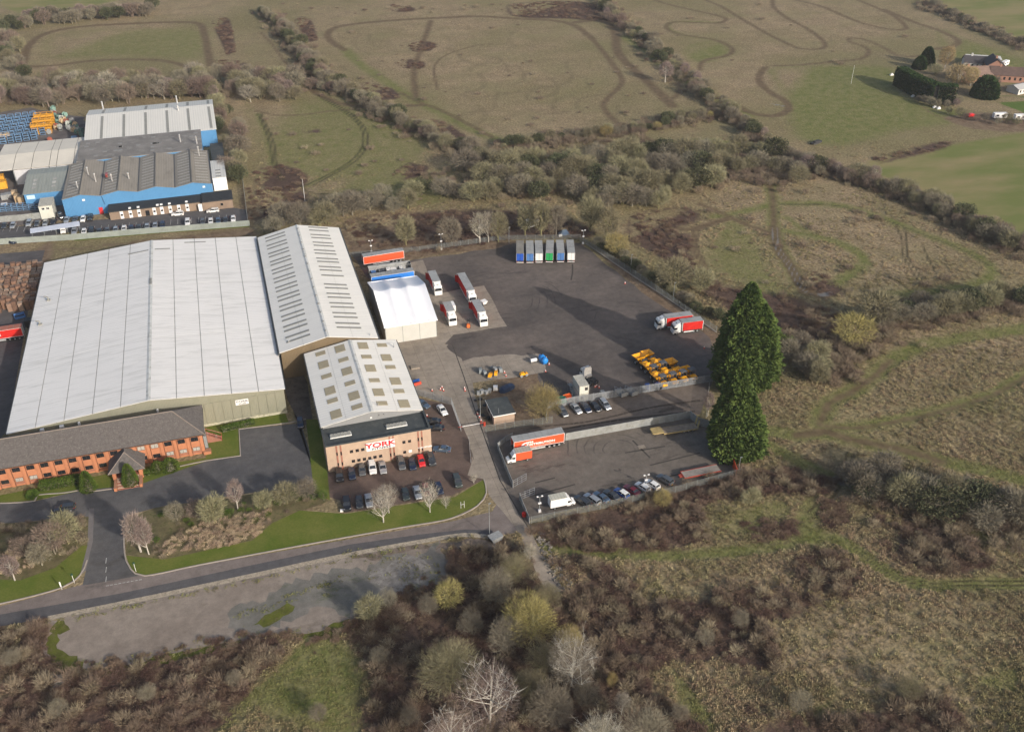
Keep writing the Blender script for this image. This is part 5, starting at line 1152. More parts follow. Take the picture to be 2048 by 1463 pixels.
def trailer(x, y, hd, L, label, side=CURTO, rear=None, roof=TROOF, zt=4.0, name='trailer', group=None, legs=True, cat='trailer', side2=None):
    t = root(name, (x, y, .02), R(hd), label, cat, group)
    MB().box(0, L, -1.27, 1.27, 1.05, 1.22).build('deck', CHAS, t)
    MB().box(.2, L - .3, -.4, .4, .8, 1.04).build('chassis', CHAS, t)
    MB().box(0, L, -1.28, 1.28, zt - .09, zt).build('box_roof', roof, t)
    for k in range(int(L / 1.7)): MB().box(.5 + k * 1.7, .56 + k * 1.7, -1.2, 1.2, zt, zt + .03).build('roof_bow', RLIGHT, t)
    for s in (-1, 1):
        MB().box(.08, L - .08, s * 1.255 - .02, s * 1.255 + .02, 1.3, zt - .16).build('curtain', side, t)
        MB().box(.0, L, s * 1.27 - .025, s * 1.27 + .025, zt - .16, zt - .091).box(0, L, s * 1.27 - .025, s * 1.27 + .025, 1.2, 1.3).box(0, .1, s * 1.27 - .03, s * 1.27 + .03, 1.3, zt - .16).box(L - .1, L, s * 1.27 - .03, s * 1.27 + .03, 1.3, zt - .16).build('side_frame', WTRIM, t)
        MB().box(5.0, L - 3.2, s * 1.2 - .02, s * 1.2 + .02, .5, .62).box(5.0, L - 3.2, s * 1.2 - .02, s * 1.2 + .02, .75, .87).build('side_guard', WTRIM, t)
        for k in range(3): wheel(t, 1.3 + 1.3 * k, s * 1.0, .5, .38)
        if legs: MB().tube((L - 2.6, s * .8, 0), (L - 2.6, s * .8, 1.05), .07).build('landing_leg', CHAS, t)
        MB().box(-.03, -.004, s * .6 - .56, s * .6 + .56, 1.25, zt - .15).build('rear_door', rear or WTRIM, t)
        MB().box(-.05, -.004, s * 1.0 - .2, s * 1.0 + .2, .8, .95).build('tail_light', TAIL, t)
    MB().box(-.04, 0, -1.2, 1.2, .5, .72).build('rear_bumper', WTRIM, t)
    return t
DB = {'blue': mat('door blue', (.02, .085, .42), .5, .1, 1), 'mid blue': mat('door mid blue', (.07, .17, .40), .5, .1, 1), 'green': mat('door green', (.02, .30, .09), .5, .1, 1)}
TR2 = mat('trailer roof tan', (.20, .19, .17), .7, .15, .4)
lab = ['leftmost of the six trailers, brown grey roof and blue doors', 'second of the six trailers, pale blue doors', 'third of the six trailers, white doors', 'fourth of the six trailers, green doors', 'fifth of the six trailers, blue doors', 'rightmost of the six trailers, white doors with a red lamp bar']
for k, (x, y, dr) in enumerate([(87.7, 279.3, 'blue'), (90.9, 278.3, 'mid blue'), (93.9, 277.6, None), (97.3, 276.8, 'green'), (101.0, 275.8, 'mid blue'), (104.4, 274.8, None)]):
    trailer(x, y, 73 - (3 if k == 3 else 0), 10.0, lab[k], side=RLIGHT, rear=DB.get(dr), roof=TR2 if k == 0 else TROOF, group='six trailers parked side by side')
trailer(50.6, 294.0, 183, 14.0, 'orange sided trailer behind the white tent', side=CURTO)
trailer(50.9, 278.6, 181.5, 14.2, 'blue sided trailer close behind the white tent', side=mat('blue curtain', (.03, .19, .62), .5, .1, .5))
# open topped trailer
t = root('trailer', (37.0, 284.0, .02), 0, 'open framed trailer loaded with pale and blue goods behind the tent', 'trailer')
MB().box(0, 14, -1.27, 1.27, 1.0, 1.15).build('deck', CHAS, t)
MB().box(0, 14, 1.24, 1.28, 1.15, 3.9).build('side_wall', TROOF, t)
MB().box(0, 14, -1.28, -1.24, 3.8, 3.9).box(0, 14, .7, 1.3, 3.9, 3.96).build('top_rail', TROOF, t)
MB().box(0, .06, -1.2, 1.2, 1.15, 3.9).box(13.94, 14, -1.2, 1.2, 1.15, 3.9).build('end_wall', DARKP, t)
for x in (0, 3.5, 7, 10.5, 14): MB().box(x - .04, x + .04, -1.29, -1.2, 1.1, 3.85).box(x - .04, x + .04, -1.2, 1.2, 3.86, 3.92).build('roof_bow', TROOF, t)
for x in (1.4, 2.7, 4): 
    for s in (-1, 1): wheel(t, x, s, .5, .38)
for k, (x, w_, m_) in enumerate([(1.6, 1.6, DB['mid blue']), (4.3, 2.0, CARC['navy']), (6.6, 1.4, WHITE), (8.4, 1.8, WHITE), (10.8, 1.0, WTRIM)]):
    tag(MB().box(37 + x - w_ / 2, 37 + x + w_ / 2, 283.1, 284.9, 1.18, 2.3 + .25 * (k % 3)).build('packed_goods', m_), ['pale blue pack at the left of the open trailer', 'dark blue pack in the open trailer', 'small white pack in the open trailer', 'large white pack in the open trailer', 'narrow white pack at the right of the open trailer'][k], 'goods', 'goods on the open trailer')
# red trailer with lettering
t = trailer(55.4 + 13.3, 182.1, 180, 13.3, 'orange red trailer with white DISTRIBUTION lettering in the lower yard')
yl = 1.29  # local +y side faces the camera after the half turn
WP = paint('lettering white', (.8, .8, .8), .5, .3, 0)
for txt, sz, x, z, xs in (('EFM', .78, 5.55 + 3.6, 3.0, 1.35), ('DISTRIBUTION', .86, 6.2, 2.28, 1.30)):
    o = ob('lettering', text_mesh(txt, sz, WP, .01, xs=xs, bold=.03), t); o.rotation_euler = (R(90), 0, R(180)); o.location = (x, yl + .01, z)
    
mb = MB()   # swept arrow emblem
mb.add([(p[0], yl + .01, p[1]) for p in [(11.3, 2.0), (11.4, 2.4), (11.2, 2.8), (10.8, 3.1), (9.9, 3.3), (9.9, 3.0), (10.5, 2.8), (10.6, 2.5), (10.4, 2.35), (10.0, 2.25), (9.3, 2.2), (9.9, 1.8), (10.8, 1.7)]], [tuple(range(13))]); mb.build('emblem', WP, t)
MB().box(2.6, 10.4, yl - .01, yl + .006, 1.52, 1.66).build('small_print_line', mat('pale red print', (.72, .35, .28), .5, .05, 3), t)
# luton vans
def luton(x, y, hd, Lb, label, side, roofm):
    t = root('box_van', (x, y, .02), R(hd), label, 'van')
    MB().box(0, Lb, -1.05, 1.05, .75, 3.0).build('box', side, t); MB().box(-.02, Lb + .02, -1.07, 1.07, 3.0, 3.08).build('box_roof', roofm, t)
    for k in range(5): MB().box(.4 + k * Lb / 5.3, .44 + k * Lb / 5.3, -1, 1, 3.08, 3.11).build('roof_bow', RLIGHT, t)
    mb = MB().add([(Lb, -1.0, 2.1), (Lb, 1.0, 2.1), (Lb + .9, .85, 2.05), (Lb + .9, -.85, 2.05), (Lb, -1.0, 3.0), (Lb, 1.0, 3.0), (Lb + .35, .8, 2.9), (Lb + .35, -.8, 2.9)], [(3, 2, 1, 0), (4, 5, 6, 7), (0, 1, 5, 4), (1, 2, 6, 5), (2, 3, 7, 6), (3, 0, 4, 7)])
    mb.build('roof_fairing', CABW, t)
    secs = [[(xx, -w_, .35), (xx, -w_, zt), (xx, w_, zt), (xx, w_, .35)] for xx, w_, zt in ((Lb + .02, .98, 2.05), (Lb + .95, .98, 2.02), (Lb + 1.45, .94, 1.25), (Lb + 2.1, .86, 1.0), (Lb + 2.2, .7, .7))]
    o = MB().loft(secs).build('cab', CABW, t); fixn(o.data)
    MB().add([(Lb + 1.0, -.88, 1.93), (Lb + 1.0, .88, 1.93), (Lb + 1.43, .86, 1.33), (Lb + 1.43, -.86, 1.33)], [(3, 2, 1, 0)]).build('windscreen', CGLASS, o).location = (.03, 0, .03)
    for s in (-1, 1):
        MB().add([(Lb + .2, s * .995, 1.3), (Lb + 1.3, s * .965, 1.3), (Lb + .95, s * .99, 1.85), (Lb + .2, s * .995, 1.9)], [(0, 1, 2, 3)]).build('side_window', CGLASS, o)
        for x_ in (1.1, Lb + 1.35): wheel(t, x_, s * .88, .36, .22)
        MB().box(Lb + 2.0, Lb + 2.16, s * .7 - .13, s * .7 + .13, .75, .98).build('headlight', LAMP, o)
    return t
luton(59.1, 178.6, 180, 4.1, 'small box van with an orange red body and white cab', CURTO, mat('box roof tan', (.38, .36, .31), .6, .1, .6))
luton(57.5, 159.6, 0, 4.0, 'white box van parked beside the lower fence', WHITE, mat('box roof cream', (.46, .45, .38), .6, .1, .6))
# red trailer at the left edge of the picture
t = trailer(-67.4, 277.0, 181, 13.6, 'red trailer with white lettering parked at the left edge', side=CURT, roof=mat('faded red roof', (.35, .13, .09), .7, .15, .5))
o = ob('lettering', text_mesh('Kellys', 1.5, WP, .01, xs=1.3, bold=.03), t); o.rotation_euler = (R(90), 0, R(180)); o.location = (8.2, yl + .01, 2.6)

# ---- tractor unit
t = root('tractor_unit', (85.9, 203.4, .02), R(104), 'white tractor unit with bare chassis, nose away, behind the stacked cabins', 'lorry')
cab(t, 3.9, 1)
MB().box(0, 4.2, -.42, .42, .6, .9).box(1.0, 3.6, -1.1, -.5, .5, 1.0).box(1.9, 3.6, .5, 1.1, .5, 1.0).build('chassis', CHAS, t)
MB().box(1.2, 2.4, -.5, .5, .95, 1.1).build('fifth_wheel', DARKP, t); MB().box(3.2, 3.7, -.9, .9, 1.0, 1.6).build('air_tank', CHROME, t)
for x_ in (.9, 2.1, 5.2):
    for s in (-1, 1): wheel(t, x_, s * .98, .5, .42)
MB().box(.3, 1.4, -1.2, -.7, 1.05, 1.12).box(.3, 1.4, .7, 1.2, 1.05, 1.12).box(1.6, 2.6, -1.2, -.7, 1.05, 1.12).box(1.6, 2.6, .7, 1.2, 1.05, 1.12).build('mudguard', CHAS, t)

# ---- site dumpers
YEL = paint('dumper yellow', (.88, .39, .005), .45, .4, .2); ROPS = mat('canopy grey', (.10, .105, .115), .5, .1, 2)
def dumper(canopy):
    t = root('site_dumper', (0, 0, 0), 0, 'dumper', 'dumper')
    # skip at the front (+x)
    base = [(.45, -.55, .8), (1.55, -.55, .75), (1.55, .55, .75), (.45, .55, .8)]; top = [(.1, -1.15, 1.75), (2.35, -1.15, 1.55), (2.35, 1.15, 1.55), (.1, 1.15, 1.75)]
    inn = [(.2, -1.05, 1.76), (2.25, -1.05, 1.56), (2.25, 1.05, 1.56), (.2, 1.05, 1.76)]; bot = [(.55, -.5, 1.0), (1.5, -.5, .95), (1.5, .5, .95), (.55, .5, 1.0)]
    V = base + top + inn + bot
    F = [(3, 2, 1, 0), (0, 1, 5, 4), (1, 2, 6, 5), (2, 3, 7, 6), (3, 0, 4, 7), (4, 5, 9, 8), (5, 6, 10, 9), (6, 7, 11, 10), (7, 4, 8, 11), (8, 9, 13, 12), (9, 10, 14, 13), (10, 11, 15, 14), (11, 8, 12, 15), (12, 13, 14, 15)]
    MB().add(V, F).build('skip', YEL, t)
    MB().box(-2.0, 1.3, -.45, .45, .45, .8).build('chassis', CHAS, t)
    secs = [[(x, -w_, .8), (x, -w_, z - .12), (x, -w_ + .15, z), (x, w_ - .15, z), (x, w_, z - .12), (x, w_, .8)] for x, w_, z in ((-2.15, .55, 1.15), (-2.0, .68, 1.3), (-1.2, .72, 1.42), (-.95, .7, 1.42))]
    o = MB().loft(secs).build('engine_cover', YEL, t); fixn(o.data)
    MB().box(-.9, -.1, -.75, .75, .8, 1.0).build('footplate', YEL, t)
    MB().box(-.85, -.45, -.3, .3, 1.0, 1.3).box(-.9, -.8, -.3, .3, 1.3, 1.65).build('seat', DARKP, t)
    MB().tube((-.15, 0, 1.0), (-.3, 0, 1.6), .05).tube((-.36, 0, 1.56), (-.26, 0, 1.62), .2, n=10).build('steering_wheel', DARKP, t)
    if canopy:
        mb = MB()
        for x in (-1.05, -.05):
            for s in (-.65, .65): mb.tube((x, s, 1.0), (x, s, 2.5), .05)
        mb.build('canopy_frame', ROPS, t)
        MB().box(-1.2, .1, -.75, .75, 2.5, 2.6).box(-.9, -.5, -.65, .65, 2.6, 2.66).build('canopy_roof', ROPS, t)
    else: MB().tube((-1.0, -.6, 1.0), (-1.0, -.6, 1.9), .05).tube((-1.0, .6, 1.0), (-1.0, .6, 1.9), .05).tube((-1, -.6, 1.9), (-1, .6, 1.9), .05).build('roll_bar', ROPS, t)
    for x in (.75, -1.5):
        for s in (-1, 1): wheel(t, x, s * .95, .52, .42)
    return t
dc, dn = dumper(True), dumper(False)
gD = 'yellow dumpers parked by the fence'
for x, y, p, lab in [(103.2, 199.0, dc, 'canopied yellow dumper, leftmost of the front row by the fence'), (106.4, 199.3, dc, 'canopied yellow dumper, second from the left in the front row'), (109.5, 199.5, dc, 'canopied yellow dumper, third from the left in the front row'), (112.3, 199.7, dc, 'canopied yellow dumper, rightmost of the front row'),
                     (102.9, 204.2, dc, 'canopied yellow dumper, left one of the middle row'), (106.1, 205.2, dc, 'canopied yellow dumper, right one of the middle row'), (109.8, 204.6, dn, 'yellow dumper without canopy at the right of the middle row'),
                     (102.2, 209.6, dn, 'yellow dumper without canopy, left one of the back row'), (105.2, 210.6, dn, 'yellow dumper without canopy, right one of the back row')]:
    put(p, (x, y, .02), R(99 + rnd2.uniform(-3, 3)), lab, gD, 1.32)

# ---- low loader, red flatbed, small trailers
SAND = mat('sand paint', (.40, .30, .13), .7, .2, .6, dirt=(.22, .16, .09)); PLANK = mat('trailer planks', (.27, .215, .16), .9, .25, .8)
t = root('low_loader', (91.4, 178.4, .02), R(-3), 'empty low loader trailer with a sand yellow neck and raised rear ramps', 'trailer')
MB().add([(0, -1.1, 1.0), (.5, -1.3, 1.0), (3.0, -1.3, 1.0), (3.0, 1.3, 1.0), (.5, 1.3, 1.0), (0, 1.1, 1.0), (0, -1.1, 1.3), (.5, -1.3, 1.3), (3.0, -1.3, 1.3), (3.0, 1.3, 1.3), (.5, 1.3, 1.3), (0, 1.1, 1.3)], [(6, 7, 8, 9, 10, 11), (5, 4, 3, 2, 1, 0)] + [(i, (i + 1) % 6, 6 + (i + 1) % 6, 6 + i) for i in range(6)]).build('neck', SAND, t)
for k in range(12): MB().box(3.05 + k * .78, 3.05 + k * .78 + .74, -1.25, 1.25, .75, .85).build('plank', PLANK, t)
MB().box(3.0, 12.4, -1.3, -1.26, .5, .88).box(3, 12.4, 1.26, 1.3, .5, .88).box(3, 12.4, -.4, .4, .4, .74).build('chassis', SAND, t)
for s in (-1, 1):
    for k in range(3): wheel(t, 8.6 + k * 1.2, s * 1.05, .38, .3)
    MB().slab([(12.4, s * .75 - .4, .9), (12.7, s * .75 - .4, 3.1), (12.7, s * .75 + .4, 3.1), (12.4, s * .75 + .4, .9)], .12).build('ramp', SAND, t)
    MB().tube((1.0, s * .9, 0), (1.0, s * .9, 1.0), .07).build('landing_leg', CHAS, t)
t = root('flatbed_trailer', (91.6, 160.4, .02), R(0), 'red framed flatbed trailer with a grey plank deck by the lower fence', 'trailer')
for k in range(3): MB().box(.1, 9.6, -1.15 + k * .78, -1.15 + k * .78 + .72, 1.0, 1.1).build('deck_board', mat('grey boards', (.25, .225, .20), .85, .15, .7, dirt=(.2, .17, .15)), t)
FR = mat('dull red frame', (.34, .055, .035), .7, .2, .8); MB().box(0, 9.7, -1.3, -1.2, .8, 1.12).box(0, 9.7, 1.2, 1.3, .8, 1.12).box(0, .1, -1.2, 1.2, .8, 1.12).box(-.9, 0, -.5, .5, .8, 1.0).build('frame', FR, t)
for s in (-1, 1):
    for k in range(2): wheel(t, 6.5 + k * 1.2, s * 1.0, .42, .3)
GALV = mat('galvanised bed', (.27, .28, .28), .6, .15, 2, dirt=(.16, .15, .14))
for (px, py, lab) in ((1241, 788, 'grey plant trailer, left of two behind the mesh fence'), (1262, 786, 'grey plant trailer, right of two behind the mesh fence')):
    g_ = G(px, py); t = root('plant_trailer', (*g_, .02), R(97), lab, 'trailer', 'small plant trailers')
    MB().box(-2.0, 2.0, -.95, .95, .5, .58).box(-2, 2, -.98, -.92, .58, .95).box(-2, 2, .92, .98, .58, .95).build('bed', GALV, t)
    MB().tube((2.0, -.6, .5), (3.3, 0, .5), .05).tube((2.0, .6, .5), (3.3, 0, .5), .05).build('drawbar', STEEL, t)
    MB().box(-2.05, -1.98, -.9, .9, .5, 1.7).build('tail_ramp', GALV, t)
    for s in (-1, 1): wheel(t, -.3, s * 1.1, .3, .18); wheel(t, .4, s * 1.1, .3, .18)
g_ = G(1206, 792); t = root('generator', (*g_, .02), R(95), 'pale grey boxed generator behind the mesh fence', 'generator'); MB().box(-1.0, 1.0, -.55, .55, .3, 1.4).build('case', GALV, t); MB().box(-.9, .9, -.45, .45, .05, .3).build('skid', CHAS, t)
for k, (px, py) in enumerate(((1295, 778), (1316, 775))):
    g_ = G(px, py); t = root('blue_plant', (*g_, .02), R(85 + 20 * k), ['blue boxed plant machine left of another by the dumpers', 'blue plant machine right beside the front dumper'][k], 'machine', 'blue plant by the dumpers')
    MB().box(-.9, .9, -.6, .6, .5, 1.35).box(-.6, .3, -.55, .55, 1.35, 1.6).build('body', CARC['blue'], t); MB().box(-1.1, 1.1, -.35, .35, .3, .5).build('chassis', CHAS, t)
    for s in (-1, 1): wheel(t, -.6, s * .7, .3, .2); wheel(t, .6, s * .7, .3, .2)
# blue tank, white gas tank, yellow rollers, forklift, white bins
g_ = G(1086, 724); BP = paint('tank blue', (.02, .24, .68), .45, .4, .2)
t = root('blue_tank', (*g_, .02), R(100), 'bright blue moulded tank at the corner of the yard slab', 'tank')
secs = []
for x, s in ((-1.7, .6), (-1.5, .9), (-.6, 1.0), (-.45, .8), (-.3, 1.0), (1.0, 1.0), (1.5, .8), (1.7, .45)): secs.append([(x, .95 * s * math.cos(a), 1.15 + 1.05 * s * math.sin(a)) for a in np.linspace(0, 2 * math.pi, 13)[:-1]])
o = MB().loft(secs).build('shell', BP, t, smooth=True); fixn(o.data); MB().box(-1.2, 1.2, -.6, .6, .02, .3).build('cradle', BP, t); MB().at(.9, 0, 2.1).tube((0, 0, 0), (0, 0, .15), .3, n=10).build('filler_cap', DARKP, t)
g_ = G(1067, 725); t = root('gas_tank', (*g_, .02), R(5), 'small white cylinder tank left of the blue tank', 'tank')
MB().tube((-.9, 0, .9), (.9, 0, .9), .5, n=14).build('shell', WHITE, t); MB().box(-.7, -.55, -.3, .3, 0, .5).box(.55, .7, -.3, .3, 0, .5).build('foot', STEELD, t)
def roller(px, py, hd, lab, m=YEL):
    g_ = G(px, py); t = root('small_roller', (*g_, .02), R(hd), lab, 'machine', 'small yellow machines')
    MB().tube((-.8, -.5, .42), (-.8, .5, .42), .42, n=14).tube((.8, -.5, .42), (.8, .5, .42), .42, n=14).build('drum', STEELD, t)
    secs = [[(x, -.45, .6), (x, -.45, z), (x, .45, z), (x, .45, .6)] for x, z in ((-1.2, .9), (-.9, 1.25), (.2, 1.3), (.3, .95), (1.2, .9))]
    o = MB().loft(secs).build('body', m, t); fixn(o.data); MB().box(.2, .6, -.25, .25, .95, 1.2).build('seat', DARKP, t); MB().tube((.0, -.42, 1.2), (.0, -.42, 2.2), .03).tube((0, .42, 1.2), (0, .42, 2.2), .03).tube((0, -.42, 2.2), (0, .42, 2.2), .03).build('roll_bar', DARKP, t)
roller(981, 754, 60, 'yellow roller at the front of the machine huddle'); roller(992, 750, 70, 'yellow roller at the right of the machine huddle'); roller(968, 748, 100, 'dark dusty roller at the left of the machine huddle', STEELD)
roller(961, 744, 80, 'dark roller farthest left of the machine huddle', STEELD); roller(1000, 742, 90, 'grey roller behind the yellow ones', STEELD); roller(988, 741, 110, 'small grey machine at the back of the machine huddle', GALV); roller(1047, 752, 10, 'yellow roller alone on the front edge of the yard slab')
g_ = G(937, 653); OR = paint('forklift orange', (.72, .16, .03), .45, .4, .2); t = root('forklift', (*g_, .02), R(75), 'orange forklift standing between the lorries', 'forklift')
secs = [[(x, -.5, .3), (x, -.5, z), (x, .5, z), (x, .5, .3)] for x, z in ((-1.2, .8), (-1.0, 1.15), (-.2, 1.15), (-.1, .7), (.8, .7))]
o = MB().loft(secs).build('body', OR, t); fixn(o.data); MB().box(-.5, .5, -.48, .48, 2.1, 2.17).build('overhead_guard', DARKP, t)
mb = MB()
for x in (-.5, .5):
    for s in (-.45, .45): mb.tube((x, s, .9), (x * .9, s, 2.1), .04)
mb.build('guard_post', DARKP, t); MB().box(.85, .95, -.4, -.3, .1, 2.3).box(.85, .95, .3, .4, .1, 2.3).build('mast', DARKP, t); MB().box(.95, 2.0, -.35, -.25, .1, .16).box(.95, 2.0, .25, .35, .1, .16).build('fork', STEELD, t)
for x in (-.8, .5):
    for s in (-1, 1): wheel(t, x, s * .5, .28, .2)
g_ = G(968, 609); t = root('white_hopper', (*g_, .02), .3, 'white tapered container beside the lorries', 'container')
MB().add([(-.5, -.5, .3), (.5, -.5, .3), (.5, .5, .3), (-.5, .5, .3), (-.9, -.9, 1.4), (.9, -.9, 1.4), (.9, .9, 1.4), (-.9, .9, 1.4)], [(3, 2, 1, 0), (4, 5, 6, 7), (0, 1, 5, 4), (1, 2, 6, 5), (2, 3, 7, 6), (3, 0, 4, 7)]).build('shell', WHITE, t); MB().box(-.7, .7, -.7, .7, .02, .3).build('base', CHAS, t)
tag(MB().at(*G(905, 618), .02).box(-.6, .6, -2.0, 1.2, .3, 2.2).box(-.5, -.3, -1.9, -1.7, 0, .3).box(.3, .5, .9, 1.1, 0, .3).build('white_container', WHITE), 'tall white container behind the short lorry', 'container')
# stuff around the hut tree
g_ = G(1014, 778); t = root('dark_tarp_load', (*g_, .02), .4, 'dark blue tarpaulin covered load left of the bare tree', 'covered load'); secs = [[(x, -1.3 * s, 0), (x, -1.1 * s, 1.1 * s), (x, 0, 1.6 * s), (x, 1.1 * s, 1.0 * s), (x, 1.3 * s, 0)] for x, s in ((-2.6, .3), (-1.8, .9), (0, 1), (1.6, .85), (2.4, .4))]
o = MB().loft(secs).build('tarpaulin', mat('dark tarp', (.02, .035, .075), .6, .3, 1), t); fixn(o.data)
for k, (px, py, w_, d_, h_, m_) in enumerate([(957, 789, .9, .8, 1.0, GALV), (964, 786, 1.0, 1.0, 1.1, GALV), (972, 787, 1.0, .9, .9, GALV), (979, 784, 1.2, .9, 1.0, GALV), (991, 779, 1.3, 1.2, 1.1, WTRIM), (961, 800, .8, .8, .6, DARKP), (970, 812, 1.0, .8, .5, DARKP), (951, 802, .6, .6, .5, DARKP), (958, 822, 1.2, .9, .4, CHAS), (966, 832, .8, 1.2, .4, CHAS)]):
    g_ = G(px, py); t = root('plant_box', (*g_, .02), rnd2.uniform(0, 1.5), ['small galvanised box, leftmost behind the gatehouse', 'galvanised box second from the left behind the gatehouse', 'galvanised box in the middle behind the gatehouse', 'galvanised box right of the middle behind the gatehouse', 'pale box nearest the dark tarpaulin', 'dark box at the left of the gatehouse lawn edge', 'low dark crate beside the gatehouse wall', 'small dark box by the steel stand', 'low dark heap of fittings left of the gatehouse', 'low dark crate nearest the barrier'][k], 'box', 'boxes stored behind the gatehouse')
    MB().box(-w_ / 2, w_ / 2, -d_ / 2, d_ / 2, .12, h_).build('case', m_, t); MB().box(-w_ / 2 - .05, w_ / 2 + .05, -d_ / 2 - .05, d_ / 2 + .05, 0, .12).build('pallet_base', PLANK, t)
g_ = G(977, 838); t = root('tyre_pile', (*g_, .02), 0, 'black tyres lying against the gatehouse wall', 'tyres')
for k in range(3): MB().tube((0, 0, .25 * k), (0, 0, .25 * k + .22), .5, n=14).build('tyre', TYRE, t)
g_ = G(1134, 797); t = root('orange_barrier_stack', (*g_, .02), .2, 'stack of bright orange plastic barriers left of the cabins', 'barriers')
for k in range(4): MB().box(-1.1, 1.1, -.5 + .25 * k, -.35 + .25 * k, 0, 1.0 + .12 * k).build('barrier', OR if k % 2 else paint('barrier orange', (.75, .09, .02), .5, .3, 0), t)
tag(MB().at(*G(1122, 803), .02).box(-1.3, 1.3, -.9, .9, 0, 1.15).box(-1.35, 1.35, -.95, .95, 1.15, 1.22).build('green_container', paint('container green', (.03, .20, .12), .6, .3, 0)), 'green container between the bare tree and the barriers', 'container')
tag(MB().at(*G(1048, 1031), .02).tube((0, 0, 0), (0, 0, .9), .5, .5, n=12).tube((0, 0, .9), (0, 0, 1.1), .52, .3, n=12).build('red_drum', CURT), 'red drum outside the lower yard gate', 'drum')
g_ = G(991, 1079); t = root('skip', (*g_, .02), .3, 'grey metal skip at the end of the rubble edging', 'skip')
MB().add([(-1.0, -.9, 0), (1.0, -.9, 0), (1.0, .9, 0), (-1.0, .9, 0), (-1.5, -1.05, 1.3), (1.5, -1.05, 1.3), (1.5, 1.05, 1.3), (-1.5, 1.05, 1.3)], [(3, 2, 1, 0), (0, 1, 5, 4), (1, 2, 6, 5), (2, 3, 7, 6), (3, 0, 4, 7), (4, 5, 6, 7)]).build('skip_body', GALV, t)
tag(MB().at(*G(684, 1022), .02).box(-.4, .4, -.25, .25, .02, .5).build('white_box', WHITE), 'small white box on the grass beside the black car', 'box')
# cones and barriers
CONEM = paint('cone red', (.55, .07, .04), .5, .3, 0)
def cone_proto():
    t = root('traffic_cone', (0, 0, 0), 0, 'cone', 'cone'); MB().tube((0, 0, .06), (0, 0, .8), .2, .04, n=10).build('cone_body', CONEM, t); MB().tube((0, 0, .3), (0, 0, .66), .16, .1, n=10).build('white_band', WHITE, t); MB().box(-.25, .25, -.25, .25, 0, .06).build('cone_base', CONEM, t); return t
cp = cone_proto(); gC = 'red and white cones by the gatehouse lane'
for i, (px, py, lab) in enumerate([(884,775,'first of a red and white cluster on the apron'),(887,781,'near right of the cluster on the apron'),(881,779,None),(864,781,'standing alone left of the cluster'),(929,777,'at the apron edge opposite the cluster'),(930,781,'at the apron edge, nearer of two'),(955,828,'at the left of the gatehouse, farthest'),(959,834,'at the left of the gatehouse, middle'),(962,842,'at the left of the gatehouse, nearest the barrier'),
    (1190,774,'left cone of three behind the tractor unit'),(1193,772,'middle cone of three behind the tractor unit'),(1198,775,'right cone of three behind the tractor unit'),(1093,717,'beside the blue tank'),(1098,729,'in front of the blue tank'),(1250,567,'white cone on the east edge of the yard'),(1408,696,'white cone at the yard corner by the conifers'),(854,832,'by the side of the unit near the parked cars'),(1009,745,'at the left front corner of the yard slab'),(1012,752,'near the front of the yard slab'),(1091,743,'at the right corner of the yard slab')]):
    put(cp, (*G(px, py), .02), 0, 'traffic cone ' + (lab or 'at the back of the cluster on the apron'), gC, .95)
t = root('barrier_gate', (*G(969, 851), .02), 0, 'lowered red and white barrier arm across the lane', 'barrier')
MB().box(-.3, .3, -.25, .25, 0, 1.1).build('barrier_post', CONEM, t)
for k in range(7): MB().box(-.3 - .95 * (k + 1), -.3 - .95 * k - .02, -.05, .05, .95, 1.07).build('arm_band', WHITE if k != 6 and k != 0 else CONEM, t)
# ================================================================ FENCES, POSTS, SMALL STRUCTURES
def fence(pts, h, pw, label, style='mesh', px=True, m=None, name='fence', z=.02, group=None):
    P = [G(*p) for p in pts] if px else pts
    t = root(name, (P[0][0], P[0][1], z), 0, label, 'fence', group); m = m or STEEL
    key = (style, h, pw)
    mb = MB()
    if style == 'palisade':
        for k in range(int(pw / .17)): mb.box(.06 + k * .17, .15 + k * .17, -.012, .012, .08, h)
        mb.box(0, pw, -.03, .03, .35, .42).box(0, pw, -.03, .03, h - .4, h - .33)
    elif style == 'solid':
        for k in range(int(pw / .3)): mb.box(.01 + k * .3, .29 + k * .3, -.02 - .015 * (k % 2), .02, .05, h)
        mb.box(0, pw, -.05, .05, h, h + .05)
    else:
        for k in range(int(pw / .12)): mb.box(.02 + k * .12, .045 + k * .12, -.008, .008, .05, h)
        for j in range(5): mb.box(0, pw, -.01, .01, .1 + j * (h - .15) / 4, .14 + j * (h - .15) / 4)
    pm = mb.mesh('fence_panel', m); po = MB().box(-.05, .05, -.05, .05, 0, h + .1).mesh('fence_post', m)
    for a, b in zip(P[:-1], P[1:]):
        a = Vector(a[:2]); b = Vector(b[:2]); d = b - a; n = max(1, round(d.length / pw)); st = d / n; ang = math.atan2(d.y, d.x); sc = st.length / pw
        for i in range(n):
            q = a + st * i - Vector(P[0][:2])
            o = ob('fence_panel', pm, t, (q.x, q.y, 0), ang); o.scale = (sc, 1, 1)
            ob('fence_post', po, t, (q.x, q.y, 0), ang)
    q = Vector(P[-1][:2]) - Vector(P[0][:2]); ob('fence_post', po, t, (q.x, q.y, 0), 0)
    return t
MESHG = mat('green grey mesh', (.20, .215, .21), .6, .15, 2); PALG = mat('grey palisade', (.30, .315, .33), .5, .15, 1.5, metal=.2); WSOL = mat('pale fence sheet', (.27, .28, .275), .7, .2, .4, dirt=(.20, .20, .18))
fence([(833, 790), (903, 809), (922, 862)], 2.2, 2.6, 'wire fence curving round the car park beside the unit', 'mesh', m=PALG)
fence([(972, 864), (1104, 846)], 2.2, 2.6, 'mesh fence in front of the gatehouse', 'mesh', m=MESHG)
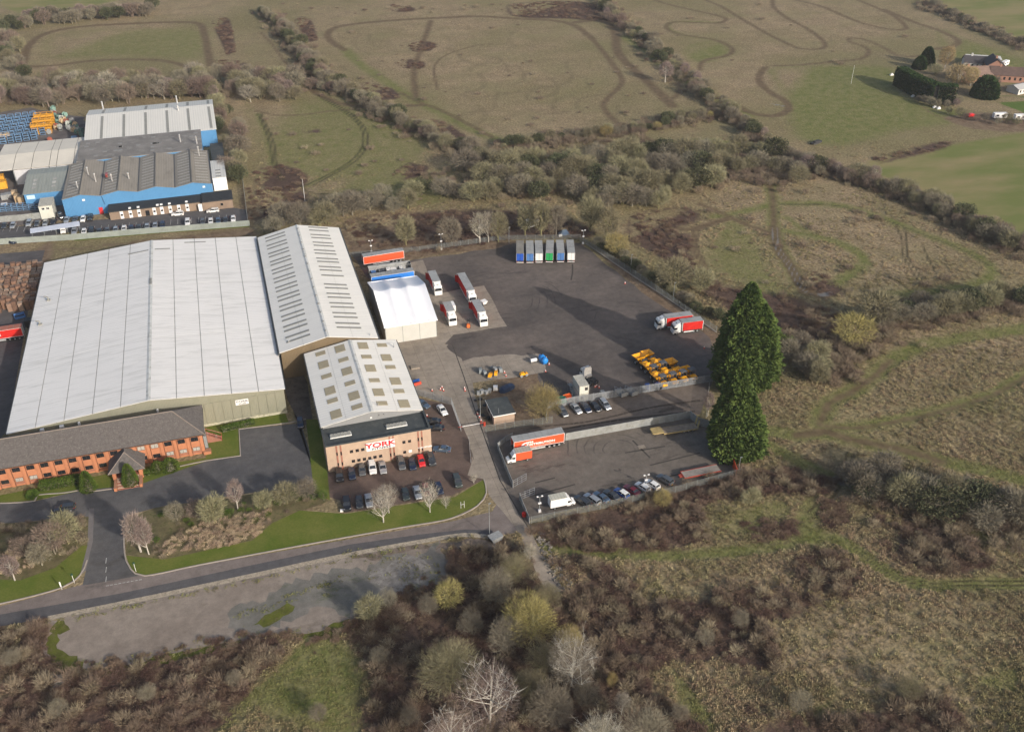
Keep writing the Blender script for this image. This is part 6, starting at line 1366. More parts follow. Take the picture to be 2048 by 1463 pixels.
fence([(1093, 840), (1094, 818), (1148, 808), (1425, 763)], 2.5, 2.75, 'tall grey steel fence between the dumpers and the track strip', 'palisade', m=PALG)
fence([(1131, 881), (1379, 836), (1396, 850), (1440, 862)], 2.3, 3.0, 'pale sheet fence along the far side of the lower yard', 'solid', m=WSOL)
fence([(1025, 876), (1010, 884), (995, 897), (1026, 975)], 1.7, 2.6, 'white rail fence curving round the box van corner', 'solid', m=WSOL)
fence([(1040, 1000), (1059, 1046)], 1.7, 2.6, 'short pale fence beside the red drum', 'solid', m=WSOL)
fence([(1062, 1046), (1200, 1018), (1350, 985), (1478, 950)], 2.0, 2.75, 'grey mesh fence behind the fence row of cars', 'mesh', m=MESHG)
fence([(1160, 482), (1260, 545), (1346, 605), (1432, 664)], 2.0, 3.0, 'thin mesh fence along the east side of the big yard', 'mesh', m=MESHG)
fence([(690, 515), (840, 502), (1000, 480), (1160, 478)], 1.8, 3.0, 'thin mesh fence along the back of the big yard', 'mesh', m=MESHG)
fence([(-40, 493), (0, 489), (145, 480), (300, 467), (500, 452)], 2.2, 3.0, 'grey green fence behind the big warehouse, along the factory lawn', 'solid', m=mat('grey green sheet fence', (.27, .30, .275), .7, .15, .4))
fence([(0, 445), (50, 441), (108, 434)], 2.4, 3.0, 'grey sheet fence in front of the blue stillages', 'solid', m=WSOL)
fence([(497, 452), (488, 380), (478, 300)], 2.0, 3.0, 'thin fence down the right side of the factory', 'mesh', m=MESHG)
fence([(938, 880), (942, 925)], 1.0, 2.6, 'low rail by the lane beside the car park', 'mesh', m=PALG)
fence([(1418, 775), (1412, 835)], 2.0, 2.6, 'mesh fence covered by ivy under the conifers', 'mesh', m=MESHG)
def gate(px, py, hd, L, lab):
    g_ = G(px, py); t = root('steel_gate', (*g_, .02), R(hd), lab, 'gate')
    mb = MB()
    for z in (.2, .8, 1.5, 2.1): mb.box(0, L, -.03, .03, z, z + .06)
    for k in range(4): mb.box(k * L / 3 - .03, k * L / 3 + .03, -.04, .04, .1, 2.2)
    mb.build('gate_frame', PALG, t); MB().box(-.12, -.03, -.08, .08, 0, 2.3).build('gate_post', PALG, t)
gate(1026, 975, 24, 4.2, 'open steel gate leaf, farther of two at the lower yard entrance'); gate(1040, 1000, 14, 4.0, 'open steel gate leaf, nearer of two at the lower yard entrance')
gate(1470, 935, 70, 3.0, 'leaning gate beside the orange boards') if False else None
# orange boards, ramps
t = root('orange_boards', (*G(1470, 945), .02), R(75), 'bright orange boards standing in the far corner of the lower yard', 'boards')
for k in range(3): MB().box(-1.2 + k * 1.3, -1.2 + k * 1.3 + 1.25, -.06, .06, 0, 2.2).build('board', CURTO, t)
# lamp posts
def lamp_post(px, py, h, lab, kind='plain', arm=0):
    g_ = G(px, py); t = root('lamp_post', (*g_, 0), 0, lab, 'lamp post', 'lamp posts round the yards')
    MB().tube((0, 0, 0), (0, 0, h), .09, .055, n=8).build('pole', STEEL, t)
    if kind == 'cctv':
        MB().box(-.5, .5, -.04, .04, h - .1, h).build('cross_arm', STEEL, t); MB().box(-.75, -.35, -.14, .14, h, h + .22).box(.35, .75, -.14, .14, h, h + .22).build('flood_light', WHITE, t); MB().box(-.35, .35, -.18, .18, h * .55, h * .55 + .3).build('camera_box', WHITE, t); MB().box(-.3, .3, -.25, .25, 0, .7).build('cabinet', WHITE, t)
    else: MB().box(-.1, .45, -.1, .1, h, h + .12).build('lamp_head', STEELD, t)
for a in [(1261,543,6.2,'lamp post on the east fence, farther of two'),(1346,601,6.4,'lamp post on the east fence, nearer of two'),(979,1072,9.6,'tall thin pole at the road junction by the grey skip'),(1476,947,5.0,'lamp post at the lower yard corner by the orange boards'),
          (1018,486,6.0,'lamp post behind the six trailers, at their left')]: lamp_post(*a)
for a in [(1166,488,5.2,'camera post with white lamps behind the right end of the six trailers'),(743,505,4.5,'camera post behind the orange sided trailer'),(883,500,6.0,'post with double lamps among the bare trees behind the yard'),(1079,1023,4.6,'camera post beside the white box van'),(1291,972,3.4,'camera post among the fence row of cars'),(1436,735,5.0,'camera post against the conifers by the yard corner')]: lamp_post(*a, 'cctv')
g_ = G(957, 826); lamp_post(961, 842, 8.5, 'wooden post beside the gatehouse')
# sign posts on the verge
for (px, py, h, lab) in ((272, 1142, 2.4, 'small post with a round dark head on the right verge of the drive'), (149, 1165, 2.4, 'small post with a round dark head on the left verge of the drive'), (124, 1178, 2.2, 'white post sign on the left verge'), (922, 1016, 2.0, 'white H shaped marker on the lawn corner')):
    g_ = G(px, py); t = root('verge_post', (*g_, 0), 0, lab, 'post')
    MB().tube((0, 0, 0), (0, 0, h), .045, n=6).build('post', WTRIM, t)
    if 'round' in lab: MB().tube((0, 0, h), (0, 0, h + .25), .3, .2, n=10).build('post_head', mat('dark green head', (.02, .06, .03), .5), t)
    elif 'H' in lab: MB().tube((.8, 0, 0), (.8, 0, h), .045, n=6).tube((0, 0, 1.1), (.8, 0, 1.1), .04, n=6).build('cross_bar', WTRIM, t)
    else: MB().box(-.13, .13, -.03, .03, .9, h).build('sign_plate', WTRIM, t)
t = root('cycle_shelter', (*G(64, 478), 0), R(6), 'pale roofed bicycle shelter by the factory lawn', 'shelter')
MB().slab([(0, 0, 2.3), (16.5, 0, 2.3), (16.5, 3.2, 2.7), (0, 3.2, 2.7)], .12).build('shelter_roof', mat('shelter roof', (.46, .50, .58), .5, .08, .5), t)
for k in range(5): MB().tube((.4 + k * 3.9, .3, 0), (.4 + k * 3.9, .3, 2.25), .06, n=6).tube((.4 + k * 3.9, 3, 0), (.4 + k * 3.9, 3, 2.6), .06, n=6).build('shelter_post', STEELD, t)
tag(MB().at(*G(1063, 452), 0, .3).box(-2.2, 2.2, -1.3, 1.3, .3, 2.6).box(-2.0, -1.7, -1.2, 1.2, 0, .3).box(1.7, 2.0, -1.2, 1.2, 0, .3).build('white_caravan', WHITE), 'white caravan among the bare trees behind the six trailers', 'caravan')
t = root('blue_white_heap', (*G(1128, 468), 0), 0, 'blue and white sheeted heap behind the right hand trailers', 'heap')
MB().add([(-2, -1.4, 0), (2, -1.4, 0), (1.8, 1.4, 0), (-1.8, 1.4, 0), (-.6, -.2, 1.9), (.9, .3, 1.6)], [(0, 1, 5, 4), (1, 2, 5), (2, 3, 4, 5), (3, 0, 4)]).build('sheet_cover', CARC['grey blue'], t); MB().box(-2.4, -1.2, -1.6, -1.0, 0, .6).build('white_sack', WHITE, t)
for k, (px, py) in enumerate(((828, 738), (1210, 1))): pass
tag(MB().at(*G(830, 735), .03).box(-1.2, 1.2, -.8, .8, 0, .35).build('grate_frame', CONC), 'low concrete frame on the apron beside the unit', 'frame')
for k, (px, py, w_) in enumerate(((828, 765, 1.6), (833, 770, 1.4))):
    tag(MB().at(*G(px, py), .03, .2).box(-w_, w_, -.2, .2, 0, .8).box(-w_, w_, .3, .6, 0, .5).build('barrier_pile', [CARC['blue'], CONEM][k]), ['blue and white pile against the side of the unit', 'red barrier pile against the side of the unit'][k], 'barriers')
tag(MB().at(*G(1283, 893), .03).box(-.9, .9, -.6, .6, -.01, .05).build('drain_cover', CONC), 'pale concrete drain cover in the lower yard', 'drain cover')
# ---- stacks of pallets, stillages
def pallet_mesh(seed):
    r_ = random.Random(seed); mb = MB(); z = 0; h = r_.uniform(2.4, 3.6)
    while z < h:
        j = r_.uniform(-.06, .06)
        mb.box(-.6 + j, .6 + j, -.55, -.45, z, z + .1).box(-.6 + j, .6 + j, .45, .55, z, z + .1)
        for q in range(4): mb.box(-.6 + j + q * .33, -.6 + j + q * .33 + .2, -.56, .56, z + .1, z + .125)
        z += .30
    for q in range(5): mb.box(-.6 + q * .25, -.6 + q * .25 + .18, -.56, .56, z + .01, z + .04)
    mb.box(-.54, .54, -.5, .5, .02, z - .02, 1)
    return mb
PW = [mat('pallet wood a', (.27, .19, .14), .9, .3, 2, rvar=.5), mat('pallet wood b', (.33, .26, .20), .9, .3, 2, rvar=.6), mat('pallet wood c', (.22, .13, .09), .9, .3, 2, rvar=.5)]
PMS = [pallet_mesh(s).mesh('pallet_stack', [PW[s % 3], PW[2]]) for s in range(6)]
r3 = random.Random(9)
for i in range(11):
    for j in range(15):
        x = -66.6 - i * 1.72 + r3.uniform(-.12, .12); y = 294.5 + j * 1.95 + r3.uniform(-.1, .1) + i * .15
        if x < -86 or r3.random() < .05: continue
        o = ob('pallet_stack', PMS[r3.randrange(6)], None, (x, y, .02), r3.choice([0, 0, R(90)]) * 0 + r3.uniform(-.05, .05)); o.scale = (1.2, 1.35, 1)
        tag(o, 'brown stack of wooden pallets in the packed block left of the warehouse', 'pallet stack', 'pallet stacks in the block left of the warehouse')
def stillage(m, w_=2.2, d_=2.0, h=1.1, n=3):
    mb = MB()
    for k in range(n):
        z = k * h
        for x in (-w_ / 2, w_ / 2):
            for y in (-d_ / 2, d_ / 2): mb.box(x - .07, x + .07, y - .07, y + .07, z, z + h - .02)
        for y in (-d_ / 2, d_ / 2): mb.box(-w_ / 2 + .07, w_ / 2 - .07, y - .08, y + .08, z + .1, z + .24).box(-w_ / 2 + .07, w_ / 2 - .07, y - .08, y + .08, z + h - .16, z + h - .03)
        for x in (-w_ / 2, w_ / 2): mb.box(x - .08, x + .08, -d_ / 2 + .07, d_ / 2 - .07, z + .1, z + .24).box(x - .08, x + .08, -d_ / 2 + .07, d_ / 2 - .07, z + h - .16, z + h - .03)
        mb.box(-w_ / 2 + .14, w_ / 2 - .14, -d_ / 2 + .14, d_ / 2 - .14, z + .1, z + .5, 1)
    return mb
SB = mat('stillage blue', (.15, .27, .44), .6, .2, 1, rvar=.3); SY = mat('stillage yellow', (.62, .30, .03), .6, .15, 1, rvar=.2); SGc = mat('cable drum green', (.16, .26, .22), .8, .2, 1, rvar=.5); SW = mat('crate tan', (.46, .34, .21), .8, .15, 1, rvar=.3)
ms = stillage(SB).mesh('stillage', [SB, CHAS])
for i in range(7):
    for j in range(7):
        px = -98 + i * 3.1; y = 455 + j * 5.0 + i * .5
        if (i in (5, 6) and j in (5, 6)) or (i == 6 and j in (0, 4)): continue
        o = ob('steel_stillage', ms, None, (px, y, .02), .06); tag(o, 'light blue steel stillage stack in the rows behind the cream canopy', 'stillage', 'blue stillages behind the cream canopy')
for i in range(8):
    g_ = G(8 + i * 11.5, 421 - i * .6); o = ob('steel_stillage', ms, None, (*g_, .02), .05); o.scale = (1, 1, .7); tag(o, 'light blue steel stillage behind the grey sheet fence', 'stillage', 'blue stillages behind the sheet fence')
my = stillage(SY, 2.6, 3.2, 1.2, 4).mesh('yellow_stillage', [SY, SY])
for i in range(3):
    for j in range(3):
        o = ob('yellow_stillage', my, None, (-82.6 + i * 2.75, 464.5 + j * 7.0, .02), .03); tag(o, 'tall orange yellow frame stack behind the blue stillages', 'stillage', 'orange yellow frame stacks')
for k, (px, py) in enumerate(((5, 280), (15, 280), (3, 365), (8, 376))):
    g_ = G(px, py); t = root('timber_crate', (*g_, .02), .1, ['tan crate at the left edge beside the blue stillages', 'tan crate just right of the one at the left edge', 'orange frame stack at the left edge, farther of two', 'orange frame stack at the left edge, nearer of two'][k], 'crate', 'crates at the left edge')
    MB().box(-1.5, 1.5, -1.5, 1.5, .15, 3.0).build('crate_body', SW if k < 2 else SY, t); MB().box(-1.55, 1.55, -1.55, 1.55, 3.0, 3.12).box(-1.5, 1.5, -.2, .2, 0, .15).build('crate_lid', SW if k < 2 else SY, t)
dl = ['green', 'pale', 'rusty red', 'grey', 'tan']
def drum_mesh(m): return MB().tube((0, -.7, 1.1), (0, -.6, 1.1), 1.1, n=12).tube((0, .6, 1.1), (0, .7, 1.1), 1.1, n=12).tube((0, -.6, 1.1), (0, .6, 1.1), .55, n=10).box(-.5, .5, -.65, .65, 0, .1).mesh('cable_drum', m)
DM = [drum_mesh(m) for m in (SGc, mat('drum pale', (.42, .44, .40), .8, .2, 1), mat('drum red', (.30, .09, .06), .8, .2, 1), GALV, SW)]
for k in range(38):
    px, py = r3.choice([(112, 240), (118, 262), (130, 245), (136, 256), (100, 282), (104, 270), (128, 236), (142, 262), (152, 262), (158, 270), (148, 250), (110, 226)]); c_ = r3.randrange(5)
    g_ = G(px + r3.uniform(-6, 6), py + r3.uniform(-6, 6)); o = ob('cable_drum', DM[c_], None, (*g_, .02), r3.uniform(0, 3)); tag(o, dl[c_] + ' cable drum in the storage yard between the yellow frames and the white shed', 'cable drum', dl[c_] + ' cable drums in the storage yard')
for k, (px, py) in enumerate(((38, 405), (45, 408), (10, 398), (18, 395), (30, 388), (10, 415), (150, 283), (158, 292))):
    g_ = G(px, py); t = root('goods_crate', (*g_, .02), .08, ['tall tan carton stack beside the blue shed, left one', 'tall tan carton stack beside the blue shed, right one', 'pale goods crate left of the cartons, farther', 'pale goods crate near the canopy mouth', 'low brown carton by the canopy mouth', 'wrapped crate in front of the tan cartons', 'dark blue crate left of the white shed', 'dark blue crate nearest the grey hall'][k], 'crate')
    m_ = [SW, SW, GALV, GALV, SW, WTRIM, SB, SB][k]; h_ = [3.2, 3.2, 2, 1.8, 1.4, 1.5, 2.2, 2.2][k]
    MB().box(-1.1, 1.1, -1.2, 1.2, .12, h_).build('crate_body', m_, t); MB().box(-1.1, 1.1, -1.2, 1.2, 0, .1).build('pallet_base', PLANK, t)
g_ = G(40, 634); t = root('blue_rack', (*g_, .02), .3, 'blue steel frame standing by the pallet stacks', 'frame'); MB().box(-1.4, 1.4, -1.3, -1.2, .1, .9).box(-1.4, 1.4, 1.2, 1.3, .1, .9).box(-1.5, -1.4, -1.3, 1.3, .1, .9).box(1.4, 1.5, -1.3, 1.3, .1, .9).build('side_rail', DB['mid blue'], t); MB().box(-1.4, 1.4, -1.2, 1.2, 0, .1).build('frame_base', DARKP, t)
tag(MB().at(*G(52, 653), .02, .05).box(0, 2.4, -1.25, 1.25, .5, 2.4).box(.4, 2.0, -1.2, 1.2, 0, .5).build('dark_container', DARKP), 'dark box at the right end of the red lettered trailer', 'container')
# small farm things
tag(MB().at(*G(1632, 287), 0, .4).box(-3, 3, -.9, .9, .0, .9).box(-1.5, 1.5, -.7, .7, .9, 1.3).build('burnt_heap', CHAS), 'dark heap lying alone in the green field', 'heap')
for k, (px, py) in enumerate(((1783, 151), (1826, 194), (1869, 216), (1877, 218))):
    tag(MB().at(*G(px, py), 0).box(-.9, .9, -.5, .5, 0, .7).box(-.4, .5, -.4, .4, .7, 1.1).build('white_debris', WHITE), ['white scrap at the far corner of the clipped hedge', 'white scrap half way along the clipped hedge', 'white scrap on the field edge, left of a pair', 'white scrap on the field edge, right of a pair'][k], 'scrap')
tag(MB().tube((*G(1702, 168), 0), (*G(1702, 168), 9.5), .07, .05, n=6).build('field_pole', WTRIM), 'thin pale pole in the green field by the clipped hedge', 'pole')
tag(MB().tube((*G(610, 402), 0), (*G(610, 402), 9.0), .09, .06, n=6).build('field_pole', WTRIM), 'thin pole in the rough ground behind the white warehouses', 'pole')
tag(MB().at(*G(1941, 233), 0).box(-1.8, 1.8, -.8, .8, .25, 1.1).box(-1.0, .9, -.7, .7, 1.1, 1.5).tube((-1.1, -.85, .3), (-1.1, .85, .3), .3, n=10).tube((1.1, -.85, .3), (1.1, .85, .3), .3, n=10).build('red_car', CARC['red']), 'small red car on the farm track', 'car')

# ================================================================ VEGETATION
def vegmat(name, c1, c2, rv=.35, hv=.03, rough=.9, var_scale=.8, trans=0):
    m, nt, b = newmat(name)
    oi = nn(nt, 'ShaderNodeObjectInfo'); p = pos(nt)
    c = mix(nt, ramp(nt, noise(nt, var_scale, 3, p), .35, .65), c1, c2)
    hs = nn(nt, 'ShaderNodeHueSaturation')
    lk(nt, math_(nt, 'MULTIPLY_ADD', oi.outputs['Random'], rv, 1 - rv / 2), hs.inputs['Value'])
    lk(nt, math_(nt, 'MULTIPLY_ADD', oi.outputs['Random'], hv, .5 - hv / 2), hs.inputs['Hue'])
    lk(nt, c, hs.inputs['Color']); lk(nt, hs.outputs[0], b.inputs['Base Color'])
    b.inputs['Roughness'].default_value = rough; b.inputs['Specular IOR Level'].default_value = .12
    return m
BARK = vegmat('bark grey', (.16, .14, .11), (.22, .20, .155), .3)
BARKP = vegmat('bark pale', (.34, .32, .28), (.46, .43, .38), .2)
BARKG = vegmat('bark mossy', (.15, .14, .07), (.22, .20, .10), .3)
TW = {'grey': vegmat('twigs grey', (.17, .15, .11), (.23, .205, .155)), 'olive': vegmat('twigs olive', (.18, .165, .098), (.24, .22, .14)),
      'brown': vegmat('twigs brown', (.155, .115, .095), (.215, .165, .135)), 'purple': vegmat('twigs purple', (.20, .155, .14), (.27, .21, .19)),
      'yellow': vegmat('twigs yellow', (.24, .20, .075), (.33, .27, .12)), 'pale': vegmat('twigs pale', (.25, .225, .18), (.33, .30, .24)), 'gold': vegmat('twigs gold', (.27, .205, .105), (.36, .28, .15)),
      'ivy': vegmat('ivy leaves', (.06, .068, .038), (.105, .11, .06)), 'darkgreen': vegmat('dark leaves', (.022, .045, .016), (.045, .075, .022)), 'green': vegmat('shrub leaves', (.055, .095, .02), (.10, .14, .035))}
def np_mesh(name, tris, m, mats=None):
    """tris: (n,3,3) array"""
    n = len(tris); me = bpy.data.meshes.new(name)
    me.vertices.add(n * 3); me.vertices.foreach_set('co', tris.reshape(-1)); me.loops.add(n * 3); me.loops.foreach_set('vertex_index', np.arange(n * 3))
    me.polygons.add(n); me.polygons.foreach_set('loop_start', np.arange(n) * 3); me.update(); me.validate()
    for q in (m if isinstance(m, list) else [m]): me.materials.append(q)
    return me
def twigs(rs, N, H, rad, base, lean=.0, tw=.05, tl=.9, shape=1.0, up=.5, lumps=9, hollow=.55):
    """thin twig triangles filling a lumpy crown between height base and H"""
    cz = (H + base) / 2; rz_ = (H - base) / 2
    ld = rs.normal(size=(lumps, 3)); ld /= np.linalg.norm(ld, axis=1)[:, None]; ld[:, 2] = np.abs(ld[:, 2]) * .8 - .15; la = rs.uniform(.05, .38, lumps)
    d = rs.normal(size=(N, 3)); d /= np.linalg.norm(d, axis=1)[:, None]
    k = 1 + ((d @ ld.T > .72) * la).max(1) - .18
    r = rs.uniform(hollow ** 2, 1, N) ** .5 * k
    u = (d[:, 2] + 1) / 2
    wx = rad * (1 - (1 - shape) * u)
    P = np.stack([d[:, 0] * r * wx, d[:, 1] * r * wx, cz + d[:, 2] * r * rz_], 1)
    dirv = d * np.array([1, 1, .6]) + np.array([0, 0, up]) + rs.normal(scale=.45, size=(N, 3)); dirv /= np.linalg.norm(dirv, axis=1)[:, None]
    side = np.cross(dirv, rs.normal(size=(N, 3))); side /= np.linalg.norm(side, axis=1)[:, None]
    L = rs.uniform(.5, 1.2, N)[:, None] * tl; W = rs.uniform(.6, 1.3, N)[:, None] * tw
    return np.stack([P - side * W / 2, P + side * W / 2, P + dirv * L], 1), P
def trunk_mb(rs, H, rad, base, r0, stems=1, nl=9, targets=None, fine=0):
    mb = MB(); tips = []
    for s_ in range(stems):
        a = rs.uniform(0, 6.28); off = (0 if stems == 1 else .35); bx, by = off * math.cos(a), off * math.sin(a)
        ln = (0.06 if stems == 1 else .22) * rad; ctr = [(bx, by, 0)]; n = 5
        for k in range(1, n + 1): f = k / n; ctr.append((bx + ln * f * math.cos(a) + rs.uniform(-.12, .12) * f * 2, by + ln * f * math.sin(a) + rs.uniform(-.12, .12) * f * 2, f * (H * .86)))
        rr = r0 / (1 if stems == 1 else 1.4)
        for k in range(n): mb.tube(ctr[k], ctr[k + 1], rr * (1 - k / n * .85), rr * (1 - (k + 1) / n * .85), n=5, cap=False)
        for i in range(nl // stems):
            f = rs.uniform(max(.12, base / H * .7), .85); k = min(int(f * n), n - 1); g = f * n - k
            p = np.array(ctr[k]) * (1 - g) + np.array(ctr[k + 1]) * g
            an = i * 2.4 + rs.uniform(-.5, .5); reach = rad * rs.uniform(.6, .95) * (1.15 - f * .5); rise = (H - p[2]) * rs.uniform(.35, .7)
            q = p + np.array([math.cos(an) * reach * .5, math.sin(an) * reach * .5, rise * .42]); e_ = p + np.array([math.cos(an) * reach, math.sin(an) * reach, rise])
            rl = rr * (1 - f * .8) * .55 + .02
            mb.tube(p, q, rl, rl * .65, n=4, cap=False).tube(q, e_, rl * .65, .02, n=3, cap=False)
            for _ in range(2 + fine):
                s0 = q * (1 - (w0 := rs.uniform(0, .8))) + e_ * w0; e2 = s0 + np.array([rs.uniform(-1, 1) * reach * .45, rs.uniform(-1, 1) * reach * .45, rs.uniform(.1, .5) * rise])
                mb.tube(s0, e2, rl * .4, .012, n=3, cap=False)
                for _ in range(fine):
                    s1 = s0 * .4 + e2 * .6; e3 = s1 + np.array([rs.uniform(-1, 1) * reach * .25, rs.uniform(-1, 1) * reach * .25, rs.uniform(0, .4) * rise]); mb.tube(s1, e3, rl * .25, .01, n=3, cap=False)
    return mb
TREEP = {}
def make_tree(key, seed, H, rad, base, r0, N, kind, bark=BARK, stems=1, nl=9, tw=.06, tl=.9, shape=.75, up=.5, name='bare_tree', fine=0, hollow=.5, cat='tree'):
    rs = np.random.RandomState(seed)
    t = root(name, (0, 0, 0), 0, key, cat)
    ob('trunk', trunk_mb(rs, H, rad, base, r0, stems, nl, fine=fine).mesh('trunk', bark), t)
    tr, _ = twigs(rs, N, H, rad, base, tw=tw, tl=tl, shape=shape, up=up, hollow=hollow)
    ob('crown', np_mesh('crown', tr, TW[kind]), t)
    TREEP[key] = t; return t
# prototypes: medium trees seen at 200 to 600 m; height 7 m nominal
for k, (key, kind, bark, N, st, tw, shp) in enumerate([('grey a', 'grey', BARK, 2600, 1, .085, .8), ('grey b', 'grey', BARK, 2400, 2, .085, .7), ('olive a', 'olive', BARKG, 2600, 2, .085, .8), ('olive b', 'olive', BARKG, 2800, 1, .085, .75),
        ('brown a', 'brown', BARK, 2400, 3, .075, .85), ('purple a', 'purple', BARKP, 2000, 1, .065, .6), ('pale a', 'pale', BARKP, 1500, 1, .06, .65), ('ivy a', 'ivy', BARK, 2600, 1, .34, .85), ('yellow a', 'yellow', BARKG, 2400, 3, .07, .9), ('green a', 'green', BARK, 2200, 2, .2, .85)]):
    make_tree(key, 20 + k, 7.0, 3.3, .8 if key[0] not in 'p' else 1.6, .22, N, kind, bark, st, 10, tw, .95 if 'ivy' not in key and 'green' not in key else .38, shp)
def tree(key, x, y, h, w_, label, group=None, rz=None):
    s = h / 7.0; o = put(TREEP[key], (x, y, 0), rnd.uniform(0, 6.28) if rz is None else rz, label, group)
    o.scale = (s * w_, s * w_ * rnd.uniform(.88, 1.1), s)
    return o
ORD = ['first', 'second', 'third', 'fourth', 'fifth', 'sixth', 'seventh', 'eighth', 'ninth', 'tenth', '11th', '12th', '13th', '14th', '15th', '16th', '17th', '18th', '19th', '20th', '21st', '22nd', '23rd', '24th', '25th', '26th', '27th', '28th', '29th', '30th', '31st', '32nd', '33rd', '34th', '35th', '36th', '37th', '38th', '39th', '40th']
FARPTS = []
CNAME = {'grey': 'greyish', 'olive': 'olive', 'brown': 'brown', 'purple': 'reddish', 'pale': 'pale', 'ivy': 'dark evergreen', 'yellow': 'yellowish', 'green': 'green leaved'}
def row(pts, n, width, h, kinds, label, group, wide=1.0, px=True, each=False):
    """trees along a ground line: single things (each=True), or points for the far mass"""
    L = smooth_line(world(pts) if px else pts, 1.5); L = [np.array(p) for p in L]
    seg = [0]
    for a, b in zip(L[:-1], L[1:]): seg.append(seg[-1] + np.linalg.norm(b - a))
    for i in range(n):
        s = (i + rnd.uniform(.15, .85)) / n * seg[-1]; k = max(0, min(len(L) - 2, np.searchsorted(seg, s) - 1)); f = (s - seg[k]) / max(1e-6, seg[k + 1] - seg[k])
        p = L[k] * (1 - f) + L[k + 1] * f; d = L[k + 1] - L[k]; d /= max(1e-6, np.linalg.norm(d)); o = rnd.uniform(-.5, .5) * width
        key = rnd.choice(kinds); x, y, hh, ww = p[0] - d[1] * o, p[1] + d[0] * o, rnd.uniform(*h), wide * rnd.uniform(.85, 1.3)
        if not each: FARPTS.append((key, x, y, hh, ww)); continue
        t_ = hh < h[0] + (h[1] - h[0]) * .33 and 'small ' or (hh > h[0] + (h[1] - h[0]) * .67 and 'tall ' or '')
        lb_ = (f'{t_}{CNAME[key.split()[0]]} tree, {ORD[i]} from the left {label}'); tree(key, x, y, hh, ww, lb_, group)
GB = ['grey a', 'grey b', 'olive a', 'olive b', 'grey a', 'brown a', 'ivy a']
row([(530,25),(570,60),(600,110),(650,160),(700,190),(740,215),(800,250),(860,280),(930,310),(1000,332),(1070,345)], 80, 8, (5, 8), GB + ['grey b', 'ivy a'], 'in the hedgerow slanting down from top left of the big meadow', '')
row([(605,175),(650,182),(700,188)], 8, 5, (4, 6), ['olive a', 'brown a', 'grey a'], 'in the short spur joining the slanting hedgerow', 'in the hedgerow spur')
row([(-20,205),(60,195),(150,192),(240,188),(330,182),(430,178),(520,186),(600,180)], 120, 34, (7, 10.5), ['grey a', 'grey b', 'olive a', 'olive b', 'brown a', 'purple a', 'pale a', 'brown a'], 'in the belt behind the factory', 'in the belt behind the factory')
row([(-20,70),(20,90),(30,125),(10,170)], 20, 24, (7, 10), GB, 'at the left edge above the stillages', 'at the far left edge')
row([(20,55),(90,45),(170,38),(250,30),(310,25)], 50, 22, (6, 9), ['grey a', 'brown a', 'purple a', 'grey b', 'ivy a'], 'in the dark copse beyond the left hand loop track', 'in the copse beyond the loop track')
row([(440,205),(455,260),(470,320),(480,370)], 18, 10, (5, 9), GB, 'down the right side of the factory', 'beside the factory')
row([(1195,-5),(1240,55),(1290,85),(1340,130),(1400,185),(1460,235),(1520,285),(1560,315)], 64, 8, (4.5, 7.5), GB + ['purple a', 'ivy a'], 'in the hedgerow between the big meadow and the racing track', 'in the hedgerow beside the racing track')
row([(1000,300),(1100,285),(1200,272),(1300,258),(1400,238),(1450,228)], 30, 5, (3.5, 6), ['olive a', 'olive b', 'grey a', 'ivy a', 'yellow a'], 'in the cross hedge below the big meadow', 'in the cross hedge')
WOODN = ['in the back line of the wood', 'in the middle line of the wood', 'in the front line of the wood', 'in front of the wood']
for wi, (pts, n) in enumerate((([(930,345),(1060,340),(1180,335),(1290,318),(1400,315),(1500,318),(1560,325)], 28), ([(960,370),(1090,365),(1210,362),(1320,348),(1430,342),(1540,345),(1620,365)], 28), ([(880,395),(1010,395),(1130,392),(1240,390),(1340,385),(1430,372)], 22), ([(1170,415),(1260,415),(1340,405)], 8))):
    row(pts, n, 8, (6, 10), ['grey a', 'olive b', 'olive a', 'grey b', 'olive b', 'ivy a', 'grey a'], WOODN[wi], 'trees of the wood behind the yard', 1.2, each=True)
row([(1560,320),(1640,350),(1720,362),(1800,392),(1880,425),(1960,470),(2060,512)], 40, 8, (4.5, 7.5), GB + ['brown a', 'purple a'], 'in the hedgerow above the right loop', 'trees of the hedgerow above the right hand loop', 1.1, each=True)
row([(1820,-10),(1880,20),(1950,55),(2060,95)], 20, 4, (3.5, 6), ['grey a', 'grey b', 'ivy a'], 'in the straight hedge at the top right', 'in the top right hedge')
row([(1890,228),(1960,245),(2060,250)], 9, 5, (3, 5), ['grey a', 'brown a', 'olive a'], 'in the low hedge below the farm track', 'in the hedge below the farm')
row([(1830,205),(1880,215),(1920,212)], 7, 5, (3, 5), ['grey a', 'grey b', 'purple a'], 'under the clipped hedge by the farm', 'under the clipped hedge')
row([(540,470),(640,440),(720,425),(780,415),(860,395)], 14, 10, (6, 10), GB, 'behind the second warehouse', 'trees behind the second warehouse', 1.1, each=True)
row([(1195,490),(1268,536),(1350,590),(1400,622),(1445,652)], 26, 3.0, (2.6, 4.2), ['ivy a', 'olive a', 'ivy a', 'grey a'], 'in the low hedge along the east fence', 'trees of the hedge on the east fence', 1.1, each=True)
row([(1750,655),(1830,635),(1900,620),(1980,605),(2060,595)], 16, 9, (5.5, 9), ['olive a', 'olive b', 'ivy a', 'grey a', 'grey b'], 'in the belt beside the mossy pair', 'trees of the right middle belt', 1.1, each=True)
row([(1565,700),(1600,720),(1640,745),(1660,770)], 9, 10, (5, 8), ['olive b', 'grey a', 'green a', 'ivy a'], 'between the conifers and the grass track', 'trees right of the conifers', 1.1, each=True)
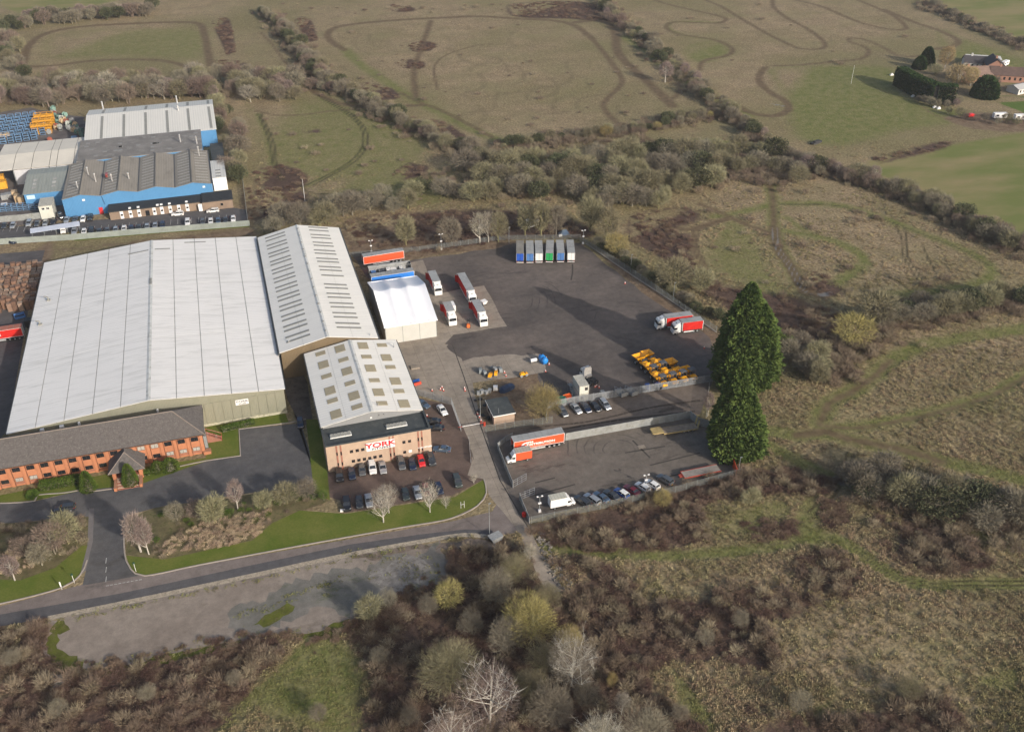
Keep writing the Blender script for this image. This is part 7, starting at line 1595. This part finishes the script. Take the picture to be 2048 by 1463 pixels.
row([(1710,965),(1780,985),(1850,1000),(1930,1030),(2000,1055),(2060,1075)], 18, 10, (6, 9.5), ['grey a', 'grey b', 'olive a', 'grey b', 'ivy a'], 'in the copse below the right grass track', 'trees of the right hand copse', 1.1, each=True)
SOLO_MARK = 1
# trees that can be told apart
SOLO = [('olive b', 812, 490, 11, .9, 'mossy grey tree, leftmost of those standing against the back of the yard'), ('grey a', 903, 492, 11, .9, 'wide grey bare tree behind the double lamp post'), ('pale a', 960, 486, 12, .6, 'slim pale tree, first of three in the close trio behind the yard'),
 ('pale a', 977, 484, 12, .55, 'slim pale tree, second of the close trio behind the yard'), ('olive a', 998, 483, 12, .6, 'slim olive tree, third of the close trio behind the yard'), ('olive b', 1050, 470, 12, .7, 'tall olive tree left of the white caravan'),
 ('olive b', 1082, 472, 14, .75, 'tall spreading olive tree directly behind the six trailers'), ('grey a', 1112, 470, 12, .6, 'narrow grey tree behind the fifth trailer'), ('olive b', 1180, 462, 14, .8, 'tall olive tree right of the camera post behind the trailers'), ('olive a', 1215, 480, 13, .8, 'olive tree right of the tallest tree behind the trailers'),
 ('yellow a', 1232, 512, 9, .9, 'yellowish tree at the north east corner of the yard'), ('olive a', 1345, 580, 12, 1.0, 'wide olive tree outside the east fence between two lamp posts'), ('olive b', 1400, 585, 9, 1.0, 'smaller olive tree right of the wide one outside the east fence'),
 ('yellow a', 1700, 690, 11, 1.1, 'large mossy tree, lower left of the big pair'), ('olive b', 1748, 650, 12, 1.1, 'large mossy tree, upper right of the big pair'), ('green a', 553, 460, 5, 1.3, 'green leaved bush behind the back of the big warehouse'),
 ('green a', 1056, 360, 4.5, 1.1, 'bright green bush alone at the edge of the wood'), ('grey a', 705, 430, 9, 1.2, 'broad grey tree behind the second warehouse'), ('olive a', 636, 447, 7, .9, 'small olive tree left of the broad grey tree'),
 ('purple a', 1330, 165, 11, .9, 'reddish round tree standing out from the racing track hedgerow'), ('purple a', 282, 1103, 11.5, .62, 'reddish birch at the corner of the drive and lawn'), ('purple a', 298, 1108, 10.5, .55, 'second reddish birch right of the drive corner birch'),
 ('brown a', 112, 1105, 9, .85, 'brown multi stemmed tree left of the drive'), ('olive a', 140, 1085, 9, .8, 'olive tree closest to the footway left of the drive'), ('purple a', 30, 1160, 7, .8, 'small reddish tree at the left edge of the verge bed'), ('grey a', 85, 1130, 6, .9, 'low grey tree in the left verge bed'), ('brown a', 55, 1115, 6, .9, 'low brown tree in the left verge bed'),
 ('olive b', 430, 1045, 8, .9, 'olive tree in the middle of the planting bed'), ('purple a', 476, 1018, 9, .55, 'slim reddish tree in the planting bed near the drive'), ('olive a', 575, 1005, 6, 1.1, 'round olive bush at the right of the planting bed'), ('grey b', 612, 995, 5.5, 1.1, 'round grey bush beside the lawn strip'), ('olive b', 530, 1018, 5.5, 1.0, 'olive bush left of the round ones in the planting bed'),
 ('green a', 648, 1000, 3, 1.0, 'small green shrub at the corner of the car park lawn'), ('grey a', 355, 1040, 5, 1.0, 'low grey tree at the back of the planting bed'), ('brown a', 400, 1035, 5, 1.2, 'low brown tree beside the drive edge'),
 ('olive b', 740, 1235, 6, 1.1, 'olive bush at the right end of the concrete slab'), ('yellow a', 895, 1212, 6.5, 1.0, 'yellow green bush below the end of the mossy slab'), ('purple a', 1415, 832, 8, .5, 'slim bare tree beside the leaning ramps'),
 ('grey b', 1725, 1000, 8, 1.0, 'round grey tree beside the two puddles'), ('olive a', 1500, 1010, 5, 1.0, 'olive bush in the scrub below the red flatbed'), ('yellow a', 1325, 1010, 4.5, 1.0, 'yellow green bush right below the fence row of cars')]
for key, px, py, h, w_, lab in SOLO: tree(key, *G(px, py), h, w_, lab)
# foreground trees, finer twigs
FG = [('fine olive', 'olive', BARKG, 9500, 1, .05, 13, 7.2), ('fine yellow', 'yellow', BARKG, 7000, 3, .05, 10, 5.4), ('fine pale', 'pale', BARKP, 6500, 1, .04, 13, 5.8), ('fine purple', 'purple', BARKP, 5200, 1, .035, 15, 7.0), ('fine grey', 'grey', BARK, 6500, 2, .045, 11, 5.2), ('birch', 'pale', BARKP, 1900, 1, .03, 10, 3.2)]
for k, (key, kind, bark, N, st, tw, H, rad) in enumerate(FG):
    make_tree(key, 60 + k, H, rad, 1.6 if key != 'birch' else 2.2, .17 if key != 'fine purple' else .22, N, kind, bark, st, 20, tw, .95, .75, .7, fine=2, hollow=.2)
def ftree(key, px, py, s, label, grp=None, w_=1.0): o = put(TREEP[key], (*G(px, py), 0), rnd.uniform(0, 6.28), label, grp, s); o.scale = (s * w_, s * w_ * rnd.uniform(.85, 1.1), s * rnd.uniform(.9, 1.05))
for a in [('fine olive', 900, 1385, 1.0, 'large mossy round tree in the foreground scrub'), ('fine yellow', 1062, 1275, 1.1, 'yellow green tree beside the end of the concrete lane'), ('fine pale', 1143, 1372, .95, 'pale grey spreading tree right of the white limbed one'),
  ('fine purple', 980, 1450, 1.05, 'white limbed tree with reddish twigs at the bottom of the picture'), ('fine grey', 1105, 1455, .95, 'grey tree at the bottom edge between two pale ones'), ('fine pale', 1243, 1428, .5, 'small pale tree in the brambles, right of the spreading one', None, .7),
  ('fine purple', 905, 1530, .9, 'white limbed tree cut by the bottom edge'), ('fine grey', 1290, 1510, 1.1, 'grey tree cut by the bottom edge, right of centre'), ('fine pale', 1200, 1520, .9, 'pale tree cut by the bottom edge, below the small pale one'), ('fine yellow', 1140, 1300, .6, 'yellow green tree behind the pale spreading one'), ('fine olive', 1030, 1165, .6, 'olive tree at the left side of the lane end'),
  ('fine grey', 990, 1205, .8, 'grey tree left of the lane end'), ('fine yellow', 1222, 1372, .38, 'slim yellow bush by the small pale tree', None, .6), ('fine grey', 1010, 1300, .8, 'grey tree behind the white limbed one'), ('fine olive', 1090, 1340, .55, 'small olive tree left of the pale spreading one'),
  ('fine grey', 1170, 1410, .6, 'small grey tree close below the pale spreading one'), ('fine grey', 945, 1270, .6, 'small grey tree above the mossy round one'), ('fine olive', 1060, 1400, .6, 'small olive tree right of the white limbed one'), ('fine olive', 1095, 1210, .5, 'small olive tree on the right side of the lane end'), ('fine pale', 1060, 1120, .35, 'small pale bush beside the lane by the rubble'),
  ('fine grey', 860, 1230, .5, 'low grey tree left of the yellow green bush'), ('fine grey', 780, 1215, .45, 'low grey bush at the corner of the mossy slab'), ('fine grey', 1595, 1420, .5, 'low grey tree in the bottom right scrub'), ('fine olive', 1812, 1395, .42, 'low olive tree at the lower right clearing'), ('fine grey', 1410, 1290, .4, 'low grey bush in the right foreground scrub'), ('fine grey', 1480, 1255, .4, 'low grey bush farther right in the foreground scrub')]: ftree(*a)
for k, (px, py, s) in enumerate(((640, 1440, .4), (470, 1370, .35), (300, 1400, .35), (120, 1430, .4), (30, 1330, .4), (760, 1330, .4), (820, 1450, .45), (1360, 1440, .4))):
    ftree('fine grey', px, py, s, ['low grey bush beside the foreground clearing', 'low grey bush left of the clearing tip', 'low grey bush in the lower left scrub, centre', 'low grey bush near the bottom left corner', 'low grey bush below the road at the left edge', 'low grey bush right of the clearing', 'low grey bush at the bottom edge right of the clearing', 'low grey bush left of the small green clearing'][k])
ftree('birch', 767, 1044, 1.05, 'pale bare tree in front, nearer of the twin trees on the lawn'); ftree('birch', 778, 1025, .85, 'pale bare tree, farther of the twin trees on the lawn'); ftree('birch', 860, 1024, 1.0, 'pale bare tree in front of the red car on the lawn', None, .8); ftree('birch', 892, 1016, .42, 'thin sapling on the lawn near the white marker'); ftree('birch', 948, 967, .35, 'thin sapling at the corner of the lawn')
ftree('fine yellow', 1088, 832, .95, 'wide bare tree with mossy limbs right of the gatehouse', None, 1.1)
# evergreens -------------------------------------------------------------
def leaves(rs, P, N_, size, droop=.4):
    n = len(P); d = N_ + rs.normal(scale=.35, size=(n, 3)); d[:, 2] -= droop; d /= np.linalg.norm(d, axis=1)[:, None]
    s = np.cross(d, rs.normal(size=(n, 3))); s /= np.linalg.norm(s, axis=1)[:, None]
    L = rs.uniform(.6, 1.4, n)[:, None] * size; W = L * .42
    return np.stack([P - s * W, P + s * W, P + d * L], 1)
def conifer(px, py, H, lobes, label, seed, ex=2.7):
    rs = np.random.RandomState(seed); T = []
    for (ox, oy, hh, rr) in lobes:
        N = int(1900 * rr * hh / 10)
        u = rs.uniform(0, 1, N) ** 1.25; a = rs.uniform(0, 6.283, N)
        prof = (1 - u ** ex) ** .85 * (.62 + .38 * np.minimum(1, u / .16 + .15))
        lump = 1 + .07 * np.sin(a * 4 + u * 9 + seed) + .06 * np.sin(a * 9 - u * 23) + .06 * np.sin(u * 60 + a * 7) + .05 * np.sin(a * 17 + u * 41)
        depth = rs.uniform(0, 1, N) ** 1.8 * .42; lump = lump * (1 + .09 * np.sign(np.sin(u * 46 + a * 2.1 + seed)) * rs.uniform(.2, 1, N))
        r = rr * prof * lump * (1 - depth)
        P = np.stack([ox + r * np.cos(a), oy + r * np.sin(a), .4 + u * hh * .99], 1)
        N_ = np.stack([np.cos(a), np.sin(a), np.full(N, .35)], 1)
        T.append(leaves(rs, P, N_, .62, .3))
    t = root('conifer', (*G(px, py), 0), 0, label, 'tree')
    ob('crown', np_mesh('crown', np.concatenate(T), vegmat('conifer leaves', (.045, .080, .022), (.12, .165, .042), .1, .0, var_scale=.55)), t)
    mb = MB()
    for (ox, oy, hh, rr) in lobes: mb = MB().tube((ox, oy, 0), (ox, oy, hh * .93), .45, .08, n=8); mb.build('trunk', BARK, t)
conifer(1463, 902, 27, [(-.4, .6, 27.5, 5.8), (2.4, -1.4, 18, 5.6), (-1.4, -1.6, 17, 5.0)], 'huge dark green conifer in front, nearer of two by the lower yard', 5, 1.35)
conifer(1480, 766, 28, [(-.4, .6, 31, 6.8), (3.0, -1.2, 31 - 6, 6.2), (-2.2, -2.2, 31 - 8, 5.8)], 'huge dark green conifer behind, farther of two by the big yard', 8)
def box_hedge(pts, w_, h, label, m, N, name='hedge', size=.5, px=True, cat='hedge', z0=.2):
    """clipped hedge: leaf faces over a box that follows the line"""
    L = [np.array(p) for p in (world(pts) if px else pts)]; rs = np.random.RandomState(len(label)); o0 = L[0]
    segs = [np.linalg.norm(b - a) for a, b in zip(L[:-1], L[1:])]; tot = sum(segs); T = []
    for a, b, s in zip(L[:-1], L[1:], segs):
        n = int(N * s / tot); d = (b - a) / s; nr = np.array([-d[1], d[0]]); f = rs.uniform(-.02, 1.02, n)
        c = rs.uniform(0, 2 * h + w_, n); side = np.where(c < h, -1, np.where(c < 2 * h, 1, 0)); zz = np.where(side == 0, h + rs.normal(scale=.12, size=n), rs.uniform(z0, h, n))
        off = np.where(side == 0, rs.uniform(-w_ / 2, w_ / 2, n), side * w_ / 2 * (1 + rs.normal(scale=.08, size=n)))
        P = np.stack([a[0] + d[0] * s * f + nr[0] * off - o0[0], a[1] + d[1] * s * f + nr[1] * off - o0[1], zz], 1)
        Nn = np.stack([nr[0] * side, nr[1] * side, np.where(side == 0, 1., .2)], 1); T.append(leaves(rs, P, Nn, size, .05))
    t = root(name, (*o0, 0), 0, label, cat)
    ob('foliage', np_mesh('foliage', np.concatenate(T), m), t)
    mb = MB()
    for a, b in zip(L[:-1], L[1:]):
        d = (b - a) / np.linalg.norm(b - a); nr = np.array([-d[1], d[0]]) * w_ * .4; q = [a - o0 - nr, b - o0 - nr, b - o0 + nr, a - o0 + nr]; mb.prism([tuple(x) for x in q], 0, h * .92)
    mb.build('inner_branches', BARK, t)
HEDGE = vegmat('clipped conifer hedge', (.020, .045, .014), (.04, .07, .02), .1, 0); SHRUB = vegmat('clipped shrub', (.05, .085, .014), (.085, .12, .022), .2, .02)
box_hedge([(1796, 170), (1830, 190), (1870, 206), (1905, 208)], 5, 8.8, 'tall clipped dark green hedge wall in front of the farm', HEDGE, 16000, size=.7)
def ball(px, py, r, h, lab, m=SHRUB, N=2200, size=.28, name='clipped_shrub', cat='shrub', cone=0, box=None):
    rs = np.random.RandomState(int(px)); d = rs.normal(size=(N, 3)); d /= np.linalg.norm(d, axis=1)[:, None]; d[:, 2] = np.abs(d[:, 2])
    u = rs.uniform(0, 1, N)
    if cone: a = rs.uniform(0, 6.283, N); rr = r * (1 - u) ** .55 * np.minimum(1, u * 6 + .7) * (1 + rs.normal(scale=.05, size=N)); P = np.stack([rr * np.cos(a), rr * np.sin(a), u * h], 1); Nn = np.stack([np.cos(a), np.sin(a), np.full(N, .4)], 1)
    else: P = d * np.array([r, r, h]) * (1 + rs.normal(scale=.04, size=(N, 1))); Nn = d
    t = root(name, (*G(px, py), 0), 0, lab, cat); ob('foliage', np_mesh('foliage', leaves(rs, P, Nn, size, .05), m), t)
    MB().tube((0, 0, 0), (0, 0, h * .9), r * .7 if cone else r * .6, .1, n=10).build('inner_branches', BARK, t)
ball(178, 978, 1.9, 5.4, 'green cone shaped shrub left of the office porch', cone=1, N=5000); ball(262, 966, 1.9, 5.8, 'green cone shaped shrub right of the office porch', cone=1, N=5000)
ball(316, 941, 1.5, 2.6, 'round green shrub, left of a pair against the office'); ball(341, 937, 2.0, 2.8, 'round green shrub, right of a pair against the office'); ball(65, 990, 1.3, 1.2, 'low round shrub at the left part of the office lawn')
box_hedge([(82, 977), (160, 963)], 2.4, 1.5, 'low clipped green hedge left of the porch cone shrub', SHRUB, 6000, size=.25)
box_hedge([(445, 862), (508, 846)], 1.4, 1.0, 'low green hedge at the foot of the olive grey warehouse wall', SHRUB, 3000, size=.25)
box_hedge([(275, 952), (300, 946)], 1.4, .8, 'low dark shrub strip right of the porch', SHRUB, 1500, size=.25)
ball(1968, 193, 6.0, 9.5, 'broad dark evergreen at the right end of the farm hedge', HEDGE, 9000, .8, 'evergreen_tree', 'tree'); ball(1852, 128, 4.2, 9, 'dark evergreen tree above the clipped hedge', HEDGE, 6000, .7, 'evergreen_tree', 'tree', 1); ball(1838, 137, 3.2, 6, 'smaller dark evergreen left of the one above the hedge', HEDGE, 4000, .7, 'evergreen_tree', 'tree')
make_tree('willow', 91, 9, 4.6, .8, .25, 4200, 'gold', BARKP, 3, 10, .1, .95, .9); tree('willow', *G(1915, 178), 10, 1.0, 'golden willow in the middle of the farm garden'); tree('willow', *G(1888, 138), 10, .6, 'slim golden poplar like tree above the farm hedge'); tree('olive a', *G(1868, 150), 6, 1.3, 'round olive tree behind the clipped hedge'); tree('grey a', *G(1985, 178), 7, .9, 'grey bare tree right of the broad evergreen'); tree('willow', *G(1940, 172), 8, .7, 'golden bushy tree beside the tan roofed building')

# ---- scattered ground growth (instanced by geometry nodes) ----------------
def hidden_mesh_obj(name, me):
    return bpy.data.objects.new(name, me)      # source for instances, never linked to the scene
def scatter(name, pts, src, label, cat, smin=.7, smax=1.3, seed=0, zs=1.0, kind='stuff', sxyz=None):
    rs = np.random.RandomState(seed); n = len(pts); me = bpy.data.meshes.new(name); me.vertices.add(n)
    co_ = np.zeros((n, 3)); co_[:, :2] = pts; me.vertices.foreach_set('co', co_.ravel())
    s = rs.uniform(smin, smax, n); sc = np.stack([s, s, s * rs.uniform(.75, 1.25, n) * zs], 1)
    if sxyz is not None: sc = sxyz
    a = me.attributes.new('sc', 'FLOAT_VECTOR', 'POINT'); a.data.foreach_set('vector', sc.ravel().astype(np.float32))
    rt = np.zeros((n, 3)); rt[:, 2] = rs.uniform(0, 6.283, n); a = me.attributes.new('rt', 'FLOAT_VECTOR', 'POINT'); a.data.foreach_set('vector', rt.ravel().astype(np.float32))
    o = ob(name, me); tag(o, label, cat, kind=kind)
    ng = bpy.data.node_groups.new(name, 'GeometryNodeTree'); ng.interface.new_socket('Geometry', in_out='INPUT', socket_type='NodeSocketGeometry'); ng.interface.new_socket('Geometry', in_out='OUTPUT', socket_type='NodeSocketGeometry')
    i_ = ng.nodes.new('NodeGroupInput'); o_ = ng.nodes.new('NodeGroupOutput'); ip = ng.nodes.new('GeometryNodeInstanceOnPoints'); oi = ng.nodes.new('GeometryNodeObjectInfo'); oi.inputs['Object'].default_value = src; oi.inputs['As Instance'].default_value = True
    def att(nm): q = ng.nodes.new('GeometryNodeInputNamedAttribute'); q.data_type = 'FLOAT_VECTOR'; q.inputs['Name'].default_value = nm; return q.outputs[0]
    ng.links.new(i_.outputs[0], ip.inputs['Points']); ng.links.new(oi.outputs['Geometry'], ip.inputs['Instance']); ng.links.new(att('sc'), ip.inputs['Scale'])
    e2r = ng.nodes.new('FunctionNodeEulerToRotation'); ng.links.new(att('rt'), e2r.inputs[0]); ng.links.new(e2r.outputs[0], ip.inputs['Rotation']); ng.links.new(ip.outputs[0], o_.inputs[0])
    md = o.modifiers.new('scatter', 'NODES'); md.node_group = ng
    return o
rs = np.random.RandomState(4)
for key in sorted({q[0] for q in FARPTS}):
    pr = TREEP[key]; src = bpy.data.objects.new('far_tree_source', None)
    tm = [c for c in pr.children if c.name.startswith('crown')][0].data; bk = [c for c in pr.children if c.name.startswith('trunk')][0].data
    bmx = bmesh.new(); bmx.from_mesh(tm); nf = len(bmx.faces); bmx.from_mesh(bk)
    bmx.faces.ensure_lookup_table()
    for fi in range(nf, len(bmx.faces)): bmx.faces[fi].material_index = 1
    jm = bpy.data.meshes.new('far_tree_source'); bmx.to_mesh(jm); bmx.free(); jm.materials.clear(); jm.materials.append(tm.materials[0]); jm.materials.append(bk.materials[0])
    src = bpy.data.objects.new('far_tree_source', jm); P_ = [q for q in FARPTS if q[0] == key]
    scatter('far_trees', np.array([(q[1], q[2]) for q in P_]), src, CNAME[key.split()[0]] + ' trees of the far hedgerows and belts', 'trees', .8, 1.2, 3, 1.0, sxyz=np.array([(q[3] / 7 * q[4], q[3] / 7 * q[4], q[3] / 7) for q in P_]))
def off_paved(P, pad=0):
    k = np.ones(len(P), bool)
    for q in PAVED:
        A = np.array(q); m = (P[:, 0] > A[:, 0].min()) & (P[:, 0] < A[:, 0].max()) & (P[:, 1] > A[:, 1].min()) & (P[:, 1] < A[:, 1].max())
        if m.any(): k[m] &= ~inside(P[m, 0], P[m, 1], [tuple(z) for z in q])
    return P[k]
BRM = vegmat('bramble stems', (.115, .074, .056), (.19, .130, .098), .7, .05, var_scale=.15); SCR = vegmat('scrub stems', (.17, .13, .095), (.25, .20, .145), .6, .05, var_scale=.15)
GRS = vegmat('tussock grass', (.205, .18, .092), (.34, .265, .168), .4, .05, var_scale=.045); GRG = vegmat('green tufts', (.14, .15, .05), (.24, .22, .10), .5, .04, var_scale=.08); RED = vegmat('reed straw', (.36, .27, .18), (.50, .39, .28), .4, .03)
def clump(n, r, h, tw, tl, up, m, nm):
    tr, _ = twigs(rs, n, h, r, -.1, tw=tw, tl=tl, up=up, hollow=.2, lumps=6); return hidden_mesh_obj(nm, np_mesh(nm, tr, m))
cBR = clump(480, 1.5, .95, .07, .5, .5, BRM, 'bramble_source'); cSC = clump(380, 1.2, 1.5, .05, .75, .9, SCR, 'scrub_source'); cTU = clump(40, .5, .26, .09, .26, .7, GRS, 'tussock_source'); cGT = clump(34, .45, .18, .10, .2, .6, GRG, 'green_tuft_source'); cRE = clump(120, .7, 1.3, .06, .8, 1.6, RED, 'reed_source')
def poly_pts(poly, dens, pad=0, cap=9000):
    A = np.array(world(poly)); x0, y0 = A.min(0); x1, y1 = A.max(0); n = int((x1 - x0) * (y1 - y0) * dens); n = min(n, cap * 6)
    X = rs.uniform(x0, x1, n); Y_ = rs.uniform(y0, y1, n)
    v = np.sin(X * .23 + 1.3 * np.sin(Y_ * .17)) + np.sin(Y_ * .31 + 1.7 * np.sin(X * .11)) 
    k = inside(X, Y_, [tuple(q) for q in A]) & (rs.uniform(-1.6, 2, n) < v + 1.1)
    P = np.stack([X[k], Y_[k]], 1); return P[:cap]
SKIP = ['crop']
brl = {}
polys = [p for k, s, p in PO if k == 'bram']
big = [p for p in polys if len(p) > 0]
names_ = []
for i, p in enumerate(big):
    A = np.array(p, float); cx, cy = A.mean(0)
    near = cy > 560
    pts = off_paved(poly_pts([tuple(p[-1])] + list(p), .85 if cy > 900 else (.45 if near else .2), cap=9000))
    if len(pts) < 8: continue
    where = ('in the foreground' if cy > 1150 else 'near the lower yard' if cy > 900 else 'in the middle distance' if cy > 400 else 'in the far meadows') + (', left' if cx < 700 else ', centre' if cx < 1300 else ', right') + f' side patch'
    scatter('bramble_thicket', pts, cBR, 'low brown bramble thicket ' + where, 'bramble thicket', .35, 1.15, i, .75)
    if cy > 420 and len(pts) > 60:
        k = rs.uniform(size=len(pts)) < (.26 if cy > 1000 else .12); scatter('scrub_bushes', pts[k] + rs.normal(scale=.8, size=(k.sum(), 2)), cSC, 'taller pale brown scrub stems ' + where, 'scrub', .4, 1.5, i + 50)
# undergrowth below the hedgerows
def line_pts(pts, width, n):
    L = np.array(smooth_line(world(pts), 2)); k = rs.randint(0, len(L) - 1, n); f = rs.uniform(size=(n, 1)); P = L[k] * (1 - f) + L[k + 1] * f; return P + rs.normal(scale=width / 2.4, size=(n, 2))
HL = [[(530,25),(600,110),(650,160),(740,215),(860,280),(1000,332)], [(-20,205),(150,192),(330,182),(520,186),(600,180)], [(1195,-5),(1290,85),(1400,185),(1520,285),(1560,315)], [(930,365),(1180,355),(1400,340),(1560,345)], [(1560,320),(1720,362),(1880,425),(2060,512)], [(1000,300),(1200,272),(1450,228)], [(1565,690),(1650,740),(1700,690),(1830,640),(2060,600)], [(1710,965),(1850,1000),(2060,1075)], [(1850,10),(2060,100)]]
P_ = off_paved(np.concatenate([line_pts(h, 9 if i != 3 else 22, 420 if i != 3 else 900) for i, h in enumerate(HL)]))
scatter('undergrowth', P_, cSC, 'brown undergrowth at the foot of the hedgerows and woods', 'undergrowth', .8, 1.7, 77)
mp = np.array([G(*q) for q in [(r3.uniform(700, 1330), r3.uniform(50, 270)) for _ in range(60)] + [(r3.uniform(1350, 1850), r3.uniform(5, 130)) for _ in range(14)] + [(r3.uniform(500, 860), r3.uniform(215, 350)) for _ in range(20)] + [(r3.uniform(1400, 1950), r3.uniform(420, 590)) for _ in range(34)] + [(r3.uniform(560, 1200), r3.uniform(8, 34)) for _ in range(40)]])
scatter('meadow_scrub', mp, cSC, 'small bramble and scrub tufts dotted over the far meadows', 'scrub', .5, 1.8, 33, .6)
# tussocks over the rough meadows, thinning with distance
def meadow_points(n, dmin, dmax, power=1.6):
    d = (rs.uniform(dmin ** (1 / power), dmax ** (1 / power), n)) ** power; l = rs.uniform(-1, 1, n) * (d * .58 + 30)
    return np.stack([l * _r[0] + d * _h[0], l * _r[1] + d * _h[1]], 1)
Q = meadow_points(190000, 66, 430, 1.3); mk = masks(Q[:, 0], Q[:, 1])
dist_ = Q @ np.array([_h[0], _h[1]]); keep = (rs.uniform(200, 420, len(Q)) > dist_) & (mk['mud'] < .35) & (mk['rut'] < .3) & (mk['wet'] < .3) & (mk['crop'] < .4) & (mk['lawn'] < .4) & (mk['bare'] < .5)
# nothing on paved ground, lawns or under buildings
BLOCKED = [world(p) for p in ([(-80,1270),(95,1238),(300,1330),(560,1270),(700,1250),(905,1170),(895,1075),(1000,1070),(1060,1060),(1135,1195),(1100,1200),(1060,1100),(1480,948),(1440,660),(1170,480),(690,455),(500,440),(500,190),(160,190),(-80,220)], [(-200,430),(520,410),(560,520),(-200,560)])]
for b_ in BLOCKED: keep &= ~inside(Q[:, 0], Q[:, 1], b_)
wl = [G(-60, 1262), G(95, 1237), G(900, 1070), G(1060, 1060), G(1480, 948)]
pat = np.sin(Q[:, 0] * .09 + 1.9 * np.sin(Q[:, 1] * .05)) + np.sin(Q[:, 1] * .13 + 1.3 * np.sin(Q[:, 0] * .07)); keep &= rs.uniform(-1.2, 2.6, len(Q)) > pat; g_ok = mk['lush'] > .55; br = mk['bram'] > .5
A1 = off_paved(Q[keep & ~g_ok & ~br]); A2 = off_paved(Q[keep & g_ok])
scatter('rough_grass', A1, cTU, 'tan tussock grass over the rough meadows', 'grass', .7, 1.7, 5)
scatter('green_grass', A2, cGT, 'green grass tufts along the mown tracks and clearings', 'grass', .6, 1.2, 6)
scatter('reed_bed', poly_pts([(330,1085),(400,1050),(470,1035),(540,1020),(545,1040),(520,1070),(470,1090),(380,1105),(320,1115)], 1.7, cap=3000), cRE, 'pale straw coloured reeds and dead stems in the planting bed', 'reeds', .5, 1.0, 8, .6)
scatter('reed_bed', poly_pts([(0,1110),(60,1095),(100,1120),(60,1145),(0,1150)], 1.2, cap=800), cRE, 'pale straw stems in the verge bed at the left edge', 'reeds', .5, 1.0, 9)
scatter('shrub_cover', poly_pts([(255,1040),(500,990),(628,988),(655,1000),(545,1042),(505,1078),(330,1116),(258,1105)],   .22, cap=500), cSC, 'brown shrubs filling the planting bed', 'shrubs', .4, .8, 10, .7)
scatter('shrub_cover', poly_pts([(-40,1052),(60,1046),(175,1036),(172,1085),(110,1130),(-40,1150)], .6, cap=900), cSC, 'brown shrubs in the bed left of the drive', 'shrubs', .5, 1.0, 11, .8)
cGS = clump(200, .9, .9, .14, .25, .3, SHRUB, 'green_shrub_source')
scatter('green_ground_cover', poly_pts([(255,1040),(500,990),(655,985),(655,1000),(545,1042),(400,1050),(258,1105)], .22, cap=300), cGS, 'green ground cover shrubs in the planting bed', 'shrubs', .6, 1.3, 12)
# rubble by the lane end
wp = off_paved(np.concatenate([line_pts([(95,1300),(300,1335),(560,1270),(700,1250),(850,1180),(905,1160)], 5, 400), line_pts([(90,1240),(100,1300),(130,1350)], 4, 120)]), 0)
wq = np.concatenate([line_pts([(110,1335),(300,1318),(480,1275),(640,1268),(780,1208),(895,1140)], 2.2, 260), line_pts([(470,1230),(560,1205),(620,1180),(700,1150)], 2.0, 60), line_pts([(100,1245),(300,1205),(510,1160),(700,1118),(880,1085)], .9, 120), line_pts([(700,1110),(800,1130),(860,1170)], 6, 80)])
scatter('slab_weeds', wq, cGT, 'green weeds and moss creeping over the edges of the concrete slab', 'weeds', .5, 1.6, 21)
scatter('slab_scrub', np.concatenate([wp, wq[:260:3]]), cBR, 'brown scrub overgrowing the edge of the concrete slab', 'scrub', .25, .8, 22)
rub = MB()
for k in range(200):
    px, py = r3.uniform(1060, 1130), 0; py = 1060 + (px - 1060) * 1.75 + r3.uniform(-14, 18); g_ = G(px + r3.uniform(0, 22), py); s = r3.uniform(.1, .42)
    rub.at(g_[0], g_[1], s * .2, r3.uniform(0, 3), r3.uniform(-.4, .4), r3.uniform(-.4, .4)).box(-s, s, -s * .7, s * .7, -s * .4, s * .4)
tag(rub.build('rubble_bank', mat('broken rubble', (.17, .15, .125), .95, .4, .8, dirt=(.30, .28, .25))), 'broken concrete rubble bank along the lane end', 'rubble', kind='stuff')

# ================================================================ HAZE
m, nt, b = newmat('haze air'); nt.nodes.remove(b); pv = nn(nt, 'ShaderNodeVolumePrincipled'); pv.inputs['Density'].default_value = HAZE_D; pv.inputs['Color'].default_value = (.90, .92, .95, 1); pv.inputs['Anisotropy'].default_value = .3
lk(nt, pv.outputs[0], nt.nodes['Material Output'].inputs['Volume'])
hz = MB().box(-7000, 7500, -4500, 9500, -1.2, 158).build('haze', m); tag(hz, kind='stuff')
